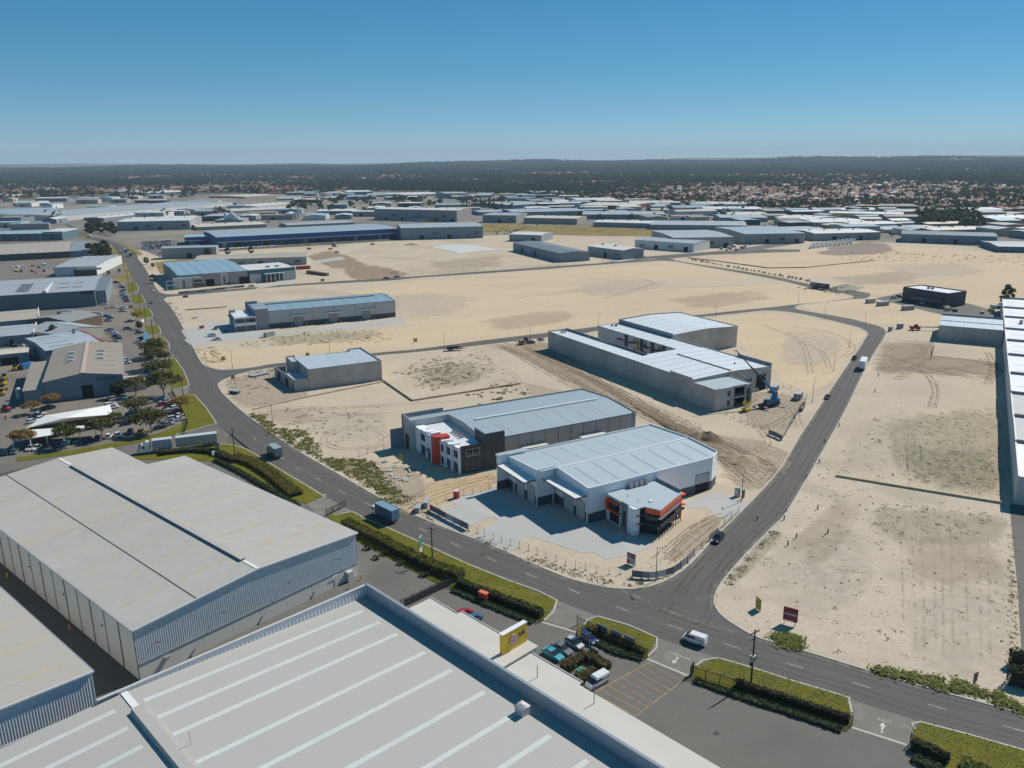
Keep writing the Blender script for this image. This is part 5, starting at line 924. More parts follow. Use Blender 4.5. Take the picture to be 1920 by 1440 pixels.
# ---------------------------------------------------------------- beyond the estate
# (front-left px, front-right px, wall px, roof px, roof, wall, label, extra)
FAR = [
 ((408,465),(746,446.5),19,12,'blue','blue','very long royal blue warehouse with pale blue grey roof behind the estate',dict(nu=14,strips=0)),
 ((752,450),(906,446),22,8,'grey','bluegrey','grey glazed factory with ribbed blue front beside the royal blue warehouse',dict(nu=9)),
 ((702,412),(857,416),21,4,'white','pinkgrey','long white roofed shed with brownish wall by the coloured containers',dict(nu=8)),
 ((304,486),(407,483),20,3,'blue','grey','plain grey box shed beside the crowded car yard',dict(nu=5)),
 ((347,459),(400,457),14,5,'teal','blue','small teal roofed office with white veranda near the car yard',dict(nu=3)),
 ((221,433),(357,430),17,8,'white','grey','white roofed hall with three roof valleys near the bend of the road',dict(nu=5)),
 ((118,414),(437,386),8,10,'grey','white','enormous low factory with finely striped roof and bright white front',dict(nu=14,strips=26)),
 ((-20,410),(113,405),8,9,'blue','grey','low blue grey roofed factory at the end of the striped one',dict(nu=6)),
 ((195,414),(280,405),5,4,'white','bluegrey','thin white roofed shed in front of the striped factory',dict(nu=4)),
 ((370,432),(500,426),6,6,'cream','tan','cream roofed shed peeping over the royal blue warehouse',dict(nu=6)),
 ((480,392),(556,386),5,5,'white','white','white roofed shed in the row behind the tank yard',dict(nu=4)),
 ((594,403),(667,402),7,4,'white','bluegrey','white roofed shed in front of the dark tree belt',dict(nu=4)),
 ((540,428),(665,422),4,6,'grey','tan','low rippled grey roof beside the white storage tank',dict(nu=5)),
 ((600,366),(650,366),4,4,'tan','grey','small tan roofed shed beyond the tree belt',dict(nu=3)),
 ((651,366),(699,365),6,3,'white','bluegrey','pale block with blue side beyond the tree belt',dict(nu=3)),
 ((520,376),(640,374),3,4,'grey','grey','wide flat grey roofs beyond the tree belt',dict(nu=4)),
 ((757,369),(830,367),4,4,'white','white','white sheds in a cluster beyond the tree belt',dict(nu=4)),
 ((836,372),(878,371),9,3,'grey','grey','tall pale grey shed standing above its white neighbours',dict(nu=3)),
 ((905,417),(968,418),14,5,'grey','grey','grey shed at the end of the dark hedge row',dict(nu=4)),
 ((900,404),(960,402),6,4,'grey','bluegrey','low grey shed behind the hedge row shed',dict(nu=3)),
 ((960,407),(1095,404),9,6,'grey','bluegrey','long grey roofed shed behind the dry grass field',dict(nu=6)),
 ((982,419),(1082,421),11,5,'cream','tan','cream roofed shed with open dark bays by the dry grass field',dict(nu=5)),
 ((1092,411),(1248,411),9,6,'grey','bluegrey','long slate roofed shed with trees before it',dict(nu=6)),
 ((1112,425),(1218,428),9,5,'white','grey','white roofed half of a double shed on the field edge',dict(nu=5)),
 ((1218,430),(1400,432),9,8,'grey','grey','grey roofed half of a double shed on the field edge',dict(nu=6)),
 ((1262,466),(1375,464),20,14,'grey','grey','blue grey factory with curved ribbed roof behind the white showroom blocks',dict(nu=6,strips=10)),
 ((1395,458),(1508,456),19,14,'blue','grey','plain grey factory with pale teal roof beside the caravan yard',dict(nu=5)),
 ((962,470),(1050,492),16,14,'dark','bluegrey','blue grey concrete unit with dark roof on the upper road',dict(nu=6)),
 ((1102,478),(1168,487),17,8,'white','grey','white roofed grey unit with glass corner on the upper road',dict(nu=4)),
 ((955,452),(1015,454),13,6,'white','grey','small white roofed grey shed with a dark roof slot',dict(nu=3)),
 ((1190,465),(1300,473),16,7,'grey','white','white and glass office block in front of the curved roof factory',dict(nu=6)),
 ((365,503),(575,496),15,9,'tan','grey','long flat roofed grey building behind the teal fronted units',dict(nu=6)),
 ((1527,452),(1650,449),14,8,'white','grey','pale roofed grey warehouse behind the caravan yard',dict(nu=6)),
 ((1688,454),(1868,460),16,7,'dark','bluegrey','long blue grey warehouse with low pitched dark roof across the sand',dict(nu=8)),
 ((1870,473),(1990,475),11,10,'grey','teal','grey roofed shed with green sign by the far sand edge',dict(nu=5)),
 ((1450,415),(1520,419),8,7,'white','cream','white roofed shed with two rows of roof vents',dict(nu=4)),
 ((1525,425),(1630,424),8,8,'white','grey','white roofed warehouse with many roof vents beside the yellow store',dict(nu=5)),
 ((1600,430),(1690,428),9,6,'white','white','white roofed annex in front of the yellow store',dict(nu=4)),
 ((1553,408),(1693,411),9,4,'white','yellow','mustard yellow store with white roof before the dark trees',dict(nu=7)),
 ((1536,398),(1690,398),4,5,'white','bluegrey','white roof just behind the mustard yellow store',dict(nu=5)),
 ((1570,390),(1722,391),4,5,'rust','dark','long rusty striped roof in front of the suburb',dict(nu=6,strips=14)),
 ((1750,440),(1862,437),8,7,'cream','grey','cream roofed sheds behind the long blue grey warehouse',dict(nu=5)),
 ((1660,437),(1760,432),6,7,'grey','grey','grey roofs stepping up behind the sand edge',dict(nu=5)),
 ((1840,420),(1960,415),8,8,'white','bluegrey','white roofed sheds by the dark tree clump',dict(nu=5)),
 ((1820,398),(1880,396),4,5,'white','grey','small white roofed sheds beyond the tree clump',dict(nu=3)),
 ((1470,440),(1555,438),7,8,'grey','grey','grey roofed workshop between caravan yard and vented sheds',dict(nu=4)),
 ((1350,416),(1440,416),8,6,'grey','grey','grey roofed workshop with red doors in the middle of the estate',dict(nu=4)),
 ((1320,388),(1420,386),5,5,'cream','dark','cream roofed row in front of the grassy field',dict(nu=5)),
 ((1262,395),(1330,395),6,4,'blue','bluegrey','blue grey roofed shed in the middle distance',dict(nu=4)),
 ((1320,398),(1430,398),6,5,'white','bluegrey','white striped roofs beside the row of dark trees',dict(nu=5)),
 ((1365,408),(1440,408),6,5,'cream','tan','tan roofed shed with palms beside it',dict(nu=4)),
 ((1087,391),(1188,393),7,6,'cream','maroon','cream roof with a dozen black vents and maroon wall',dict(nu=5)),
 ((1080,379),(1158,378),4,4,'white','bluegrey','thin white roofed shed near the suburb edge',dict(nu=4)),
 ((1033,384),(1062,384),5,4,'white','tan','small white gabled shed near the yellow machine',dict(nu=2)),
 ((960,392),(1035,388),7,8,'grey','bluegrey','slate roofed factory behind the dark pines',dict(nu=4)),
 ((1180,386),(1265,386),6,4,'cream','cream','cream shed with palms near the suburb edge',dict(nu=4)),
 ((1000,366),(1060,365),5,3,'grey','tan','tan block standing among the suburb trees',dict(nu=2)),
 ((460,372),(520,368),3,5,'cream','tan','cream roofs at the edge of the western suburb',dict(nu=3)),
 ((275,366),(360,363),4,4,'white','cream','pale school like roofs in the western suburb',dict(nu=4)),
 ((205,362),(265,361),3,3,'grey','grey','grey roofs among trees in the western suburb',dict(nu=3)),
 ((0,372),(80,369),3,4,'cream','tan','tan roofed sheds at the foot of the western trees',dict(nu=4)),
 ((30,386),(95,384),3,5,'white','bluegrey','low white roof beside the tree belt in the west',dict(nu=3)),
 ((440,400),(560,394),4,5,'cream','white','cream roofed sheds behind the tank yard',dict(nu=5)),
 ((1740,426),(1812,424),4,6,'cream','grey','cream roofed shed with white end before the dark clump',dict(nu=3)),
]
for bl, br, wp, rp_, rk, wk, label, kw in FAR:
    mx_, my_ = (bl[0]+br[0])/2, (bl[1]+br[1])/2
    h = max(4.0, hgt((mx_,my_), (mx_,my_-wp)))
    t = pshed('factory_building' if wp > 10 else 'industrial_shed', label, bl, br, h, h+1.2, (mx_, my_-wp-rp_), ROOF[rk], WALL[wk], nu=kw['nu'], nv=2, strips=kw.get('strips', 0), sm=m_seam)
    L_, W_ = drop(t)
    if wk in ('blue',): bx('lower_shade_band', t, 0.5, L_-.5, -3.0, -.05, h*.5, h*.5+.5, ROOF['grey'])
    n_ = max(2, int(L_/14))
    if wp >= 12:
        for k in range(n_):
            u_ = L_*(k+.5)/n_
            if k % 3 != 2: bx('roller_door', t, u_-2.2, u_+2.2, -.1, -.02, 0, min(4.8, h*.6), m_black if k % 2 else m_mgrey)
            else: bx('window', t, u_-3, u_+3, -.1, -.02, h*.35, h*.6, m_glass)
    if rk in ('white','cream') and L_ > 40:
        for k in range(int(L_/18)): bx('roof_ventilator', t, 6+18*k, 7.8+18*k, W_*.5-.9, W_*.5+.9, h+1.2, h+2.2, m_trim)
# teal-fronted units on the upper road (two joined halves)
t = pshed('teal_units', 'teal roofed unit with white portal frame and glass front on the upper road', (336,541), (466,531), 9.6, 10.8, (395,487), mat('teal_blue_roof', (.25,.38,.46), rough=.45, metal=.2, var=.05), WALL['pinkgrey'], nu=6, nv=3, strips=6, sm=mat('pale_teal_light', (.38,.50,.56), rough=.4)); L_, W_ = drop(t)
bx('white_front', t, -3, 9, -3.4, -.05, 0, 7.2, m_lgrey); bx('narrow_window', t, 2.6, 3.8, -3.5, -3.41, .8, 6, m_glass); bx('porch_roof', t, -4, 16, -3.8, -.05, 7.3, 7.7, ROOF['teal']); bx('glass_front', t, 9.2, 17, -2.6, -.05, 0, 7.0, m_glass)
for a_ in (0,1,2): bx('portal_post', t, -9+a_*4.5, -8.6+a_*4.5, -5.4, -5.0, 0, 6.6, m_wtrim)
for z_ in (3.2,6.4): bx('portal_beam', t, -9, .4, -5.4, -5.0, z_, z_+.35, m_wtrim)
for x0, x1, z0, z1 in ((9.6,17,3.6,4.0),(9.6,17,6.3,6.7),(9.6,10,4,6.3),(16.6,17,4,6.3)): bx('white_window_frame', t, x0, x1, -3.0, -2.65, z0, z1, m_wtrim)
for a_, w_ in ((19,6),(43,7)): bx('roller_door', t, a_, a_+w_, -.12, -.02, 0, 5.2, m_black)
bx('pale_pier', t, 29.5, 35, -.8, -.03, 0, 9.2, m_lgrey); bx('narrow_window', t, 31.5, 32.7, -.9, -.82, 1, 6.5, m_glass)
t = pshed('teal_units', 'unit with pale roof, teal fascia and columned porch on the upper road', (468,531), (555,523.5), 9.4, 9.8, (520,492), ROOF['white'], WALL['teal'], nu=4, nv=3, parapet=.3); L_, W_ = drop(t)
bx('porch_roof', t, L_*.3, L_*.72, -5, -.05, 6.2, 6.6, ROOF['teal']); bx('shopfront', t, L_*.32, L_*.68, -.15, -.03, .1, 5.6, m_glass)
for k in range(5): bx('porch_column', t, L_*(.33+.09*k), L_*(.33+.09*k)+.5, -4.6, -4.1, 0, 6.2, m_wtrim)
bx('pale_pier', t, .5, 9, -.6, -.03, 0, 6.6, m_lgrey); bx('pale_pier', t, L_-10, L_-.5, -.6, -.03, 0, 7.0, m_lgrey)
for k in range(2): bx('roof_slot', t, L_*(.45+.2*k), L_*(.45+.2*k)+3, W_*.25, W_*.25+1.5, 9.9, 10.6, m_trim)
t = thing('shipping_container', 'bright red shipping container at the end of the flat roofed grey building', 'container', V(555,505), math.radians(20)); bx('box', t, 0, 12, -2.5, 0, 0, 2.8, WALL['red']); bx('door_end', t, 12, 12.1, -2.4, -.1, .1, 2.7, m_trim)
t = thing('brick_stacks', 'low dark brown timber stockpile beside the red container', 'stockpile', V(580,512), math.radians(-40)); bx('stack', t, 0, 26, -3, 0, 0, 2.2, WALL['brown']); bx('stack_cover', t, 0, 12, -3.1, .1, 2.21, 2.4, m_dark_soil)
# white storage tank with stack, and the silo group
t = thing('storage_tank', 'white round storage tank with tall stack in the yard behind the blue warehouse', 'tank', V(546,411)); b = MB(); b.tube((0,0,0),(0,0,9),9,n=16); b.tube((0,0,9),(0,0,12),9,2,n=16); b.build('drum', ROOF['white'], t); b = MB(); b.tube((12,0,0),(12,0,17),1.8,n=10); b.build('stack', ROOF['white'], t)
for k, (x, y, h) in enumerate(((425,420,15),(431,420,12),(436,420,17),(441,420,13),(447,420,9))):
    t = thing('silo', 'white silo standing in a cluster beside the striped factory', 'silo', V(x, y), group='silos by the striped factory'); b = MB(); b.tube((0,0,2),(0,0,h),2.6,n=10); b.tube((0,0,h),(0,0,h+2),2.6,.5,n=10); b.build('barrel', ROOF['white'], t); b = MB(); b.tube((0,0,0),(0,0,2),1.4,n=6); b.build('hopper', m_steel, t)
for k, (x, y, c) in enumerate(((765,415,'teal'),(776,416,'blue'),(787,416,'yellow'),(797,416,'red'),(806,416,'maroon'))):
    t = thing('shipping_container', {'teal':'green','blue':'blue','yellow':'yellow','red':'red','maroon':'dark red'}[c]+' shipping container standing before the long brownish shed', 'container', V(x, y), math.radians(5)); bx('box', t, 0, 12, -2.4, 0, 0, 2.6+.0*k, mat('bright_'+c, {'teal':(.03,.30,.25),'blue':(.03,.16,.42),'yellow':(.55,.38,.06),'red':(.5,.05,.04),'maroon':(.3,.04,.05)}[c], rough=.6)); bx('roof_panel', t, .1, 11.9, -2.3, -.1, 2.61, 2.68, ROOF['grey'])

# ---- the many smaller sheds that pack the far industrial streets
def clear_of(x, y, r):
    for cx, cy, L_, W_, a in FOOT:
        dx, dy = x-cx, y-cy; u = abs(dx*math.cos(a)+dy*math.sin(a)); v = abs(-dx*math.sin(a)+dy*math.cos(a))
        if u < L_/2+r and v < W_/2+r: return False
    return True
rs_ = random.Random(11)
PACK = [([(0,378),(440,368),(560,384),(540,420),(440,430),(380,420),(240,402),(110,418),(0,428)], 30, 'the striped factory'), ([(560,400),(700,382),(960,400),(960,414),(860,412),(700,412),(560,424)], 12, 'the tank yard'), ([(960,368),(1300,384),(1440,396),(1440,425),(1250,420),(1100,405),(960,400)], 40, 'the dry grass field'), ([(1440,400),(1720,398),(1720,440),(1500,436),(1440,425)], 26, 'the mustard store'), ([(1840,402),(1920,404),(1990,460),(1870,448)], 12, 'the dark grove'), ([(560,362),(960,368),(960,376),(700,374),(560,382)], 22, 'the tree belt')]
PK_R = ['white','grey','blue','cream','white','tan','grey','teal','brown']; PK_W = ['grey','bluegrey','tan','white','cream','dark','pinkgrey']
for poly, n, near_ in PACK:
    made = tries = 0; xs_ = [p[0] for p in poly]; ys_ = [p[1] for p in poly]
    while made < n and tries < 3000:
        tries += 1; x, y = rs_.uniform(min(xs_), max(xs_)), rs_.uniform(min(ys_), max(ys_)); c = False
        for i in range(len(poly)):
            (xa, ya), (xb, yb) = poly[i], poly[i-1]
            if (ya > y) != (yb > y) and x < (xb-xa)*(y-ya)/(yb-ya)+xa: c = not c
        if not c: continue
        p = V(x, y); L_, W_ = rs_.uniform(26,75), rs_.uniform(18,42); r = .5*math.hypot(L_, W_)*.8
        if not clear_of(p.x, p.y, r): continue
        a = rs_.choice((.12,.12,.12+math.pi/2,-.1)); FOOT.append((p.x, p.y, L_+8, W_+8, a)); rk, wk = rs_.choice(PK_R), rs_.choice(PK_W); h = rs_.uniform(5.5,9)
        t = thing('industrial_shed', '%s roofed shed packed among the streets by %s' % (rk if rk != 'blue' else 'blue grey', near_), 'shed', (p.x-math.cos(a)*L_/2+math.sin(a)*W_/2, p.y-math.sin(a)*L_/2-math.cos(a)*W_/2, 0), a, 'sheds packed by '+near_)
        bx('wall', t, 0, L_, 0, W_, 0, h-.02, WALL[wk]); rr = rs_.uniform(.6,2.2)
        slab('roof_sheet', t, [(-.3,-.3,h),(L_+.3,-.3,h),(L_+.3,W_/2,h+rr),(-.3,W_/2,h+rr)], .15, ROOF[rk]); slab('roof_sheet', t, [(-.3,W_/2,h+rr),(L_+.3,W_/2,h+rr),(L_+.3,W_+.3,h),(-.3,W_+.3,h)], .15, ROOF[rk]); bx('roller_door', t, L_*.3, L_*.3+5, -.12, -.02, 0, 4.4, m_black); made += 1
# ================================================================ VEGETATION
L_DARK = leafmat('gum_leaves', (.075,.09,.045)); L_MID = leafmat('olive_leaves', (.135,.135,.05)); L_BRIGHT = leafmat('fresh_leaves', (.15,.18,.04)); L_AUT = leafmat('tan_leaves', (.26,.17,.06)); L_HEDGE = leafmat('hedge_leaves', (.24,.22,.045)); L_DEEP = leafmat('deep_green_leaves', (.06,.09,.04)); L_RUST = leafmat('rusty_leaves', (.17,.11,.05))
m_bark = mat('bark', (.15,.12,.09), rough=.9, var=.2)
def raw_mesh(name, verts, faces, mats, mi=None):
    me = bpy.data.meshes.new(name); nv, nf = len(verts), len(faces); k = faces.shape[1]
    me.vertices.add(nv); me.vertices.foreach_set('co', np.asarray(verts, np.float32).ravel())
    me.loops.add(nf*k); me.loops.foreach_set('vertex_index', faces.astype(np.int32).ravel())
    me.polygons.add(nf); me.polygons.foreach_set('loop_start', np.arange(0, nf*k, k, dtype=np.int32)); me.polygons.foreach_set('loop_total', np.full(nf, k, np.int32))
    for m in mats: me.materials.append(m)
    if mi is not None: me.polygons.foreach_set('material_index', np.asarray(mi, np.int32))
    me.update(calc_edges=True); return me
def leaf_quads(cent, size, flat=.5, rng=RNG, lay=1.0):
    """small randomly turned leaf faces at the given centres"""
    n = len(cent); a = rng.normal(size=(n,3)); a[:,2] *= flat; a /= np.linalg.norm(a, axis=1)[:,None]
    b = np.cross(a, rng.normal(size=(n,3))*np.array([lay,lay,1.0])); b[:,2] *= lay; b /= np.linalg.norm(b, axis=1)[:,None]
    s = (size*rng.uniform(.6,1.4,size=(n,1)))
    v = np.stack([cent-a*s-b*s*.6, cent+a*s-b*s*.6, cent+a*s+b*s*.6, cent-a*s+b*s*.6], 1).reshape(-1,3)
    f = np.arange(4*n).reshape(n,4); return v, f
def crown_points(n, w, h, zc, clumps, rng=RNG, shape='umbrella'):
    th = rng.uniform(0, 2*math.pi, clumps); rr = np.sqrt(rng.uniform(.02,1,clumps))*w*.42
    if shape == 'umbrella': zz = zc+h*.5*(1-(rr/(w*.5))**2)*rng.uniform(.3,1.0,clumps)-h*.12*rng.uniform(0,1,clumps)
    else:
        ph = rng.uniform(-1,1,clumps); rr = w*.42*np.sqrt(1-ph**2)*rng.uniform(.5,1,clumps); zz = zc+h*.45*ph
    C = np.stack([rr*np.cos(th), rr*np.sin(th), zz], 1); idx = rng.integers(0, clumps, n)
    r = rng.normal(size=(n,3)); r /= np.linalg.norm(r, axis=1)[:,None]; r *= rng.uniform(.3,1,size=(n,1))**.5
    rad = rng.uniform(.10,.19,clumps)[idx][:,None]*w
    return C[idx]+r*rad*np.array([1,1,.62]), C
def trunk_mb(C, hfork, r):
    b = MB(); b.tube((0,0,-.1),(0.1,0,hfork),r,r*.75,n=7)
    order = RNG.permutation(len(C))[:9]
    for k in order:
        c = Vector(C[k]); mid = Vector((c.x*.45, c.y*.45, hfork+(c.z-hfork)*.55)); b.tube((.1,0,hfork*.96), mid, r*.5, r*.32, n=5); b.tube(mid, c, r*.32, r*.1, n=4)
    return b
TREE_PROTO = {}
def tree_proto(kind, leaf, w=9.0, h=7.5, fork=2.4, n=1500, size=.26, shape='umbrella', clumps=34):
    if kind in TREE_PROTO: return TREE_PROTO[kind]
    pts, C = crown_points(n, w, h-fork, fork+(h-fork)*.45, clumps, shape=shape)
    v, f = leaf_quads(pts, size); me = raw_mesh('crown', v, f, [leaf]); tm = trunk_mb(C, fork, .2*h/8).mesh('trunk', m_bark)
    TREE_PROTO[kind] = (tm, me, w, h); return TREE_PROTO[kind]
for k in range(3): tree_proto('street_%d' % k, L_MID, w=9+k, h=7.5+.4*k, n=1700)
tree_proto('tan_0', L_AUT, w=7.5, h=6, n=1100); tree_proto('green_0', L_BRIGHT, w=8, h=7, n=1400); tree_proto('dark_0', L_DARK, w=8, h=9, fork=2, n=1500, shape='round', size=.3); tree_proto('dark_1', L_DEEP, w=6.5, h=8, fork=1.6, n=1200, shape='round', size=.28); tree_proto('pine', L_DARK, w=7, h=15, fork=2, n=1800, shape='round', size=.34, clumps=50)
def plant_tree(px, kind, label, hm=None, group=None, name='street_tree', wm=None):
    tm, cm, w, h = TREE_PROTO[kind]; s = (hm or h)/h; sw = (wm/w if wm else s)*random.uniform(.95,1.05)
    t = thing(name, label, 'tree', V(*px), random.uniform(0, 6.28), group); t.scale = (sw, sw, s)
    link('trunk', tm, t); link('crown', cm, t); return t
GRP = 'spreading trees round the car yard'
for px, kd, hm, lab in (((44,840),'tan_0',6.5,'spreading tree turning orange at the far corner of the sales office veranda'),((127,836),'green_0',8,'bright green spreading tree between the veranda and the parked cars'),((192,822),'street_0',7.8,'olive tree beside the white parked hatchbacks'),((284,811),'street_1',9,'broad olive tree in the car yard behind the road train'),
    ((258,782),'street_2',8,'olive tree by the black cars in the middle of the yard'),((221,746),'dark_1',7,'round dark tree in front of the teal lettering of the workshop'),((255,741),'street_0',8.2,'spreading tree beside the workshop annex'),((308,745),'street_1',11,'tall feathery tree at the fence by the driveway crossing'),((300,716),'street_2',10.5,'feathery tree second along the car yard fence'),
    ((293,692),'street_0',10,'feathery tree third along the car yard fence'),((287,670),'street_1',9,'feathery tree at the far end of the car yard fence'),((61,776),'tan_0',5,'small tan tree near the grey wall of the lean-to'),((99,764),'tan_0',5.5,'small bare rusty tree in front of the workshop doorway'),((340,772),'tan_0',6,'thin brown tree at the corner of the grass verge'),((216,797),'green_0',5,'bushy green tree beside the sales office'),
    ((258,601),'tan_0',5.5,'small orange tree at the edge of the long car park'),((262,618),'dark_1',5,'small dark tree behind the blue banner sign'),((103,640),'dark_0',9,'dark bushy palm clump behind the grey gable unit'),((93,636),'street_0',7,'grey leafless looking tree beside the palm clump')):
    plant_tree(px, kd, lab, hm)
for px, kd, hm, lab in (((289,531),'dark_0',7,'dark tree at the kerb beside the teal unit'),((275,496),'dark_1',7,'dark kerbside tree by the dry field'),((287,502),'dark_1',4.5,'small round tree in the dry field corner'),((224,511),'dark_1',3.5,'low dark bush beside the parked trucks of the showroom'),((204,516),'dark_1',4,'dark bush in front of the showroom glass'),
    ((347,482),'dark_0',9,'tall dark tree at the wall of the grey box shed'),((390,484),'dark_0',10,'dark pair of trees at the end of the grey box shed'),((427,479),'dark_0',8,'round tree between grey box shed and blue warehouse'),((471,477),'dark_0',8,'round tree on the verge before the blue warehouse')):
    plant_tree(px, kd, lab, hm)
for k, (x, y) in enumerate(((170,480),(180,476),(190,480),(196,473),(204,482),(176,487),(187,487),(198,487))): plant_tree((x, y), 'dark_0', 'dark tree in the dense clump at the bend of the upper road', random.uniform(9,13), 'dense clump at the road bend')
for k, (x, y) in enumerate(((170,441),(178,437),(190,439),(200,435),(165,436),(185,431),(208,437),(214,441),(176,431))): plant_tree((x, y), 'dark_0', 'dark tree in the thicket beside the three valley hall', random.uniform(12,18), 'thicket by the valley roofed hall')
for k in range(15):
    x = 440+k*20+random.uniform(-6,6); plant_tree((x, 466-(x-440)*.057), 'dark_1', 'young street tree along the front of the royal blue warehouse', random.uniform(4,7), 'street trees before the blue warehouse')
t = plant_tree((1885,583), 'pine', 'tall dark pine beside the end of the long pale unit row', 17, name='pine_tree')
# low street shrubs along the diagonal road
shr_pts, _ = crown_points(160, 2.0, 1.3, .6, 8, shape='round'); v_, f_ = leaf_quads(shr_pts, .2); SHRUB = raw_mesh('shrub', v_, f_, [L_MID]); v_, f_ = leaf_quads(shr_pts*1.1, .22); SHRUB_D = raw_mesh('shrub', v_, f_, [L_DARK])
for k in range(34):
    t_ = k/33; p = V(1296,489).lerp(V(1512,529), t_); o = link('shrub', SHRUB, None); o.location = p+Vector((random.uniform(-1,1)+3, random.uniform(-1,1)+4, 0)); o.scale = (random.uniform(.7,1.4),)*3; o.rotation_euler = (0,0,random.random()*6)
    tag(o, 'small round shrub in the row along the diagonal road', 'shrub', 'shrubs along the diagonal road')
# ---- far trees one by one, then the rest as one wood
def blob_tree(name, leaf, w, h, seed, n=70, conic=0.0):
    rng = np.random.default_rng(seed); pts, C = crown_points(n, w, h*.75, h*.58, 7, rng, 'round'); v, f = leaf_quads(pts, w*.13, 1.0, rng)
    b = MB(); b.tube((0,0,-.5),(0,0,h*.5),.3,.18,n=4); nb = len(b.v); V_ = np.vstack([v, np.array(b.v)]); F_ = np.vstack([f]+[np.array([[q+len(v) for q in fc]]) for fc in b.f if len(fc) == 4])
    return raw_mesh(name, V_, F_, [leaf, m_bark], [0]*len(f)+[1]*(len(F_)-len(f)))
FT = [blob_tree('far_tree', L_DARK, 10, 11, 1), blob_tree('far_tree', L_DARK, 8, 13, 2), blob_tree('far_tree', L_DEEP, 11, 9, 3), blob_tree('far_tree', L_MID, 9, 9, 4)]
def belt(poly, n, label, group, hs=(9,15), kinds=(0,1,2)):
    xs = [p[0] for p in poly]; ys = [p[1] for p in poly]; made = 0
    while made < n:
        x, y = random.uniform(min(xs), max(xs)), random.uniform(min(ys), max(ys)); c = False
        for i in range(len(poly)):
            (xa, ya), (xb, yb) = poly[i], poly[i-1]
            if (ya > y) != (yb > y) and x < (xb-xa)*(y-ya)/(yb-ya)+xa: c = not c
        if not c: continue
        o = link('far_tree', FT[random.choice(kinds)], None); s = random.uniform(*hs)/11; o.location = V(x, y); o.scale = (s*random.uniform(.9,1.3), s*random.uniform(.9,1.3), s); o.rotation_euler = (0,0,random.random()*6.28)
        tag(o, label, 'tree', group); made += 1
belt([(80,366),(375,360),(375,372),(80,378)], 46, 'dark tree in the long belt behind the striped factory', 'tree belt behind the striped factory', (12,18))
belt([(535,378),(700,372),(700,396),(600,404),(540,402)], 46, 'tree in the belt between the tank yard and the white sheds', 'tree belt by the tank yard')
belt([(700,372),(865,374),(865,384),(700,392)], 22, 'tree in the row behind the brownish long shed', 'tree row behind the brownish shed')
belt([(862,378),(960,376),(962,398),(865,398)], 34, 'dark pine in the dense row behind the glazed grey factory', 'pine row behind the glazed factory', (11,15), (0,1))
belt([(1715,396),(1838,400),(1842,432),(1720,428)], 58, 'dark tree in the thick grove beside the mustard store', 'grove beside the mustard store', (12,17), (0,1,2))
belt([(1478,380),(1560,376),(1556,396),(1482,398)], 22, 'tree in the grove behind the vented white sheds', 'grove behind the vented sheds')
belt([(225,402),(420,394),(424,408),(230,412)], 16, 'tree along the white front of the striped factory', 'trees before the striped factory', (9,14), (0,3))
belt([(48,406),(118,404),(120,416),(50,418)], 9, 'tree beside the blue grey roofed factory', 'trees by the blue grey factory', (9,14), (0,1))
belt([(985,400),(1420,396),(1440,420),(1000,416)], 36, 'scattered tree between the middle distance sheds', 'trees between the sheds', (7,12), (0,2,3))
belt([(1440,400),(1900,440),(1900,450),(1500,440)], 12, 'scattered tree between the far sheds by the sand', 'trees by the far sand edge', (6,10), (0,2,3))
# suburb boundary (photo line above which houses and trees fill the view)
BX = [-200,0,200,450,560,700,900,1000,1200,1300,1440,1560,1720,1920,2200]; BY = [376,374,364,362,366,358,362,368,378,382,390,392,386,398,402]
def pix(x, y, z):
    dy = y*cP-(z-CAM_H)*sP; bb = y*sP+(z-CAM_H)*cP; a = x*F_PX/dy; b = bb*F_PX/dy
    return CX+a*cR-b*sR, CY-(a*sR+b*cR)
def suburb_points(n, dmin, dmax, power, margin=0.0):
    d = (dmin**power+(dmax**power-dmin**power)*RNG.random(n))**(1/power); th = RNG.uniform(-.70,.70,n)
    x, y = d*np.sin(th), d*np.cos(th); px_, py_ = pix(x, y, 0.0)
    ok = py_ < np.interp(px_, BX, BY)-margin
    return np.stack([x[ok], y[ok], d[ok]], 1)
# gentle structure: streets of houses in patches, trees everywhere
def noise2(x, y, s): return np.sin(x/s+1.3*np.sin(y/(s*1.7)))*np.cos(y/s*.8+1.1*np.sin(x/(s*1.3)))
hp = suburb_points(30000, 1000, 6000, 1.2, 1.0); _c, _s = math.cos(.5), math.sin(.5); _u, _v = hp[:,0]*_c+hp[:,1]*_s, -hp[:,0]*_s+hp[:,1]*_c; _u = np.round(_u/19)*19; _v = np.round(_v/31)*31+np.where(np.round(_v/31) % 2 == 0, 4.5, -4.5)
_k = np.unique(np.stack([_u, _v], 1), axis=0); hp = np.stack([_k[:,0]*_c-_k[:,1]*_s+RNG.normal(0,1.2,len(_k)), _k[:,0]*_s+_k[:,1]*_c+RNG.normal(0,1.2,len(_k)), np.zeros(len(_k))], 1); hp = hp[noise2(hp[:,0], hp[:,1], 330.) > -.3]

tp = suburb_points(190000, 1000, 10500, 1.05); _n = .6*noise2(tp[:,0], tp[:,1], 330.)+.4*noise2(tp[:,0]+900, tp[:,1], 120.)+.3*noise2(tp[:,0], tp[:,1]+500, 45.); tp = tp[RNG.random(len(tp)) < np.clip(.5-.85*_n, .06, .9)]
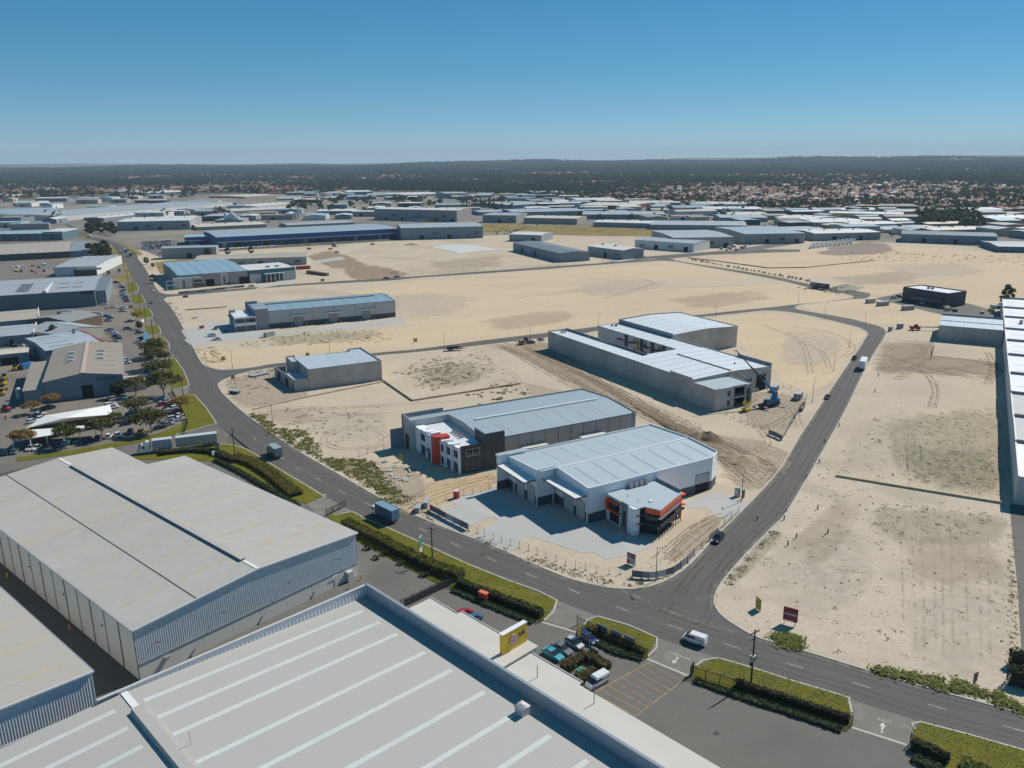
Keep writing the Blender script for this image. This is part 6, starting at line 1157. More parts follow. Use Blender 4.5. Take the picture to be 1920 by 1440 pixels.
# relief: low ridges far away
def relief(x, y):
    d = np.sqrt(x*x+y*y); r = np.clip((d-4500)/6000, 0, 1)
    return r*r*(40+18*np.sin(x/1900.+.6)+13*np.sin(x/610.+1.7)+7*np.sin(x/230.)+ np.clip(x-2500, 0, 4000)*.012)
def scatter(name, pts, meshes, smin, smax, label, mats=None, grow=0.0, rot=True):
    me = bpy.data.meshes.new(name); n = len(pts); co = np.zeros((n,3), np.float32); co[:,:2] = pts[:,:2]; co[:,2] = relief(pts[:,0], pts[:,1])
    me.vertices.add(n); me.vertices.foreach_set('co', co.ravel())
    at = me.attributes.new('inst_scale', 'FLOAT', 'POINT'); at.data.foreach_set('value', (RNG.uniform(smin, smax, n)*(1+grow*np.clip((pts[:,2]-1500)/6000, 0, 1))).astype(np.float32))
    ar = me.attributes.new('inst_rot', 'FLOAT', 'POINT'); ar.data.foreach_set('value', (RNG.uniform(0, 6.28, n) if rot else RNG.choice([.5,2.07,3.64,5.2], n)+RNG.normal(0,.05,n)).astype(np.float32))
    ai = me.attributes.new('inst_kind', 'INT', 'POINT'); ai.data.foreach_set('value', RNG.integers(0, len(meshes), n).astype(np.int32))
    o = link(name, me); tag(o, label, None, None, 'stuff')
    lib = bpy.data.collections.new(name+'_kinds')
    for k, m in enumerate(meshes): lib.objects.link(bpy.data.objects.new('%s_kind_%02d' % (name, k), m))
    g = bpy.data.node_groups.new(name, 'GeometryNodeTree'); g.interface.new_socket('Geometry', in_out='INPUT', socket_type='NodeSocketGeometry'); g.interface.new_socket('Geometry', in_out='OUTPUT', socket_type='NodeSocketGeometry')
    N = g.nodes.new; gi, go = N('NodeGroupInput'), N('NodeGroupOutput'); ip = N('GeometryNodeInstanceOnPoints'); ci = N('GeometryNodeCollectionInfo')
    ci.inputs['Collection'].default_value = lib; ci.inputs['Separate Children'].default_value = True; ci.inputs['Reset Children'].default_value = True
    def na(nm, ty):
        a = N('GeometryNodeInputNamedAttribute'); a.data_type = ty; a.inputs['Name'].default_value = nm; return a.outputs['Attribute']
    cx = N('ShaderNodeCombineXYZ'); L = g.links.new
    L(na('inst_rot','FLOAT'), cx.inputs['Z']); L(gi.outputs[0], ip.inputs['Points']); L(ci.outputs[0], ip.inputs['Instance']); ip.inputs['Pick Instance'].default_value = True
    L(na('inst_kind','INT'), ip.inputs['Instance Index']); L(cx.outputs[0], ip.inputs['Rotation']); L(na('inst_scale','FLOAT'), ip.inputs['Scale']); L(ip.outputs[0], go.inputs[0])
    md = o.modifiers.new('scatter', 'NODES'); md.node_group = g; return o
tp[:,2] = np.hypot(tp[:,0], tp[:,1])
scatter('woodland', tp, FT[:3]+[FT[0], FT[2]], .5, 1.1, 'dark suburban woodland spreading to the horizon', grow=1.3)
# houses: 300 nearest as things, the others as one mass
def house_mesh(rm, wm, l, w, seed):
    b = MB(); h = 2.7; b.box(-l/2,l/2,-w/2,w/2,0,h,1); e = .5; r = l/2-w/2
    P_ = [(-l/2-e,-w/2-e,h),(l/2+e,-w/2-e,h),(l/2+e,w/2+e,h),(-l/2-e,w/2+e,h)]; R_ = [(-r,0,h+w*.26),(r,0,h+w*.26)]
    b.face([P_[0],P_[1],R_[1],R_[0]]); b.face([P_[1],P_[2],R_[1]]); b.face([P_[2],P_[3],R_[0],R_[1]]); b.face([P_[3],P_[0],R_[0]])
    x = l*.18; b.box(x,x+5,-w/2-5,-w/2-.01,0,h,1); b.face([(x-.4,-w/2-5.4,h),(x+5.4,-w/2-5.4,h),(x+2.5,-w/2-2.5,h+1.6)]); b.face([(x+5.4,-w/2-5.4,h),(x+5.4,0,h),(x+2.5,0,h+1.6),(x+2.5,-w/2-2.5,h+1.6)]); b.face([(x-.4,0,h),(x-.4,-w/2-5.4,h),(x+2.5,-w/2-2.5,h+1.6),(x+2.5,0,h+1.6)])
    return b.mesh('house', [rm, wm])
HR = [mat('terracotta_tiles', (.21,.085,.05), rough=.8, var=.12), mat('brown_tiles', (.19,.12,.09), rough=.8, var=.12), mat('salmon_tiles', (.27,.14,.09), rough=.8, var=.1), mat('grey_tiles', (.22,.22,.22), rough=.8, var=.1), mat('pale_sheet', (.36,.36,.34), rough=.6, var=.08), mat('cream_sheet', (.33,.29,.22), rough=.7, var=.08)]
HW = mat('cream_brick', (.24,.19,.14), rough=.85, var=.1)
HM = [house_mesh(HR[k], HW, 15+k % 3*2, 9+k % 2, k) for k in range(6)]; HNAME = ['terracotta tiled house','brown tiled house','salmon tiled house','grey tiled house','pale metal roofed house','cream roofed house']
hp[:,2] = np.hypot(hp[:,0], hp[:,1]); hp = hp[np.argsort(hp[:,2])]; near, rest = hp[:300], hp[300:]
pick = [0,1,2,0,3,0,0,2,5,1]
for k, (x, y, d) in enumerate(near):
    i = pick[random.randrange(10)]; o = link('house', HM[i]); o.location = (x, y, float(relief(np.array(x), np.array(y)))); o.rotation_euler = (0, 0, random.choice([.5,2.07,3.64,5.2])+random.gauss(0,.05)); o.scale = (random.uniform(1.0,1.3),)*3
    tag(o, HNAME[i]+' among the trees at the near edge of the suburb', 'house', 'houses at the suburb edge')
scatter('suburb_houses', rest, [HM[i] for i in pick], .95, 1.35, 'rows of tiled houses filling the distant suburb', grow=.6, rot=False)
# distant ground relief
nx, ny = 120, 40; xs = np.linspace(-15400,15400,nx); ys = np.linspace(4300,16000,ny); X, Y = np.meshgrid(xs, ys); Zr = relief(X, Y)-.6
vv = np.stack([X,Y,Zr],2).reshape(-1,3); ii = np.arange(nx*ny).reshape(ny,nx); ff = np.stack([ii[:-1,:-1],ii[:-1,1:],ii[1:,1:],ii[1:,:-1]],2).reshape(-1,4)
o = link('hills', raw_mesh('hills', vv, ff, [m_floor])); o['kind'] = 'structure'

# ================================================================ VEHICLES
PAINT = {k: mat('paint_'+k, c, rough=.3, var=.02, var2=.01, spec=.5, coat=.4, metal=.05) for k, c in dict(white=(.70,.70,.69), silver=(.42,.43,.44), grey=(.16,.17,.18), black=(.018,.018,.02), navy=(.02,.035,.09), blue=(.04,.13,.28), teal=(.03,.22,.30), cyan=(.05,.36,.46), red=(.36,.02,.03), yellow=(.60,.36,.02), green=(.03,.13,.09), cream=(.55,.50,.40), maroon=(.14,.015,.03)).items()}
m_tyre = mat('tyre_rubber', (.02,.02,.02), rough=.9, var=.1); m_rim = mat('wheel_rim', (.35,.35,.36), rough=.4, metal=.6, var=.05); m_cglass = glass('car_glass', (.015,.02,.025), .06)
m_head = mat('headlight_lens', (.75,.75,.72), rough=.15, var=.02); m_tail = mat('taillight_lens', (.35,.01,.01), rough=.2, var=.02); m_plastic = mat('black_plastic', (.03,.03,.03), rough=.7, var=.05)
def loft(st, zb=.24):
    b = MB(); n = len(st)
    for x, zt, w in st:
        for y, z in ((-w*.92,zb),(-w,zb+.15),(-w,zt*.72),(-w*.93,zt),(w*.93,zt),(w,zt*.72),(w,zb+.15),(w*.92,zb)): b.v.append((x,y,z))
    for i in range(n-1):
        for k in range(8): l = (k+1) % 8; b.f.append((i*8+k, i*8+l, (i+1)*8+l, (i+1)*8+k)); b.m.append(0)
    b.f.append(tuple(range(8))[::-1]); b.m.append(0); b.f.append(tuple((n-1)*8+k for k in range(8))); b.m.append(0)
    b.f = [f[::-1] for f in b.f]; return b
def frustum(b, x0, x1, w0, z0, X0, X1, w1, z1, mi=0):
    b.hull8([(x0,-w0,z0),(x1,-w0,z0),(x1,w0,z0),(x0,w0,z0)], [(X0,-w1,z1),(X1,-w1,z1),(X1,w1,z1),(X0,w1,z1)], mi)
def wheel_mesh(r, w):
    b = MB(); b.tube((0,-w/2,0),(0,w/2,0),r,n=14,mi=0); b.tube((0,-w/2-.012,0),(0,w/2+.012,0),r*.62,n=10,mi=1); return b.mesh('wheel', [m_tyre, m_rim])
WH = wheel_mesh(.32,.22); WHT = wheel_mesh(.5,.3)
_b = MB(); _b.tube((0,-.11,0),(0,.11,0),.32,n=16); TYRE = _b.mesh('tyre', m_tyre); _b = MB(); _b.tube((0,-.13,0),(0,.13,0),.2,n=10); RIM = _b.mesh('rim', m_rim)
def car_kind(kind):
    if kind == 'sedan':
        b = loft([(-2.3,.62,.70),(-2.2,.92,.84),(-1.6,.97,.89),(-.5,.96,.9),(.9,.94,.9),(1.6,.86,.88),(2.15,.74,.82),(2.3,.55,.66)]); frustum(b,-1.02,.12,.66,1.40,-.95,.05,.62,1.46)
        g = MB(); frustum(g,-1.85,1.05,.82,.93,-1.05,.15,.66,1.41); wb = (-1.38,1.42)
    elif kind == 'hatch':
        b = loft([(-1.95,.62,.72),(-1.9,.98,.82),(-1.3,1.0,.86),(-.3,.98,.86),(.8,.95,.86),(1.4,.88,.84),(1.85,.74,.76),(1.98,.55,.62)]); frustum(b,-1.62,.22,.66,1.46,-1.55,.12,.62,1.52)
        g = MB(); frustum(g,-1.9,1.05,.80,.95,-1.64,.25,.66,1.47); wb = (-1.2,1.28)
    elif kind == 'suv':
        b = loft([(-2.3,.7,.78),(-2.25,1.08,.88),(-1.5,1.1,.93),(-.3,1.08,.93),(.9,1.05,.93),(1.7,.98,.9),(2.2,.85,.82),(2.32,.62,.7)],.32); frustum(b,-2.05,.32,.74,1.70,-1.98,.24,.70,1.76)
        g = MB(); frustum(g,-2.2,1.1,.86,1.05,-2.06,.35,.74,1.71); wb = (-1.4,1.42)
    elif kind == 'ute':
        b = loft([(-2.6,.9,.86),(-2.55,1.02,.9),(-.9,1.02,.92),(.2,1.05,.92),(1.2,1.05,.92),(1.8,1.0,.9),(2.4,.85,.84),(2.5,.62,.7)],.34); frustum(b,-.75,.62,.72,1.66,-.7,.55,.68,1.72); b.box(-2.5,-.95,-.85,.85,1.03,1.10)
        b.box(-2.55,-.92,-.9,-.82,1.02,1.32); b.box(-2.55,-.92,.82,.9,1.02,1.32); b.box(-2.6,-2.52,-.9,.9,1.02,1.32)
        g = MB(); frustum(g,-.92,1.25,.86,1.05,-.78,.65,.72,1.67); wb = (-1.55,1.55)
    else:   # van
        b = loft([(-2.35,1.0,.80),(-2.3,1.15,.86),(-1.0,1.18,.88),(.6,1.18,.88),(1.6,1.12,.87),(2.1,.95,.84),(2.35,.6,.76)],.28); frustum(b,-2.32,1.05,.86,1.70,-2.2,.75,.76,2.02); b.box(-2.3,-.35,-.845,.845,1.15,1.72); b.box(-2.28,-2.1,-.83,.83,1.15,1.72)
        g = MB(); frustum(g,-2.2,1.85,.85,1.14,-2.15,1.02,.83,1.71); wb = (-1.5,1.5)
    return b, g, wb
CARK = {}
for kd in ('sedan','hatch','suv','ute','van'):
    b, g, wb = car_kind(kd); me = b.mesh('body', PAINT['white']); me.polygons.foreach_set('use_smooth', [False]*len(me.polygons)); CARK[kd] = (me, g.mesh('window_glass', m_cglass), wb)
def car(pos, heading, kind, col, label, group=None, detail=False):
    t = thing('parked_car' if group else 'car', label, 'van' if kind == 'van' else 'car', pos, heading, group)
    me, gm, wb = CARK[kind]; o = link('body', me, t); omat(o, PAINT[col]); link('window_glass', gm, t)
    for x in wb:
        for s in (-1, 1):
            w = link('wheel', TYRE if detail else WH, t); w.location = (x, s*.78, .32)
            if detail: link('rim', RIM, w)
    if detail:
        zf = {'sedan':.62,'hatch':.66,'suv':.8,'ute':.85,'van':.8}[kind]; xf = {'sedan':2.2,'hatch':1.9,'suv':2.25,'ute':2.42,'van':2.18}[kind]; xr = {'sedan':-2.26,'hatch':-1.93,'suv':-2.29,'ute':-2.6,'van':-2.34}[kind]
        for s in (-1, 1): bx('headlight', t, xf-.2, xf+.02, s*.62-.17, s*.62+.17, zf-.04, zf+.1, m_head); bx('taillight', t, xr-.03, xr+.05, s*.66-.1, s*.66+.1, zf+.02, zf+.24, m_tail); bx('side_mirror', t, .75, .95, s*.95-.1, s*.95+.1, 1.0 if kind != 'van' else 1.2, 1.15 if kind != 'van' else 1.4, m_plastic)
        bx('front_bumper', t, xf+.0, xf+.1, -.6, .6, .3, .48, m_plastic)
    return t
aRd = ang2(V(284,587), V(302,624)); aPk = aRd+math.pi/2; aTr = ang2(V(150,850), V(262,831))
CN = dict(white='white', silver='silver', grey='dark grey', black='black', navy='navy', blue='blue', teal='teal', cyan='turquoise', red='red', yellow='yellow', green='green', cream='cream', maroon='maroon')
KN = dict(sedan='sedan', hatch='hatchback', suv='four wheel drive', ute='utility truck', van='van')
def row(lst, ang_, where, group):
    for x, y, c, k in lst: car(V(x, y), ang_+random.choice((0, math.pi))+random.uniform(-.05,.05), k, c, '%s %s parked %s' % (CN[c], KN[k], where), group)
row([(219,531,'navy','suv'),(226,536,'white','sedan'),(229,540,'black','sedan'),(231,545,'blue','sedan'),(229,549,'silver','sedan'),(232,555,'silver','suv'),(234,559,'navy','sedan'),(236,562,'teal','sedan'),(238,566,'red','sedan')], aPk, 'along the verge side of the long car park', 'cars along the verge of the long car park')
row([(192,553,'white','suv'),(194,559,'blue','sedan'),(197,563,'white','sedan'),(194,567,'navy','sedan'),(195,572,'white','sedan')], aPk, 'against the wall of the slate warehouse', 'cars by the slate warehouse wall')
row([(202,578,'white','sedan'),(210,577,'silver','sedan'),(219,577,'white','hatch'),(229,578,'white','suv'),(237,577,'white','sedan'),(238,583,'white','sedan'),(229,584,'grey','suv')], aRd, 'in the cross row of the long car park', 'cars in the cross row')
row([(201,594,'navy','sedan'),(206,598,'blue','suv'),(203,603,'silver','suv'),(242,604,'grey','sedan'),(240,618,'grey','suv'),(261,625,'green','sedan'),(264,637,'navy','suv'),(262,643,'white','suv')], aPk, 'loosely in the middle of the long car park', 'cars loose in the long car park')
row([(205,620,'teal','sedan'),(210,624,'silver','sedan'),(214,627,'white','sedan'),(218,632,'navy','sedan'),(221,636,'grey','sedan'),(212,646,'navy','suv')], aPk, 'in front of the maroon fascia', 'cars before the maroon fascia')
row([(236,677,'white','ute'),(236,682,'white','ute'),(243,716,'white','ute')], aPk, 'beside the workshop annex', 'cars by the workshop annex')
row([(275,677,'grey','suv'),(278,684,'white','sedan'),(281,692,'silver','sedan'),(280,700,'navy','suv'),(282,706,'blue','sedan'),(284,713,'white','sedan'),(283,721,'navy','suv')], aPk, 'under the trees along the yard fence', 'cars under the fence trees')
row([(304,751,'teal','sedan'),(309,755,'silver','sedan'),(306,760,'red','sedan'),(320,763,'navy','sedan'),(323,768,'white','hatch'),(330,774,'red','sedan'),(333,782,'white','sedan'),(326,787,'silver','suv'),(337,788,'white','sedan'),(316,797,'silver','sedan'),(309,799,'grey','sedan'),(300,804,'black','sedan')], aPk+.25, 'in the curved row at the yard corner', 'cars in the curved corner row')
row([(215,750,'silver','suv'),(240,752,'teal','suv'),(212,766,'white','suv'),(208,762,'white','suv'),(247,777,'black','suv'),(246,793,'yellow','sedan'),(236,797,'black','hatch')], aTr+.2, 'between the workshop and the sales office', 'cars round the sales office')
row([(265,811,'yellow','sedan'),(244,813,'navy','hatch'),(222,817,'white','hatch'),(205,820,'white','hatch'),(184,823,'navy','sedan'),(165,827,'navy','sedan'),(145,829,'teal','sedan'),(124,833,'teal','sedan'),(112,836,'navy','sedan'),(70,842,'white','sedan'),(57,843,'silver','sedan'),(28,849,'grey','sedan'),(12,851,'navy','sedan')], aTr+math.pi/2-.35, 'in the front row along the truck driveway', 'cars along the truck driveway')
row([(74,779,'white','sedan'),(66,783,'navy','sedan'),(72,788,'white','hatch'),(62,792,'white','hatch'),(92,767,'black','ute')], aTr+.3, 'at the blind end of the sales office', 'cars at the end of the sales office')
# lone cars and vans
aMain = ang2(V(1232,1174), V(1332,1208))
car(V(1302,1204), aMain+math.pi, 'van', 'white', 'white van driving on the main road past the side road mouth', detail=True)
car(V(1120,1283), ang2(V(1140,1272), V(1096,1296)), 'van', 'white', 'white van with open rear door parked at the office corner by the yellow bay lines', detail=True)
aS = ang2(V(1345,1018), V(1400,962))
car(V(1346,1014), aS+math.pi, 'suv', 'black', 'black four wheel drive on the side road beside the white corner warehouse', detail=True)
car(V(1551,747), aS+math.pi, 'sedan', 'maroon', 'dark red car parked at the edge of the side road near the crane', detail=True)
car(V(1602,674), aS+math.pi, 'suv', 'black', 'black car beside the white box truck on the side road')
car(V(288,546), aRd, 'sedan', 'white', 'small white car on the upper main road near the teal units'); car(V(284,569), aRd, 'hatch', 'grey', 'small dark car on the upper main road alone')
aLG = ang2(V(1022,1220), V(1052,1238))
for x, y, c, k, lb in ((1037,1231,'cyan','sedan','turquoise sedan parked beside the brown hedge below the yellow sign'),(1054,1221,'grey','sedan','dark grey sedan parked between the turquoise and silver cars'),(1077,1211,'silver','hatch','silver hatchback parked next to the yellow flag'),(1101,1202,'navy','suv','dark navy people mover parked against the fence with notice boards')): car(V(x, y), aLG, k, c, lb, detail=True)
car(V(857,1145), aLG, 'sedan', 'red', 'red car half hidden behind the low office roof', detail=True) if False else None
car(V(871,1154), aLG+math.pi/2, 'hatch', 'red', 'red hatchback mostly hidden behind the low office roof edge'); car(V(889,1164), aLG+math.pi/2, 'hatch', 'blue', 'blue hatchback mostly hidden behind the low office roof edge')
car(V(1014,637.5), math.radians(120), 'sedan', 'silver', 'silver car parked at the far end of the concrete complex')
car(V(408,638), math.radians(20), 'ute', 'white', 'white utility parked on the sand by the long warehouse driveway'); car(V(398,631), math.radians(20), 'van', 'white', 'white van parked at the apron of the long warehouse'); car(V(405,617), math.radians(110), 'suv', 'grey', 'dark four wheel drive in the shade of the long warehouse office'); car(V(423,621), math.radians(110), 'sedan', 'teal', 'teal car in the shade of the long warehouse office')
car(V(472,538), math.radians(15), 'ute', 'white', 'white utility on the upper road before the teal units'); car(V(430,534), math.radians(15), 'suv', 'grey', 'dark car behind the hoarding of the teal units'); car(V(725,523), math.radians(15), 'ute', 'grey', 'dark utility by the upper road near the stripped ground'); car(V(745,520), math.radians(15), 'ute', 'silver', 'silver utility with trailer by the upper road')
for x, y, c in ((1676,560,'white'),(1686,558,'navy'),(1731,570,'white')): car(V(x, y), math.radians(-20), 'suv', c, CN[c]+' four wheel drive in front of the charcoal box building', 'cars at the charcoal building')
for x, y, c, k in ((625,460,'navy','van'),(628,463,'black','ute'),(620,468,'grey','ute'),(632,474,'grey','suv'),(580,468,'grey','van'),(699,459,'maroon','ute')): car(V(x, y), math.radians(40), k, c, '%s %s on the bare ground near the blue warehouse road' % (CN[c], KN[k]), 'vehicles on the bare ground')
# small cars of the far yards (too small to show parts)
def tiny_car(col):
    b = MB(); b.box(-2.2,2.2,-.9,.9,.25,.95); b2 = MB(); frustum(b,-1.6,.9,.8,.95,-1.1,.3,.65,1.45,1); frustum(b,-1.05,.25,.62,1.451,-1.0,.2,.6,1.48,0); return b.mesh('far_car', [PAINT[col], m_cglass])
TC = {c: tiny_car(c) for c in ('white','silver','grey','navy','red','blue')}
def yard(corner, du, dv, nu, nv, label, group, jit=.4, keep=.85):
    o = V(*corner); a = V(*du)-o; b = V(*dv)-o
    for i in range(nu):
        for j in range(nv):
            if random.random() > keep: continue
            c = random.choice(('white','white','silver','silver','grey','navy','blue','red')) if random.random() < .9 else 'grey'
            p = o+a*((i+.5)/nu)+b*((j+.5)/nv)+Vector((random.uniform(-jit,jit), random.uniform(-jit,jit), 0)); q = link('far_car', TC[c]); q.location = (p.x, p.y, .03); q.rotation_euler = (0,0,math.atan2(b.y,b.x)+random.uniform(-.05,.05))
            tag(q, '%s car standing %s' % (CN[c], label), 'car', group)
yard((266,471),(322,466),(268,455),15,5,'in the crowded car yard by the grey box shed','cars in the crowded yard')
yard((300,480),(345,476),(296,473),9,1,'at the front edge of the crowded car yard','cars at the edge of the yard')
yard((930,441),(985,438),(925,434),8,3,'beside the dry grass field','cars beside the dry field',keep=.7)
yard((970,423),(1045,424),(970,420),9,1,'before the cream roofed shed','cars before the cream shed',keep=.8)
yard((1395,462),(1440,459),(1395,458),6,1,'at the plain grey factory','cars at the grey factory',keep=.7)
yard((1420,424),(1530,422),(1420,420),12,2,'between the sheds in the middle distance','cars between the middle sheds',keep=.6)
# caravans of the sales yard
b = MB(); b.hull8([(-2.8,-1.1,.4),(2.6,-1.1,.4),(2.6,1.1,.4),(-2.8,1.1,.4)], [(-2.6,-1.0,2.6),(2.9,-1.0,2.6),(2.9,1.0,2.6),(-2.6,1.0,2.6)], 0); b.box(-1.2,1.4,-1.13,-1.09,1.3,2.0,1); b.tube((0,-1.0,.35),(0,1.0,.35),.35,n=10,mi=1); CARAV = b.mesh('caravan', [PAINT['white'], m_cglass])
for i in range(3):
    for j in range(11):
        p = V(1520+j*7.6+i*3, 466-j*.9-i*3.2); o = link('caravan', CARAV); o.location = p; o.rotation_euler = (0,0,random.uniform(.9,1.2)); tag(o, 'white caravan in the sales yard beside the plain grey factory', 'caravan', 'caravans in the sales yard')
# ---- trucks
def truck(pos, heading, label, box_m, cab_m, blen=7.0, bh=2.7, bw=2.45, wheels=3, roof_m=None):
    t = thing('box_truck', label, 'truck', pos, heading); x0 = -blen/2-1
    bx('cargo_box', t, x0, x0+blen, -bw/2, bw/2, 1.05, 1.05+bh, box_m); bx('box_roof', t, x0-.02, x0+blen+.02, -bw/2-.02, bw/2+.02, 1.05+bh, 1.12+bh, roof_m or m_lgrey); bx('chassis', t, x0, x0+blen+1.8, -.5, .5, .6, 1.04, m_plastic)
    b = MB(); cx0 = x0+blen+.15; frustum(b, cx0, cx0+2.0, 1.15, .55, cx0, cx0+1.9, 1.15, 1.5); frustum(b, cx0, cx0+1.9, 1.15, 1.5, cx0, cx0+1.55, 1.05, 2.6); b.build('cab', cab_m, t)
    bx('windscreen', t, cx0+1.7, cx0+1.93, -1.0, 1.0, 1.5, 2.3, m_cglass)
    for s in (-1, 1): bx('side_window', t, cx0+.5, cx0+1.5, s*1.13-.03, s*1.13+.03, 1.55, 2.3, m_cglass); bx('door_leaf', t, x0-.04, x0-.01, s*.6-.56, s*.6+.56, 1.1, 1.0+bh, roof_m or box_m); bx('taillight', t, x0-.05, x0+.02, s*1.0-.12, s*1.0+.12, .8, 1.0, m_tail)
    for x in [cx0+1.0, x0+1.5]+([x0+2.7] if wheels > 2 else []):
        for s in (-1, 1): w = link('wheel', WHT, t); w.location = (x, s*1.0, .5)
    return t
aB = ang2(V(745,985), V(700,962)); truck(V(722,972), aB, 'blue curtain sided truck on the main road beside the clipped hedge', mat('blue_curtain', (.02,.07,.19), rough=.5, var=.05), PAINT['white'], 7.4, 2.8, roof_m=mat('truck_roof_blue', (.16,.27,.36), rough=.5, var=.05))
aGt = ang2(V(528,864), V(500,842)); truck(V(515,855), aGt, 'dark green box truck on the main road near the driveway crossing', PAINT['green'], PAINT['green'], 5.6, 2.6, wheels=2, roof_m=mat('truck_roof_grey', (.26,.31,.34), rough=.5, var=.05))
aW = ang2(V(1610,702), V(1628,668)); truck(V(1618,690), aW, 'tall white box truck driving up the side road', PAINT['white'], PAINT['white'], 9.5, 3.2, roof_m=mat('truck_roof_white', (.60,.66,.69), rough=.5))
truck(V(245,480), aRd+math.pi, 'dark truck with white roof on the far stretch of main road', PAINT['navy'], PAINT['white'], 6, 2.6, wheels=2); truck(V(236,473), aRd+math.pi, 'blue truck parked on the far stretch of main road', mat('bright_blue_box', (.02,.20,.42), rough=.5), PAINT['white'], 5.5, 2.4, wheels=2); truck(V(168,445), aRd+.6, 'white truck at the far bend of the main road', PAINT['white'], PAINT['white'], 6, 2.5, wheels=2)
# road train turning into the driveway
p0, p1 = V(408,833), V(268,850); aT = ang2(p0, p1); dT = (p1-p0).normalized()
t = thing('road_train', 'white prime mover pulling two grey curtain trailers into the driveway', 'truck', p0, aT); Lt = (p1-p0).length
m_curt = mat('grey_curtain', (.37,.36,.34), rough=.7, var=.08, scale=.4); m_curt2 = mat('blue_grey_curtain', (.33,.37,.39), rough=.7, var=.06, scale=.4); m_trroof = mat('trailer_roof', (.45,.50,.53), rough=.5, var=.05)
k1, k2 = Lt*.555, Lt*.865
for a_, c_, mm in ((0,k1,m_curt),(k1+1.2,k2,m_curt2)):
    bx('trailer_body', t, a_, c_, -1.25, 1.25, 1.2, 4.1, mm); bx('trailer_roof', t, a_-.03, c_+.03, -1.28, 1.28, 4.1, 4.2, m_trroof); bx('trailer_chassis', t, a_+.3, c_-.3, -.6, .6, .85, 1.19, m_plastic); bx('rear_frame', t, a_-.06, a_-.01, -1.25, 1.25, 1.2, 4.15, m_lgrey)
    for x in (a_+1.2, a_+2.5, a_+3.8):
        for s in (-1, 1): w = link('wheel', WHT, t); w.location = (x, s*1.0, .5)
b = MB(); frustum(b, k2+.8, k2+4.4, 1.2, .6, k2+.8, k2+4.2, 1.2, 1.7); frustum(b, k2+.8, k2+3.9, 1.2, 1.7, k2+.9, k2+3.3, 1.1, 3.1); frustum(b, k2+.9, k2+2.9, 1.1, 3.1, k2+1.0, k2+1.9, 1.0, 3.9); b.build('cab', PAINT['white'], t)
bx('windscreen', t, k2+3.35, k2+3.95, -1.0, 1.0, 1.9, 2.8, m_cglass); bx('bull_bar', t, k2+4.4, k2+4.55, -1.1, 1.1, .5, 1.3, m_steel)
for s in (-1, 1): bx('side_window', t, k2+2.2, k2+3.1, s*1.15-.04, s*1.15+.04, 1.8, 2.6, m_cglass); b = MB(); b.tube((k2+.6,s*1.1,1.0),(k2+.6,s*1.1,4.2),.1,n=8); b.build('exhaust_stack', m_steel, t)
for x in (k2-.3, k2+1.2, k2+3.5):
    for s in (-1, 1): w = link('wheel', WHT, t); w.location = (x, s*1.0, .5)
# ---- blue mobile crane by the unfinished complex
pc = V(1441.6,763); tip = V(1380.6,657.5,21.0); t = thing('mobile_crane', 'blue mobile crane with long black boom raised over the unfinished complex', 'crane', pc, aH)
m_crane = mat('crane_blue', (.01,.16,.30), rough=.4, var=.04, coat=.3); inv = Matrix.Rotation(-aH, 3, 'Z'); T = inv @ (tip-pc); T.z = 21.0
bx('carrier', t, -4.5, 4.5, -1.3, 1.3, .8, 1.6, m_plastic); b = MB(); b.hull8([(-1.8,-1.3,1.65),(3.4,-1.3,1.65),(3.4,1.3,1.65),(-1.8,1.3,1.65)], [(-1.4,-1.2,3.0),(3.0,-1.2,2.6),(3.0,1.2,2.6),(-1.4,1.2,3.0)]); b.build('turret', m_crane, t)
bx('operator_cab', t, -2.6, -1.0, -1.4, -.2, 1.65, 3.4, m_crane); bx('cab_window', t, -2.64, -1.2, -1.44, -.3, 2.4, 3.2, m_cglass); bx('counterweight', t, 2.6, 4.2, -1.3, 1.3, 1.65, 3.0, m_crane)
piv = Vector((2.2,0,3.0)); b = MB(); b.hull8([(1.2,-.6,2.6),(3.6,-.6,2.6),(3.6,.6,2.6),(1.2,.6,2.6)], [(1.8,-.5,5.6),(3.4,-.5,5.6),(3.4,.5,5.6),(1.8,.5,5.6)]); b.build('mast_foot', m_crane, t)
dB = (T-Vector((2.4,0,5.2))); q0 = Vector((2.4,0,5.2)); b = MB(); b.tube(q0, q0+dB*.30, .55, .5, n=8); b.build('boom_base', m_crane, t); b = MB(); b.tube(q0+dB*.28, q0+dB*.62, .36, .33, n=8); b.tube(q0+dB*.6, T, .26, .2, n=8); b.build('boom', m_plastic, t)
b = MB(); b.tube(q0+dB*.04+Vector((-1.0,0,-2.6)), q0+dB*.26, .14, n=6); b.build('lift_cylinder', m_wtrim, t); b = MB(); b.tube(T, T+Vector((-1.2,0,.2)), .15, n=6); b.tube(T+Vector((-.4,0,0)), T+Vector((-.4,0,-4.5)), .03, n=4); b.box(T.x-.65,T.x-.15,-.2+T.y,.2+T.y,T.z-5.1,T.z-4.5); b.build('hook', m_plastic, t)
for x in (-3.4,-2.0,2.0,3.4):
    for s in (-1, 1): w = link('wheel', WHT, t); w.location = (x, s*1.1, .5)
for x in (-4.2, 4.2):
    for s in (-1, 1): bx('outrigger', t, x-.25, x+.25, min(s*1.2,s*3.2), max(s*1.2,s*3.2), .9, 1.2, m_steel); bx('outrigger_pad', t, x-.4, x+.4, s*3.2-.4, s*3.2+.4, .0, .25, m_plastic)
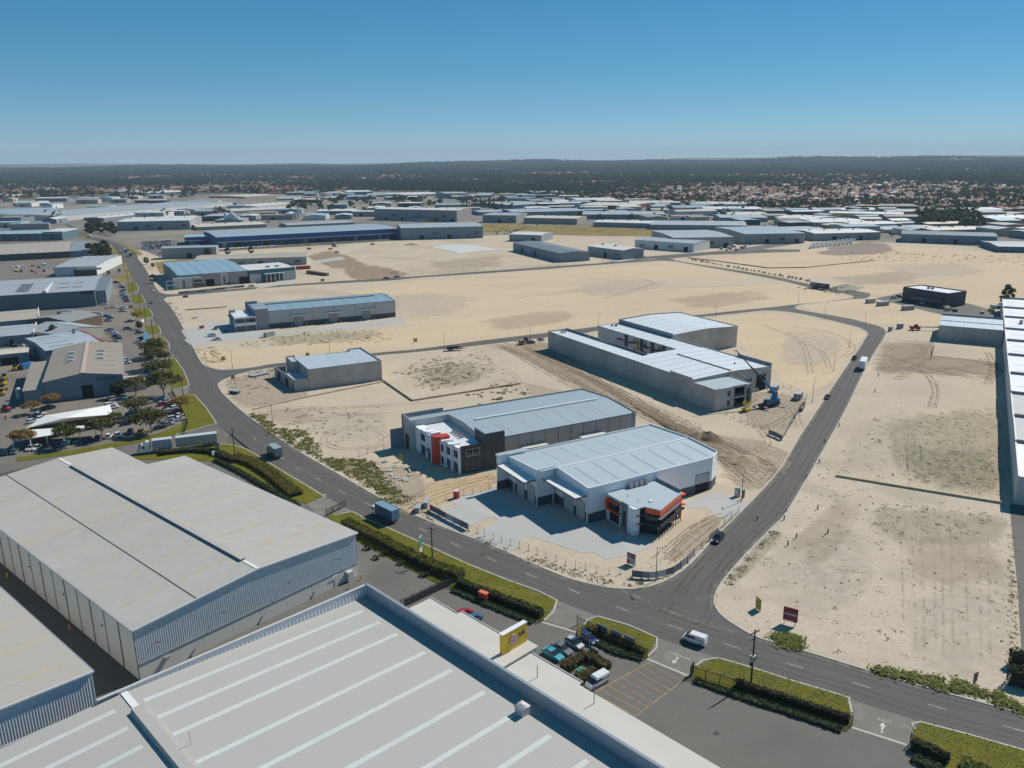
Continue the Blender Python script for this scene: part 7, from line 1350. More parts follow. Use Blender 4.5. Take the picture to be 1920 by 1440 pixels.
def lift(pos, rz, label, h=2.6):
    t = thing('boom_lift', label, 'lift', pos, rz); bx('base', t, -1.5, 1.5, -1.0, 1.0, .5, 1.1, m_yellow); bx('platform', t, -1.4, 1.4, -.9, .9, h, h+.15, m_plastic)
    for s in (-1, 1):
        b = MB(); b.tube((-1.2,s*.7,1.1),(1.2,s*.7,h),.08); b.tube((1.2,s*.7,1.1),(-1.2,s*.7,h),.08); b.build('scissor_arm', m_yellow, t); bx('guard_rail', t, -1.4, 1.4, s*.88-.03, s*.88+.03, h+.15, h+1.1, m_yellow)
    for x in (-1, 1):
        for s in (-1, 1): w = link('wheel', WH, t); w.location = (x, s*.95, .35); w.scale = (1.1,1.1,1.1)
lift(V(1399,771), aH+.3, 'yellow scissor lift standing on the sand by the crane'); lift(V(1371,757), aH, 'yellow scissor lift inside the open office front', 2.0)
t = thing('wheel_loader', 'mud coloured wheel loader by the middle road at the head of the haul track', 'loader', V(985,645), math.radians(30)); m_mud = mat('muddy_yellow', (.34,.25,.10), rough=.7, var=.15)
bx('engine_body', t, -3.4, 0, -1.2, 1.2, 1.0, 2.4, m_mud); bx('cabin', t, -.4, 1.2, -.9, .9, 1.2, 3.4, m_cglass); bx('front_frame', t, 1.2, 3.0, -.8, .8, 1.0, 1.8, m_mud); b = MB(); b.prism([(4.0,-1.5),(5.2,-1.5),(5.2,1.5),(4.0,1.5)], .2, [1.6,.6,.6,1.6]); b.build('bucket', m_mud, t)
for s in (-1, 1): b = MB(); b.tube((1.6,s*.7,2.0),(4.2,s*.7,1.0),.16); b.build('loader_arm', m_mud, t)
for x in (-2.2, 2.0):
    for s in (-1, 1): w = link('wheel', WHT, t); w.location = (x, s*1.3, .8); w.scale = (1.6,1.6,1.6)
t = thing('skip_trailer', 'dark flat trailer parked on the sand beside the middle road', 'trailer', V(852,657), math.radians(15)); bx('deck', t, -4, 4, -1.2, 1.2, .9, 1.2, m_plastic); bx('load', t, -3.5, 2.0, -1.1, 1.1, 1.21, 2.4, mat('dark_green_tarp', (.05,.06,.05), rough=.8))
for x in (-2.5,-1.3): 
    for s in (-1, 1): w = link('wheel', WHT, t); w.location = (x, s*1.0, .5)
bx('drawbar', t, 4, 6, -.1, .1, .7, .85, m_plastic)
t = thing('telehandler', 'red machine with a long flat boom reaching to the concrete unit', 'machine', V(1717,619), math.radians(-8)); bx('machine_body', t, -3, 2, -1.1, 1.1, .8, 2.2, WALL['red']); bx('cabin', t, -1, .6, -1.0, .2, 2.2, 3.2, m_cglass); bx('arm', t, 1.8, 12, -.3, .3, 1.6, 2.1, m_steel)
for x in (-2.0, 1.2):
    for s in (-1, 1): w = link('wheel', WHT, t); w.location = (x, s*1.1, .6)
t = thing('parked_trailer', 'long dark curtain trailer with coloured graphics parked on the diagonal road', 'trailer', V(1518.5,540), ang2(V(1518.5,540), V(1552.5,544.5)))
Lx = (V(1552.5,544)-V(1518.5,540)).length; bx('curtain', t, 0, Lx, 0, 2.5, .9, 4.3, mat('dark_curtain', (.035,.04,.055), rough=.6)); bx('trailer_roof', t, -.05, Lx+.05, -.03, 2.53, 4.31, 4.42, ROOF['grey'])
for a_, c_, z0, z1, mm in ((.08,.36,2.9,3.5,PAINT['silver']),(.01,.22,1.3,2.0,PAINT['silver']),(.5,.58,2.0,3.3,WALL['red']),(.6,.74,2.4,3.4,PAINT['teal']),(.76,.85,2.4,3.6,PAINT['blue'])): bx('graphic', t, Lx*a_, Lx*c_, -.05, -.01, z0, z1, mm)
for x in (2,3.3,4.6):
    for yy in (.3, 2.2): w = link('wheel', WHT, t); w.location = (x, yy, .5)
# ================================================================ HEDGES, FENCES, POLES, SIGNS
def hedge(px, w, h, leaf, label, name='hedge', dens=26, size=.16, core=None):
    line = smooth_line([V(*p) for p in px], 3); o0 = line[0]; b = MB(); pts = []
    for i in range(len(line)-1):
        a, c = line[i]-o0, line[i+1]-o0; d = c-a; L_ = d.length
        if L_ < .01: continue
        d.normalize(); n = Vector((-d.y, d.x, 0)); ww = w*.42
        b.hull8([a-n*ww, c-n*ww, c+n*ww, a+n*ww], [a-n*ww*.9+Vector((0,0,h*.9)), c-n*ww*.9+Vector((0,0,h*.9)), c+n*ww*.9+Vector((0,0,h*.9)), a+n*ww*.9+Vector((0,0,h*.9))])
        k = int(L_*(w+2*h)*dens); t = RNG.uniform(0,1,k); s = RNG.uniform(-1,1,k); side = RNG.random(k) < 2*h/(w+2*h)
        off = np.where(side, np.sign(s)*.5*w, s*.5*w); z = np.where(side, RNG.uniform(.05,h,k), h*(1+RNG.normal(0,.06,k)))
        wob = 1+.10*np.sin((t*L_+i)*2.1)+RNG.normal(0,.05,k)
        P_ = np.array(a)[None]+np.outer(t*L_, np.array(d))+np.outer(off*wob, np.array(n)); P_[:,2] = z*(1+.07*np.sin((t*L_+i*1.7)*1.3)); pts.append(P_)
    t = thing(name, label, 'hedge', o0); b.build('inner_branches', core or mat('hedge_core', (.025,.03,.015), rough=1.0), t)
    v, f = leaf_quads(np.vstack(pts), size); o = link('foliage', raw_mesh('foliage', v, f, leaf if isinstance(leaf, list) else [leaf], RNG.integers(0, len(leaf), len(f)) if isinstance(leaf, list) else None), t); return t
hedge([(437,859),(470,869),(509,892),(556,931)], 3.6, 1.3, [L_HEDGE, L_HEDGE, L_RUST], 'wide olive brown hedge along the verge beside the pale warehouse')
hedge([(300,853),(345,848),(385,848),(415,855),(442,868)], 2.2, 1.3, [L_DEEP, L_MID], 'dark curved hedge beneath the road train')
hedge([(404,864),(450,887),(500,916),(560,951)], 1.3, .8, L_DEEP, 'low dark shrubs along the kerb behind the olive hedge', name='shrub_row')
hedge([(648,985),(720,1022),(799,1062),(866,1086)], 2.5, 1.9, [L_HEDGE, L_HEDGE, L_BRIGHT], 'tall clipped green hedge between the verge and the loading yard', dens=30)
hedge([(858,1098),(920,1121),(1016,1158)], 1.7, 1.6, [L_MID, L_DEEP], 'grey green hedge behind the red cabinet')
hedge([(850,1107),(905,1131),(1000,1169)], 1.5, .5, L_DEEP, 'strip of low ground cover in front of the grey green hedge', name='ground_cover')
hedge([(1120,1203),(1150,1222),(1205,1236)], 1.8, .5, L_DEEP, 'low ground cover by the notice board fence', name='ground_cover')
hedge([(1302,1277),(1340,1291),(1421,1319),(1491,1341),(1578,1371)], 1.3, .55, L_DEEP, 'long low green border below the black palisade fence', name='ground_cover')
hedge([(1100,1184),(1160,1208),(1208,1228)], 1.0, 1.2, [L_RUST, L_MID], 'brownish hedge behind the notice boards')
hedge([(1380,1286),(1470,1315),(1592,1355)], 1.0, 1.3, [L_RUST, L_DEEP], 'dark hedge inside the black palisade fence')
hedge([(1708,1402),(1735,1412),(1778,1432)], 1.2, 1.6, [L_DEEP, L_MID], 'short dark hedge at the exit gate'); hedge([(1716,1420),(1745,1440),(1760,1452)], 2.4, .6, L_DEEP, 'dark ground cover bed at the exit gate', name='ground_cover'); hedge([(1800,1446),(1850,1462)], 4.0, 1.3, L_BRIGHT, 'bright green bush on the verge past the exit gate', name='bush')
hedge([(1056,1260),(1099,1233)], 1.8, 1.4, [L_RUST, L_MID], 'brown hedge on the parking side of the garden court'); hedge([(1101,1233),(1140,1257)], 1.8, 1.4, [L_RUST, L_MID], 'brown hedge on the driveway side of the garden court'); hedge([(1082,1281),(1116,1263)], 1.7, 1.3, [L_RUST, L_MID], 'brown hedge on the van side of the garden court'); hedge([(1012,1240),(1046,1261)], 1.1, .6, [L_MID, L_RUST], 'low shrubs along the office wall beside the turquoise sedan', name='shrub_row')
for x, y, w, h, lb in ((1912,1250,3.5,3.0,'large dark bush at the fence of the bare lot'),(1916,1285,4.5,3.2,'dark spreading bush beside the road at the lot corner')): hedge([(x,y-4),(x+3,y+6)], w, h, [L_DEEP, L_DARK], lb, name='bush')
for x, y, lb in ((706,1048,'small yellowish shrub by the loading yard kerb'),(752,1058,'small orange shrub by the loading yard kerb'),(690,1030,'small grey shrub by the loading yard kerb'),(722,1040,'second grey shrub by the loading yard kerb'),(796,1080,'small shrub where hedge meets the yard gate')):
    o = link('shrub', SHRUB if 'yell' in lb or 'orange' in lb else SHRUB_D); o.location = V(x,y); o.scale = (.9,.9,.8); tag(o, lb, 'shrub')
# ---- black palisade fences
m_fence = mat('black_steel', (.02,.02,.022), rough=.5, var=.05)
def palisade(px, h, label, step=2.6, boards=None, solid=False):
    pts = [V(*p) for p in px]; t = thing('palisade_fence', label, 'fence', pts[0]); o0 = pts[0]; pk = MB()
    for a_, c_ in zip(pts, pts[1:]):
        d = c_-a_; L_ = d.length; n = max(1, round(L_/step)); dn = d.normalized(); nn = Vector((-dn.y, dn.x, 0)); an = math.atan2(d.y, d.x)
        for k in range(n+1):
            p = a_+d*(k/n)-o0; bx('post', t, p.x-.06, p.x+.06, p.y-.06, p.y+.06, 0, h+.1, m_fence)
        for z in (.3, h-.2):
            o = link('rail', CUBE, t); q = a_-o0; o.location = (q.x, q.y, z); o.rotation_euler = (0,0,an); o.scale = (L_, .05, .07); omat(o, m_fence)
        for k in range(int(L_/.16)):
            p = a_+dn*(k*.16)-o0; pk.box(p.x-.02,p.x+.02,p.y-.02,p.y+.02,.15,h)
    o = pk.build('pickets', m_fence, t); o['kind'] = 'stuff'; return t
palisade([(1082,1172),(1214,1234)], 2.0, 'black palisade fence carrying three grey notice boards'); palisade([(1297,1268),(1430,1308),(1597,1362)], 2.1, 'long black palisade fence between the entry and exit driveways'); palisade([(1706,1396),(1778,1432)], 2.1, 'short black palisade fence past the exit driveway'); palisade([(845,1097),(930,1130),(1018,1165)], 1.9, 'black palisade fence along the grey green hedge'); palisade([(655,996),(760,1052),(840,1094)], 1.7, 'black palisade fence along the foot of the tall clipped hedge', step=3.2)
palisade([(752,1140),(845,1096)], 1.9, 'black mesh fence between the loading yard and the front car park', step=3); palisade([(612,968),(648,950)], 1.9, 'open black gate leaf at the driveway crossing'); palisade([(345,815),(352,795),(338,765),(322,735)], 1.6, 'black fence round the corner of the car yard', step=3); palisade([(1300,1262),(1294,1270)], 2.4, 'tall gate posts of the sliding entry gate', step=.8)
palisade([(0,900),(48,890)], 2.0, 'fence at the back of the pale warehouse by the driveway', step=4)
t = thing('mesh_screen', 'dark privacy screen on the fence between loading yard and car park', 'screen', V(757,1138.5), ang2(V(757,1138.5), V(845,1097))); Ls = (V(845,1097)-V(757,1138.5)).length; 
for k in range(8): bx('screen_panel', t, Ls*k/8+.05, Ls*(k+1)/8-.05, -.12, -.08, .1, 1.7, mat('shade_cloth', (.05,.05,.055), rough=.9, var=.1))
for k, (x, y) in enumerate(((1120,1180),(1146,1191),(1171,1202))):
    t = thing('notice_board', 'grey notice board on the palisade fence, %s of three from the gate post' % ('first','second','third')[k], 'sign', V(x, y+6), ang2(V(1082,1172), V(1214,1234))); bx('board', t, 0, 2.5, -.25, -.15, 1.1, 2.3, mat('board_blue_grey', (.22,.26,.33), rough=.5, var=.08)); 
    for xx in (.3, 2.1): bx('support', t, xx, xx+.08, -.14, -.06, 0, 2.2, m_fence)
# ---- temporary site fences: thin posts in concrete feet with wire rails
m_post = mat('fence_post_steel', (.16,.16,.165), rough=.6, metal=.4); m_cloth = [mat('printed_cloth', (.16,.16,.20), rough=.8, var=.15, scale=2), mat('white_cloth', (.50,.50,.51), rough=.8, var=.1), mat('grey_cloth', (.28,.29,.32), rough=.8, var=.15, scale=2)]
def site_fence(px, label, h=1.9, cloth=None, lean=True):
    pts = [V(*p) for p in px]; t = thing('site_fence', label, 'fence', pts[0]); o0 = pts[0]; wm_ = MB()
    for k, p in enumerate(pts):
        q = p-o0; bx('post', t, q.x-.05, q.x+.05, q.y-.05, q.y+.05, .05, h, m_post); bx('concrete_foot', t, q.x-.3, q.x+.3, q.y-.12, q.y+.12, 0, .14, m_kerb)
    for k, (a_, c_) in enumerate(zip(pts, pts[1:])):
        a, c = a_-o0, c_-o0
        for z in (.25, h*.5, h-.08): wm_.tube((a.x,a.y,z),(c.x,c.y,z),.014,n=3)
        n = int((c-a).length/.4)
        for j in range(1, n): p = a.lerp(c, j/n); wm_.tube((p.x,p.y,.2),(p.x,p.y,h-.08),.008,n=3)
        if cloth and cloth[k % len(cloth)] is not None:
            d = c-a; o = link('fence_banner', CUBE, t); o.location = (a.x, a.y, .25); o.rotation_euler = (0,0,math.atan2(d.y,d.x)); o.scale = (d.length-.06, .03, h-.35); omat(o, m_cloth[cloth[k % len(cloth)]])
    o = wm_.build('wire_mesh', m_post, t); o['kind'] = 'stuff'; return t
site_fence([(836,939),(853,934),(870,929),(886,926.6),(902,922),(918,918),(932,914)], 'row of thin fence posts between the red toilet and the white warehouse wall')
site_fence([(880,997),(895,1000),(909,1006),(925,1012),(940,1017),(957,1023),(974,1028),(991,1033),(1007,1040),(1024,1046),(1042,1053),(1060,1061),(1079,1067),(1098,1069),(1119,1074),(1142,1077),(1163,1077),(1185,1081)], 'long wire site fence with thin posts curving along the main road')
site_fence([(1185,1083),(1203,1085),(1216,1086),(1232,1085),(1249,1081),(1262,1076),(1277,1066),(1289,1056)], 'curved site fence hung with printed and white banners at the junction', cloth=[0,2,1,1,0,0,2])
site_fence([(1289,1056),(1302,1042),(1316,1028),(1330,1015),(1345,1002),(1358,987),(1371,974),(1385,962)], 'site fence climbing the side road from the banner corner', cloth=[2,None,None,2,None,None,None])
site_fence([(806,958),(822,966),(836,974),(850,981),(864,988),(878,995)], 'site fence with dark printed panels beside the main road at the apron', h=2.0, cloth=[0,0,1,2,0])
site_fence([(1362,778),(1376,784),(1389,790),(1402,796),(1414,801),(1428,806),(1441,813)], 'wire site fence on the sand below the unfinished complex')
site_fence([(1441,815),(1454,820),(1466,826),(1473,815),(1479,804),(1485,794),(1491,784),(1497,773),(1505,761)], 'site fence with purple printed banners turning up the side road', cloth=[0,0,2,2,0,None,2,0])
site_fence([(1455,728),(1468,727),(1482,728),(1495,738),(1512,748)], 'site fence behind the crane beside the small site office')
site_fence([(673,856),(689,851),(705,847),(720,842),(735,838)], 'short row of site fence posts beside the red panelled warehouse')
site_fence([(790+k*17,515.5-k*1.02) for k in range(19)], 'long site fence with pickets along the upper road', h=2.2)
site_fence([(335,552),(352,550),(369,549),(386,547),(404,545),(422,543),(440,541),(458,539)], 'hoarding fence with red and white panels before the teal units', cloth=[0,1,0,1,0,1,0])
site_fence([(466,706),(478,702),(490,698),(502,696),(514,693)], 'site fence round the rubble beside the small concrete building')
# ---- lamp posts and power poles
m_pole = mat('galvanised_pole', (.22,.22,.22), rough=.55, metal=.4); m_timber = mat('timber_pole', (.085,.065,.05), rough=.9, var=.15)
pb = MB(); pb.tube((0,0,0),(0,0,8.2),.11,.075,n=8); pb.tube((0,0,0),(0,0,.7),.17,.15,n=8); LP_POLE = pb.mesh('pole', m_pole)
pb = MB(); prev = Vector((0,0,8.15))
for k in range(1, 7): t_ = k/6; q = Vector((2.0*math.sin(t_*1.5)*.9, 0, 8.15+1.0*(1-math.cos(t_*1.5)))); pb.tube(prev, q, .06, .055, n=6); prev = q
LP_ARM = pb.mesh('arm', m_pole); pb = MB(); pb.box(1.75,2.45,-.14,.14,9.0,9.14); LP_HEAD = pb.mesh('lamp_head', m_lgrey)
def lamp(px, rz, label, group=None):
    t = thing('street_lamp', label, 'street lamp', V(*px), rz, group); link('pole', LP_POLE, t); link('arm', LP_ARM, t); link('lamp_head', LP_HEAD, t)
lamp((1229.8,1089.2), math.radians(-60), 'street lamp at the kerb in front of the banner fence corner'); lamp((436,691), math.radians(200), 'street lamp at the mouth of the middle road'); lamp((512,800), math.radians(215), 'street lamp beside the weedy verge of the main road'); lamp((1390,941), aS, 'street lamp beside the portable toilet at the white warehouse'); lamp((1523,754), aS, 'street lamp near the maroon car on the side road')
for x, y in ((1563,696),(1592,652),(1621,617),(1546,598),(1496,575)): lamp((x,y), aS+random.uniform(-.4,.4), 'slim street lamp along the upper bend of the side road', 'lamps along the bend')
for x, y in ((994,637),(833,657),(619,672),(1341,594),(1121,617)): lamp((x,y), math.radians(-60), 'slim street lamp along the middle road', 'lamps along the middle road')
for x, y in ((700,527),(867,515),(1010,503),(1130,495)): lamp((x,y), math.radians(-70), 'slim street lamp along the upper road', 'lamps along the upper road')
pb = MB(); pb.tube((0,0,0),(0,0,9.6),.19,.13,n=8); PP_POLE = pb.mesh('pole', m_timber)
pb = MB(); pb.box(-1.2,1.2,-.06,.06,9.0,9.14); pb.box(-.8,.8,-.06,.06,7.9,8.02); PP_ARM = pb.mesh('cross_arm', m_timber); pb = MB()
for x in (-1.1,-.6,.6,1.1): pb.tube((x,0,9.14),(x,0,9.34),.06,.05,n=6)
PP_INS = pb.mesh('insulators', m_lgrey)
def pole(px, rz, label, group=None, h=9.6):
    t = thing('power_pole', label, 'pole', V(*px), rz, group); s = h/9.6
    for n_, m_ in (('pole',PP_POLE),('cross_arm',PP_ARM),('insulators',PP_INS)): o = link(n_, m_, t); o.scale = (1,1,s)
    return t
t = pole((811,1053), aMain+.3, 'timber power pole on the verge beside the tall hedge', h=8.8); bx('lamp_bracket', t, -2.2, 0, -.05, .05, 5.4, 5.55, m_lgrey)
t = pole((1408,1279), aMain+1.2, 'timber power pole with transformer gear behind the black palisade fence', h=10.6); bx('transformer', t, -.5, .5, -.35, .35, 4.4, 5.4, m_steel); bx('cable_box', t, -.25, .25, .15, .4, 3.2, 3.9, m_plastic); bx('stay_arm', t, -.06, .06, -1.0, 1.0, 6.2, 6.3, m_timber)
pole((441,861), aMain+.2, 'timber power pole in the olive hedge opposite the green truck', h=10.5)
for x, y in ((345,754),(322,705),(303,668),(288,635),(274,605),(263,580),(251,554),(241,530),(234,510),(228,494)): pole((x, y), aRd+math.pi/2, 'timber power pole in the line along the upper main road verges', 'power poles along the upper main road', 10.5)
# ---- estate signs
def board(p0, p1, z0, z1, m, label, stripes=(), post=True, name='sign_board', thick=.1, cat='sign'):
    a, c = V(*p0), V(*p1); L_ = (c-a).length; t = thing(name, label, cat, a, ang2(a, c)); bx('board', t, 0, L_, 0, thick, z0, z1, m)
    if post:
        for x in (L_*.12, L_*.85): bx('post', t, x, x+.1, thick+.01, thick+.11, 0, z1-.1, m_pole)
    for x0, x1, h0, h1, mm in stripes: bx('printed_band', t, L_*x0, L_*x1, -.015, -.004, z0+(z1-z0)*h0, z0+(z1-z0)*h1, mm)
    return t
m_sred = mat('sign_red', (.25,.02,.035), rough=.5, var=.06); m_swhite = mat('sign_white', (.48,.42,.44), rough=.5, var=.1); m_sdark = mat('sign_dark', (.05,.05,.06), rough=.5)
board((1467,1167.5),(1494,1175), .75, 3.75, m_sred, 'dark red for sale board on two posts at the corner of the bare lot', [(.04,.96,.965,.985,m_swhite),(.1,.92,.44,.58,m_swhite),(.22,.55,.68,.74,mat('sign_pink',(.36,.12,.16),rough=.5)),(.5,.85,.62,.67,MATS['sign_pink']),(.2,.75,.30,.35,MATS['sign_pink']),(.06,.7,.05,.12,m_swhite)])
board((1416,1139.5),(1425.5,1147.5), .15, 2.75, mat('sign_ochre', (.40,.31,.06), rough=.6, var=.1), 'ochre estate board standing on the bare lot by the junction', [(.1,.9,.55,.62,m_sdark)], post=True)
board((1175,1056.5),(1191,1062.5), .2, 3.0, mat('sign_pale', (.42,.42,.44), rough=.5, var=.05), 'white builder board with red header beside the banner fence', [(0,1,.82,1.0,WALL['maroon']),(.08,.42,.62,.76,m_sdark),(.46,.95,.58,.76,m_sdark),(0,.36,.02,.36,WALL['red'])])
for x, y, lb in ((419,678,'small yellow lot board at the corner of the middle road'),(577,671,'small yellow lot board behind the small concrete building'),(779,643,'small yellow lot board on the sand by the middle road'),(437,713,'small yellow lot board leaning by the rubble'),(605,529,'small yellow lot board on the upper road'),(752,866,'small dark board in the weeds beside the red panelled warehouse')): board((x-3.5,y),(x+3.5,y-.6), .5, 2.4, MATS['sign_ochre'], lb, post=True)
board((367,597),(375,594), .4, 3.4, MATS['sign_pale'], 'white builder board beside the driveway of the long warehouse'); board((374,618),(383,616), .3, 2.0, m_sred, 'small red board at the driveway of the long warehouse'); board((343,559),(353,558), .2, 1.6, m_sred, 'small dark red board at the mouth of the upper road')
board((404,846),(412,850), .9, 3.6, mat('sign_back', (.24,.22,.22), rough=.6), 'grey back of a large sign at the driveway crossing'); board((398,857),(404,855), .2, 1.9, PAINT['white'], 'small white sign in the dark hedge'); board((787,1042),(792,1036), .3, 4.6, PAINT['white'], 'tall green and white banner sign on the verge', [(0,1,.35,.95,mat('sign_green',(.02,.25,.16),rough=.5))]); board((270,642),(279,638), .4, 4.6, mat('sign_skyblue', (.08,.25,.42), rough=.5), 'tall sky blue banner sign at the verge of the long car park'); board((266,611),(271,609), 1.6, 3.4, PAINT['white'], 'small white sign above the dark tree in the car park')
board((1825,1283),(1832,1279), .3, 2.2, mat('sign_brown', (.14,.08,.08), rough=.6), 'small dark brown board in the weeds near the lot corner'); board((1108,1229),(1122,1237), .5, 2.0, mat('board_white_blue', (.42,.45,.52), rough=.5), 'white low sign wall behind the garden hedge'); board((242,578),(249,577), .2, 1.6, m_sred, 'small red board at the long car park exit'); board((1505,772),(1509,764), .4, 3.4, m_sdark, 'dark narrow sign beside the crane fence'); board((607,935),(612,933), .2, 1.2, PAINT['white'], 'small white marker at the driveway crossing')
t = thing('flag', 'yellow feather flag on a pole behind the silver hatchback', 'flag', V(1083,1205), aLG); b = MB(); b.tube((0,0,0),(0,0,4.6),.04,n=6); b.build('pole', m_steel, t); b = MB()
for k in range(6): z0, z1 = 1.4+.5*k, 1.9+.5*k; w0, w1 = .85*math.sin(.5+k*.42), .85*math.sin(.5+(k+1)*.42); b.hull8([(.02,-.02,z0),(w0,-.02+.05*math.sin(k),z0),(w0,.02+.05*math.sin(k),z0),(.02,.02,z0)], [(.02,-.02,z1),(w1,-.02+.05*math.sin(k+1),z1),(w1,.02+.05*math.sin(k+1),z1),(.02,.02,z1)])
b.build('cloth', m_yellow, t)
t = thing('flag_pole', 'thin flag pole rising from the brown garden hedge', 'pole', V(1104,1246)); b = MB(); b.tube((0,0,0),(0,0,6.5),.05,.03,n=6); b.build('pole', m_steel, t); b = MB(); b.box(0,.9,-.015,.015,5.3,6.0); b.build('cloth', mat('flag_blue', (.05,.06,.2), rough=.7), t)
t = thing('hydrant_cabinet', 'bright red fire hydrant cabinet beside the grey green hedge', 'cabinet', V(897,1124), ang2(V(897,1124), V(910,1129))); bx('cabinet_body', t, 0, 2.1, 0, 1.0, 0, 1.8, mat('hydrant_red', (.48,.06,.03), rough=.5, var=.05)); bx('cabinet_lid', t, -.05, 2.15, -.05, 1.05, 1.8, 1.9, mat('hydrant_red_top', (.62,.16,.08), rough=.5)); bx('cabinet_door', t, .15, .95, -.04, -.01, .2, 1.6, MATS['hydrant_red'])
for x, y, c, lb in ((856,934,'red','red portable toilet with white roof on the builders track'),(1382,931,'green','green topped portable toilet near the white warehouse corner')):
    t = thing('portable_toilet', lb, 'toilet', V(x, y), aG+.3); bx('cabin', t, -.6, .6, -.6, .6, .1, 2.1, WALL['red'] if c == 'red' else ROOF['white']); bx('cabin_roof', t, -.65, .65, -.65, .65, 2.1, 2.3, ROOF['white'] if c == 'red' else PAINT['green']); bx('cabin_door', t, -.4, .4, -.64, -.61, .15, 1.95, MATS['hydrant_red'] if c == 'red' else m_sred); bx('skid', t, -.7, .7, -.7, .7, 0, .1, m_plastic)
board((1391,937),(1396,934), .3, 2.6, m_sdark, 'dark narrow board beside the green topped portable toilet')
for x, y, lb, c in ((1089,1264,'green wheelie bin in the garden court',PAINT['green']),(1085,1267,'second green wheelie bin in the garden court',PAINT['green'])):
    t = thing('wheelie_bin', lb, 'bin', V(x, y), aLG); b = MB(); frustum(b,-.35,.35,.3,.1,-.42,.42,.36,1.2); b.build('bin_body', c, t); bx('bin_lid', t, -.48, .46, -.4, .4, 1.2, 1.28, mat('bin_lid_green', (.05,.22,.14), rough=.5))
# spoil heaps and site clutter
def heap(px, r, h, m, label):
    t = V(*px); n, k = 18, 5; b = MB(); o0 = [(0,0,h)]; rings = []
    for j in range(1, k+1):
        rr = r*j/k; zz = h*(1-(j/k))**1.1; rings.append([(rr*(1+.18*math.sin(3*a+j)+random.uniform(-.06,.06))*math.cos(a), rr*.75*(1+.15*math.cos(2*a+j))*math.sin(a), max(zz*(1+random.uniform(-.12,.12)), .0) if j < k else -.05) for a in [2*math.pi*q/n for q in range(n)]])
    for q in range(n): b.face([o0[0], rings[0][q], rings[0][(q+1)%n]])
    for j in range(k-1):
        for q in range(n): b.face([rings[j][q], rings[j+1][q], rings[j+1][(q+1)%n], rings[j][(q+1)%n]])
    o = b.build('spoil_heap', m, None, smooth=True); o.location = t; o.rotation_euler = (0,0,random.random()*6); tag(o, label, 'heap')
heap((1331,822), 5.5, 2.6, m_dark_soil, 'dark conical spoil heap on the haul track'); heap((1308,818), 5.0, 1.5, m_dark_soil, 'low dark spoil heap joined to the conical one'); heap((1395,865), 6.5, 1.8, m_soil, 'brown spoil heap behind the white warehouse'); heap((1370,853), 4.0, 1.0, m_soil, 'small brown soil mound by the haul track end'); heap((1588,540), 14, 3.0, mat('grey_rubble', (.30,.27,.22), rough=.95, var=.3, scale=.6), 'grey rubble mound beside the diagonal road'); heap((745,512), 9, 2.2, m_soil, 'broken brown mound at the end of the stripped ground'); heap((772,459), 10, 2.0, m_soil, 'sandy mound beside the glazed grey factory'); heap((548,708), 2.0, .9, m_sand, 'small pale sand pile beside the concrete building'); heap((1325,845), 3.0, .5, m_dark_soil, 'flat dark soil patch by the track')
for (x, y, l, w, h, c, lb, an) in ((505,631,5.5,2.2,2.4,'grey','grey skip bin on the apron of the long warehouse',.4),(1632,568,6,2.4,2.6,'cream','white and orange site container by the cul de sac',-.2),(1655,573,8,2.4,2.6,'grey','grey container by the cul de sac driveway',-.2),(1702,581,8,2.4,2.6,'pinkgrey','long grey container beside the sand below the charcoal building',-.2),(1496,748,5,2.4,2.5,'dark','dark site office by the crane fence',.5),(1452,733,5,2.2,2.2,'dark','dark generator container beside the complex doors',.5),(1687,616,3,2.4,2.6,'teal','small teal site box on the scraped ground',.2),(1669,621,2.5,1.4,2.4,'bluegrey','narrow grey site box on the scraped ground',.2),(486,704,8,3.0,.7,'teal','flat blue grey tarpaulin stack by the concrete building',.3),(800,948,4,1.0,1.6,'bluegrey','grey stacked fence panels by the builders track',1.0),(784,958,3,1.2,1.4,'bluegrey','small pile of fence panels by the road',.9),(440,738,4,1.5,1.2,'dark','dark rubble skip at the junction rubble',-.9)):
    t = thing('site_container' if h > 1.8 else 'material_stack', lb, 'container' if h > 1.8 else 'stack', V(x, y), aG+an); bx('box', t, -l/2, l/2, -w/2, w/2, 0, h, WALL[c]); bx('box_lid', t, -l/2-.04, l/2+.04, -w/2-.04, w/2+.04, h+.003, h+.1, ROOF['grey']); bx('box_door', t, -l/2-.05, -l/2-.01, -w*.4, w*.4, .1, h*.9, m_mgrey)
# machines and stock in the left yards
for k, (x, y, c, lb) in enumerate(((8,712,'yellow','yellow excavator parts stacked at the yard edge'),(5,722,'yellow','yellow machine in the row at the yard edge'),(6,732,'yellow','yellow digger arm lying at the yard edge'),(4,741,'yellow','yellow roller at the yard edge'),(30,694,'yellow','small yellow machine by the blue container'),(40,598,'tan','tan stack before the long tan shed'),(12,772,'red','red forklift near the sales office'))):
    t = thing('yard_machine', lb, 'machine', V(x, y), random.random()*3); bx('machine_body', t, -1.6, 1.4, -.9, .9, .5, 1.6, PAINT['yellow'] if c == 'yellow' else WALL['tan'] if c == 'tan' else WALL['red']); bx('machine_cab', t, -.9, .5, -.7, .7, 1.6, 2.7, m_cglass); bx('machine_arm', t, 1.2, 3.2, -.15, .15, 1.0, 1.4, PAINT['yellow'] if c == 'yellow' else m_plastic)
    for xx in (-1, 1):
        for s in (-1, 1): w = link('wheel', WHT, t); w.location = (xx, s*.9, .5)
t = thing('shipping_container', 'blue shipping container under the awning of the open shed', 'container', V(44,694), 1.2); bx('box', t, 0, 6, 0, 2.4, 0, 2.6, mat('blue_box', (.02,.13,.30), rough=.6)); bx('door_end', t, -.08, -.01, .1, 2.3, .1, 2.5, m_trim)
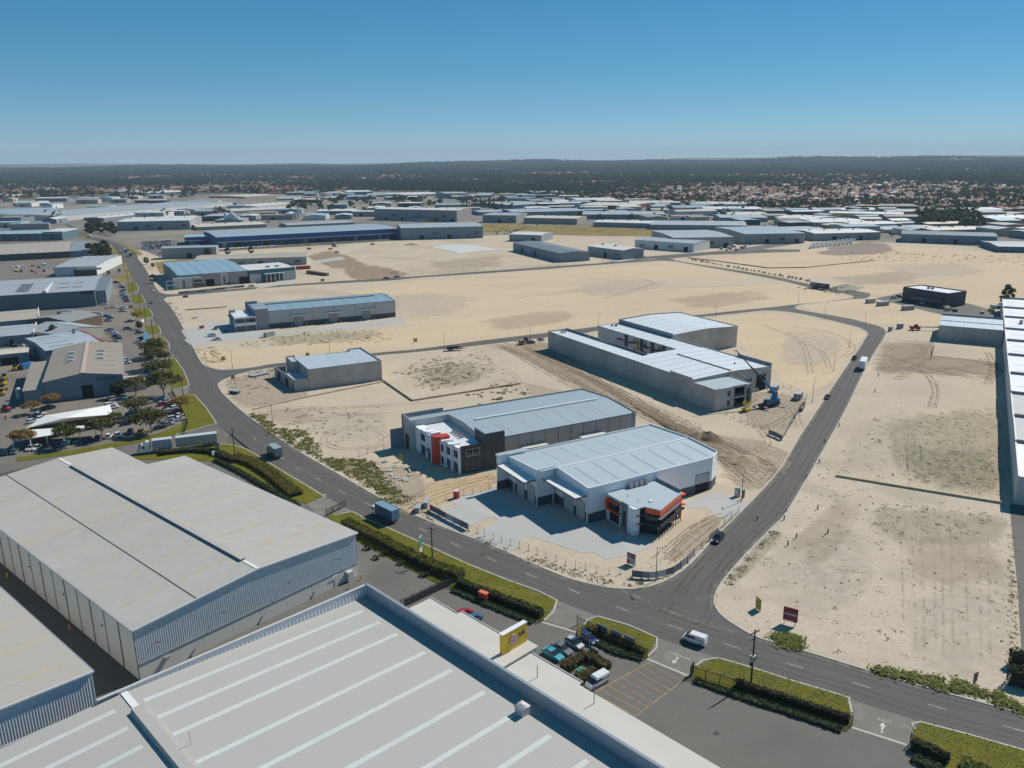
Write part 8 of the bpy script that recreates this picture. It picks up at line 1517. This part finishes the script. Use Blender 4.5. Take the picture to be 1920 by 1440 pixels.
t = thing('storage_tank', 'slim pale blue tank standing beside the lean-to shed', 'tank', V(37,748)); b = MB(); b.tube((0,0,.4),(0,0,4.2),1.0,n=14); b.tube((0,0,4.2),(0,0,4.7),1.0,.3,n=14); b.build('drum', mat('pale_tank', (.40,.47,.50), rough=.5), t); b = MB(); b.tube((0,0,0),(0,0,.4),1.1,n=10); b.build('base', m_kerb, t)
random.seed(21)
for k in range(70):
    x, y = random.choice(((random.uniform(0,95),random.uniform(492,515)),(random.uniform(0,60),random.uniform(640,655)),(random.uniform(2,90),random.uniform(498,512)),(random.uniform(1745,1790),random.uniform(571,586)),(random.uniform(1840,1880),random.uniform(575,590)),(random.uniform(470,560),random.uniform(404,425)),(random.uniform(1350,1400),random.uniform(463,470))))
    c = random.choice(('white','red','tan','dark','teal','bluegrey','yellow','cream')); where = 'in the open yard of the long tan shed' if x < 100 and y < 520 else 'behind the grey storage shed' if x < 100 else 'at the tank yard' if x < 600 else 'before the curved roof factory' if x < 1500 else 'beside the charcoal building'
    o = link('pallet_stack', CUBE); s = random.uniform(1.2,3.2); o.location = V(x, y); o.scale = (s*random.uniform(1,2), s, random.uniform(.8,2.4)); o.rotation_euler = (0,0,random.random()*3); omat(o, WALL[c]); tag(o, '%s stack of goods standing %s' % (dict(bluegrey='blue grey', cream='cream').get(c, c), where), 'stack', 'stacked goods '+where)
# survey pegs on the lots
for k, (x, y) in enumerate(((1493,1009),(1470,975),(1474,960),(1536,868),(1546,830),(1573,800),(1640,735),(1647,705),(1533,955),(1477,1023),(628,712),(585,838),(540,770),(1420,975),(1552,1000),(1512,895))):
    t = thing('survey_post', 'small dark utility post on the bare sand beside the road', 'post', V(x, y), random.random(), 'utility posts on the sand'); bx('post', t, -.12, .12, -.12, .12, 0, 1.3, m_sdark); bx('cap', t, -.16, .16, -.16, .16, 1.3, 1.38, m_kerb)
# yard worker
t = thing('person', 'person in an orange work vest and dark trousers walking across the yard', 'person', V(11,787), .6)
me = bpy.data.meshes.new('figure'); vs = [(0,0,.95),(0,0,1.2),(0,0,1.42),(0,0,1.55),(0,0,1.68),(.09,.0,.9),(.14,.06,.5),(.12,.0,.06),(.14,.14,.03),(-.09,0,.9),(-.12,-.12,.5),(-.12,-.22,.08),(-.12,-.1,.03),(.2,0,1.42),(.27,.05,1.15),(.25,.18,.92),(-.2,0,1.42),(-.27,-.05,1.15),(-.25,.06,.9)]
es = [(0,1),(1,2),(2,3),(3,4),(0,5),(5,6),(6,7),(7,8),(0,9),(9,10),(10,11),(11,12),(2,13),(13,14),(14,15),(2,16),(16,17),(17,18)]; me.from_pydata(vs, es, []); o = link('body', me, t); me.materials.append(mat('work_vest', (.60,.16,.03), rough=.8))
md = o.modifiers.new('skin', 'SKIN'); rad = [.15,.16,.14,.06,.1,.1,.075,.05,.05,.1,.075,.05,.05,.07,.05,.04,.07,.05,.04]
for k, r in enumerate(rad): me.skin_vertices[0].data[k].radius = (r, r)
me.skin_vertices[0].data[0].use_root = True; o.modifiers.new('sub', 'SUBSURF').levels = 1
b = MB(); b.tube((.1,0,.05),(.1,0,.95),.1,.13,n=8); b.tube((-.1,-.1,.05),(-.08,0,.95),.1,.13,n=8); b.build('trousers', mat('dark_trousers', (.03,.035,.06), rough=.9), t)
# ================================================================ WEEDS, RUBBLE, TYRE TRACKS
def in_poly(px, py, poly):
    c = np.zeros(len(px), bool); n = len(poly)
    for i in range(n):
        (xa, ya), (xb, yb) = poly[i], poly[i-1]
        hit = ((ya > py) != (yb > py)) & (px < (xb-xa)*(py-ya)/(yb-ya+1e-9)+xa); c ^= hit
    return c
def poly_points(px_poly, n, rng=RNG):
    """n points spread evenly over the ground inside a traced outline"""
    W_ = np.array([[V(*p).x, V(*p).y] for p in px_poly]); lo, hi = W_.min(0), W_.max(0); out = np.zeros((0,2))
    poly = [tuple(p) for p in W_]
    while len(out) < n:
        q = rng.uniform(lo, hi, size=(n*3,2)); q = q[in_poly(q[:,0], q[:,1], poly)]; out = np.vstack([out, q])
    return out[:n]
def weeds(patches, leaf, label, size=.16, h=.22, name='weeds'):
    allv, allf, off = [], [], 0
    for poly, n, clump in patches:
        p = poly_points(poly, max(1, n//clump)); idx = RNG.integers(0, len(p), n); sp = RNG.uniform(.2,.9,len(p))[idx]
        q = p[idx]+RNG.normal(size=(n,2))*sp[:,None]; c = np.column_stack([q, RNG.uniform(.03,h,n)*(1.2-sp*.4)]); v, f = leaf_quads(c, size, .3, lay=.35); allv.append(v); allf.append(f+off); off += len(v)
    o = link(name, raw_mesh(name, np.vstack(allv), np.vstack(allf), leaf)); mi = np.zeros(off//4, np.int32) if len(leaf) == 1 else RNG.integers(0, len(leaf), off//4).astype(np.int32)
    o.data.polygons.foreach_set('material_index', mi); tag(o, label, None, None, 'stuff'); return o
L_W1 = leafmat('weed_green', (.20,.205,.055)); L_W2 = leafmat('weed_yellow', (.31,.27,.11)); L_W3 = leafmat('weed_dry', (.33,.27,.17))
weeds([([(466,776),(490,775),(520,803),(570,806),(600,838),(600,862),(560,842),(505,812)], 5200, 26), ([(600,855),(640,862),(690,860),(735,905),(758,930),(730,936),(690,912),(640,884),(604,868)], 6500, 26), ([(690,905),(740,915),(770,935),(740,955),(715,940)], 1100, 30)], [L_W1, L_W1, L_W2], 'rough green weeds along the inside of the main road bend', size=.2, h=.35)
weeds([([(1450,1192),(1485,1190),(1512,1206),(1500,1219),(1462,1207)], 1700, 40), ([(1640,1256),(1700,1262),(1730,1275),(1700,1278),(1645,1264)], 900, 30), ([(1700,1268),(1780,1272),(1850,1298),(1920,1318),(1920,1336),(1840,1314),(1740,1286)], 3000, 40)], [L_BRIGHT, L_W1], 'fresh green weeds along the kerb of the bare lot', size=.22, h=.45)
weeds([([(1400,1000),(1600,840),(1880,780),(1890,940),(1560,900),(1430,1010)], 700, 7), ([(1640,790),(1870,760),(1880,935),(1700,905)], 3000, 8), ([(1690,840),(1860,850),(1870,920),(1720,900)], 2000, 12), ([(1400,1010),(1560,905),(1890,955),(1900,1290),(1720,1275),(1500,1210),(1360,1140)], 1100, 6), ([(1600,940),(1860,960),(1850,1010),(1640,1000)], 900, 10), ([(1360,1085),(1410,1035),(1450,990),(1460,1000),(1400,1060),(1370,1110)], 900, 22), ([(1890,1000),(1905,1000),(1912,1280),(1895,1280)], 700, 12), ([(1640,780),(1660,790),(1655,830),(1620,830)], 300, 20)], [L_W1, L_W2, L_W3, L_W3], 'scattered tufts of weed across the bare right hand lots'.replace('right hand ', ''), size=.13, h=.08)
weeds([([(790,672),(905,660),(950,700),(800,735),(735,700)], 2600, 12), ([(770,690),(850,680),(900,715),(790,730)], 1400, 18)], [L_W2, L_W3, L_W1], 'thin yellow weeds in the walled lot', size=.17, h=.18)
weeds([([(500,625),(700,618),(740,640),(500,650),(440,648)], 2200, 12), ([(360,655),(400,650),(430,680),(385,680)], 700, 16), ([(312,566),(330,570),(345,605),(335,610)], 700, 20), ([(470,770),(620,760),(720,790),(640,840),(540,800)], 500, 8), ([(440,700),(510,690),(540,715),(470,745),(430,735)], 500, 16)], [L_W2, L_W3, L_W1], 'dry tufts on the sand lots beside the upper main road', size=.2, h=.2)
weeds([([(1490,540),(1560,535),(1620,548),(1560,550)], 600, 12), ([(1600,470),(1920,480),(1920,500),(1560,485)], 900, 8), ([(1010,735),(960,715),(860,735),(900,760)], 200, 6)], [L_W3, L_DARK], 'dark scrub on the far sand', size=.4, h=.3)
weeds([([(960,1040),(1130,1098),(1200,1100),(1250,1080),(1230,1090),(1120,1085),(1000,1045)], 420, 14), ([(880,1000),(900,1010),(950,1030),(940,1035)], 150, 14), ([(780,960),(800,955),(830,985),(800,975)], 120, 14)], [L_W1, L_W3], 'small weeds along the site fence strip', size=.14, h=.2)
# grass blades giving the verges a ragged top
weeds([([(612,966),(661,960),(727,990),(814,1029),(960,1092),(1044,1127),(1020,1160),(905,1112),(800,1050),(700,1000)], 4200, 6), ([(1300,1254),(1345,1234),(1584,1305),(1591,1330),(1450,1295),(1320,1262)], 3400, 6), ([(1095,1172),(1122,1156),(1232,1196),(1213,1228)], 1200, 6), ([(1715,1372),(1726,1356),(1920,1408),(1990,1430),(1850,1480)], 2600, 6), ([(420,832),(487,857),(530,883),(606,931),(590,936),(520,900)], 1200, 6)], [L_W1, L_W1, L_W2], 'longer tufts in the mown verges', size=.1, h=.2, name='grass')
# rubble
def rubble(patches, m, label, smin=.05, smax=.3):
    vs, fs, off = [], [], 0; base = np.array([(-1,-1,-.3),(1,-1,-.3),(1,1,-.3),(-1,1,-.3),(-.7,-.6,.8),(.6,-.8,.7),(.8,.7,.9),(-.6,.7,.6)]); fc = np.array([(4,5,6,7),(0,1,5,4),(1,2,6,5),(2,3,7,6),(3,0,4,7)])
    for poly, n in patches:
        p = poly_points(poly, n); s = smin+(smax-smin)*RNG.random(n)**3; a = RNG.uniform(0,6.28,n)
        v = np.repeat(base[None], n, 0)*s[:,None,None]*RNG.uniform(.6,1.3,size=(n,8,3)); c, d = np.cos(a)[:,None], np.sin(a)[:,None]
        X, Y = v[:,:,0]*c-v[:,:,1]*d+p[:,0,None], v[:,:,0]*d+v[:,:,1]*c+p[:,1,None]; vs.append(np.stack([X,Y,v[:,:,2]], 2).reshape(-1,3)); fs.append((fc[None]+(np.arange(n)*8+off)[:,None,None]).reshape(-1,4)); off += n*8
    o = link('rubble', raw_mesh('rubble', np.vstack(vs), np.vstack(fs), [m])); tag(o, label, None, None, 'stuff')
m_rub = mat('rubble_stone', (.44,.375,.29), rough=.95, var=.25, scale=1.0, var2=.2)
rubble([([(700,880),(760,915),(800,945),(770,955),(720,920),(690,900)], 1500), ([(422,722),(440,708),(520,692),(560,720),(500,760),(440,752)], 900), ([(1400,745),(1450,745),(1500,770),(1465,810),(1400,790)], 500), ([(1200,1060),(1330,960),(1360,985),(1270,1070)], 180), ([(1330,820),(1450,850),(1440,900),(1370,880)], 500), ([(780,955),(820,940),(840,975),(800,985)], 250), ([(960,1040),(1150,1085),(1140,1098),(980,1052)], 300), ([(1650,630),(1750,640),(1740,690),(1650,690)], 300), ([(1560,545),(1620,550),(1600,560),(1550,552)], 200)], m_rub, 'loose rubble and stones on the worked sand')
rubble([([(1400,1000),(1600,830),(1890,790),(1900,1290),(1700,1270),(1370,1130)], 260), ([(470,770),(720,760),(735,830),(620,830)], 160), ([(1000,650),(1300,790),(1450,860),(1200,780)], 300), ([(1480,600),(1600,640),(1560,710),(1450,680)], 60)], mat('dark_clods', (.22,.175,.12), rough=.95, var=.3), 'dark clods and litter dotted over the sand', .06, .28)
# slabs of broken concrete in front of the red panelled warehouse
for k in range(34):
    p = V(random.uniform(705,790), random.uniform(868,900))+Vector((random.uniform(-3,3), random.uniform(-4,1), 0)); 
    if k > 24: break
    o = link('broken_slab', CUBE); o.location = (p.x, p.y, -.05); o.scale = (random.uniform(.8,2.2), random.uniform(.5,1.4), random.uniform(.2,.45)); o.rotation_euler = (random.uniform(-.15,.15), random.uniform(-.15,.15), random.random()*3); omat(o, m_kerb); tag(o, 'broken concrete slab lying before the red panelled warehouse', 'slab', 'broken slabs')
# ---- tyre tracks: darker pressed sand, broken up
def trackmat(name, col, cut=.48):
    m, n, b = _nodes(name); N, L = n.nodes.new, n.links.new; b.inputs['Base Color'].default_value = (*col, 1); b.inputs['Roughness'].default_value = .95; b.inputs['Specular IOR Level'].default_value = .1
    g = N('ShaderNodeNewGeometry'); ns = N('ShaderNodeTexNoise'); ns.inputs['Scale'].default_value = .35; ns.inputs['Detail'].default_value = 6; ns.inputs['Roughness'].default_value = .7; L(g.outputs['Position'], ns.inputs['Vector'])
    mr = N('ShaderNodeMapRange'); mr.inputs[1].default_value = cut-.12; mr.inputs[2].default_value = cut+.12; mr.inputs[4].default_value = .6; L(ns.outputs['Fac'], mr.inputs[0]); tr = N('ShaderNodeBsdfTransparent'); mx = N('ShaderNodeMixShader')
    L(mr.outputs[0], mx.inputs[0]); L(tr.outputs[0], mx.inputs[1]); L(b.outputs[0], mx.inputs[2]); L(mx.outputs[0], n.nodes['Material Output'].inputs['Surface']); return m
m_trk = trackmat('pressed_sand', (.30,.24,.17)); m_trk2 = trackmat('dark_rut', (.21,.16,.11), .5); m_trk3 = trackmat('faint_track', (.40,.34,.26), .5); m_faint = trackmat('combed_sand', (.42,.355,.27), .58); m_spill = trackmat('sand_spill', (.36,.315,.25), .55)
TZ = [.05]
def track(px, m=None, w=.5, gauge=1.9, n=5):
    ln = smooth_line([V(*p) for p in px], n)
    for s in ((-gauge/2, gauge/2) if gauge else (0,)):
        o = ribbon('tyre_track', ln, w, TZ[0], m or m_trk, side=s); TZ[0] += .0007
tr_rng = random.Random(5)
haul = [((930,643),(1020,680),(1120,738),(1240,790),(1340,832),(1440,888)), ((960,640),(1040,680),(1150,735),(1260,790),(1370,842),(1470,890)), ((1000,640),(1060,668),(1180,740),(1290,795),(1400,845)), ((945,648),(1080,720),(1200,775),(1290,815),(1400,880)), ((985,650),(1090,705),(1220,775),(1330,838),(1410,905)), ((1015,660),(1120,722),(1270,800),(1360,835),(1450,870))]
for h_ in haul:
    for k in range(3): j = [(x+tr_rng.uniform(-14,14), y+tr_rng.uniform(-5,5)) for x, y in h_]; track(j, m_trk2 if k == 0 else m_trk, w=tr_rng.uniform(.4,1.0))
for px in ([(1640,690),(1700,688),(1780,690),(1850,705)],[(1650,680),(1720,672),(1800,672),(1870,690),(1850,712)],[(1660,700),(1700,690),(1735,700),(1752,730),(1745,765)],[(1640,695),(1690,680),(1730,660),(1725,645)],[(1680,712),(1710,690),(1745,668)],[(1655,665),(1740,690),(1830,708),(1862,690),(1840,672)],[(1700,700),(1790,690),(1870,680)],[(1850,660),(1862,690),(1850,720)]):
    track(px, m_trk2, .55); track([(x+4, y+2) for x, y in px], m_trk, .4)
for px in ([(605,830),(640,842),(700,836),(726,820),(700,806),(650,806),(612,818),(612,832),(660,843),(740,832)],[(470,762),(560,768),(650,764),(750,758),(860,752)],[(480,757),(600,766),(720,760)],[(530,800),(620,780),(740,775)],[(890,705),(930,690),(960,700),(985,730)],[(905,730),(940,712),(980,735),(1000,745)],[(735,700),(800,680),(880,668),(940,664)]): track(px, m_trk, .35)
for px in ([(1130,560),(1200,540),(1225,530),(1180,520),(1100,525)],[(960,560),(1100,545),(1250,540),(1400,535)],[(1480,612),(1560,625),(1600,650),(1580,670)],[(1500,640),(1540,660),(1555,690)],[(1330,740),(1420,735),(1480,760),(1500,800)],[(700,480),(800,490),(930,500)],[(1600,500),(1750,495),(1900,505)],[(1640,470),(1750,478),(1900,490)],[(1430,580+30),(1500,640),(1520,700)]): track(px, m_trk3, .8)
for px in ([(1330,860),(1400,850),(1440,830),(1420,800)],[(1350,890),(1420,905),(1450,880)],[(1390,790),(1440,800),(1490,770)],[(1400,760),(1450,775),(1500,750)],[(1250,1040),(1320,980),(1360,965)],[(1230,1050),(1300,990),(1340,975)],[(1260,1060),(1330,1000),(1380,960)],[(760,962),(820,930),(900,905),(935,900)],[(745,955),(800,922),(930,893)]): track(px, m_trk, .5)
for k in range(9):        # combed lines on the lot beside the long units
    x = 1700+k*19+tr_rng.uniform(-8,8); track([(x, tr_rng.uniform(1190,1245)), (x-2, 1100), (x-6+k*.2, tr_rng.uniform(980,1050))], m_faint, .5, gauge=0)
for k in range(8): x = 1710+k*20+tr_rng.uniform(-8,8); track([(x, 920+k*1.5), (x-4, 850), (x-8, tr_rng.uniform(780,830))], m_faint, .6, gauge=0)
# worn wheel paths, sand spill and skid marks on the roads
TZ[0] = .040
m_wear = trackmat('worn_asphalt', (.155,.150,.142), .47); m_skid = trackmat('skid_rubber', (.055,.055,.055), .56); m_patch = mat('asphalt_patch', (.10,.097,.094), rough=.9, var=.08)
cl = [((a+b_)/2) for a, b_ in zip(n1[6:60], n1[6:60])]
def edge_line(ref, off): return [p+((ref[min(i+1,len(ref)-1)]-ref[max(i-1,0)]).normalized().cross(Vector((0,0,1)))*off) for i, p in enumerate(ref)]
for off in (2.2, 3.9, 7.2, 8.9): ribbon('wheel_path', edge_line(n1[3:75], off), .7, TZ[0], m_wear); TZ[0] += .0007
for off in (1.6, 3.3, 6.0, 7.6): ribbon('wheel_path', edge_line(r2r[14:42], -off), .6, TZ[0], m_wear); TZ[0] += .0007
ribbon('sand_spill', edge_line(f1[6:48], -.5), 1.2, TZ[0], m_spill); ribbon('sand_spill', edge_line(r2r[12:42], -.5), 1.1, TZ[0]+.001, m_spill); ribbon('sand_spill', edge_line(r2l[6:42], .5), 1.3, TZ[0]+.002, m_spill); TZ[0] += .004
for px in ([(1180,1112),(1230,1135),(1290,1160),(1350,1180)],[(1290,1195),(1330,1150),(1345,1080),(1390,1010)],[(1240,1150),(1280,1100),(1330,1040)],[(1040,1140),(1075,1155),(1120,1165)]): track(px, m_skid, .25, 1.5)
psheet('asphalt_patch', [(780,985),(800,978),(812,985),(792,992)], .043, m_patch); psheet('asphalt_patch', [(1300,1120),(1325,1110),(1338,1122),(1312,1132)], .044, m_patch); psheet('asphalt_patch', [(1060,1110),(1072,1104),(1084,1110),(1072,1116)], .0435, m_patch)
for k, (x, y) in enumerate(((1343,1375),(1180,1180),(1240,1110),(905,1040),(560,870),(1500,1240))):
    b = MB(); b.tube((0,0,0),(0,0,.006),.45,n=14); o = b.build('manhole_cover', m_plastic); o.location = V(x, y, 0)+Vector((0,0,.042)); o['kind'] = 'structure'
# ================================================================ HAZE
b = MB(); b.box(-15900,15900,-900,17000,-1.6,260)
hz = b.build('haze', mat('haze')); hz['kind'] = 'stuff'; hz['label'] = 'thin pale blue summer haze over the whole plain'
hm, hn, hb = _nodes('haze_air'); hn.nodes.remove(hb); pv = hn.nodes.new('ShaderNodeVolumePrincipled'); pv.inputs['Color'].default_value = (.62,.80,1.0,1); pv.inputs['Density'].default_value = 6.0e-5; pv.inputs['Anisotropy'].default_value = .0
hn.links.new(pv.outputs[0], hn.nodes['Material Output'].inputs['Volume']); hz.data.materials.clear(); hz.data.materials.append(hm); hm.cycles.homogeneous_volume = True
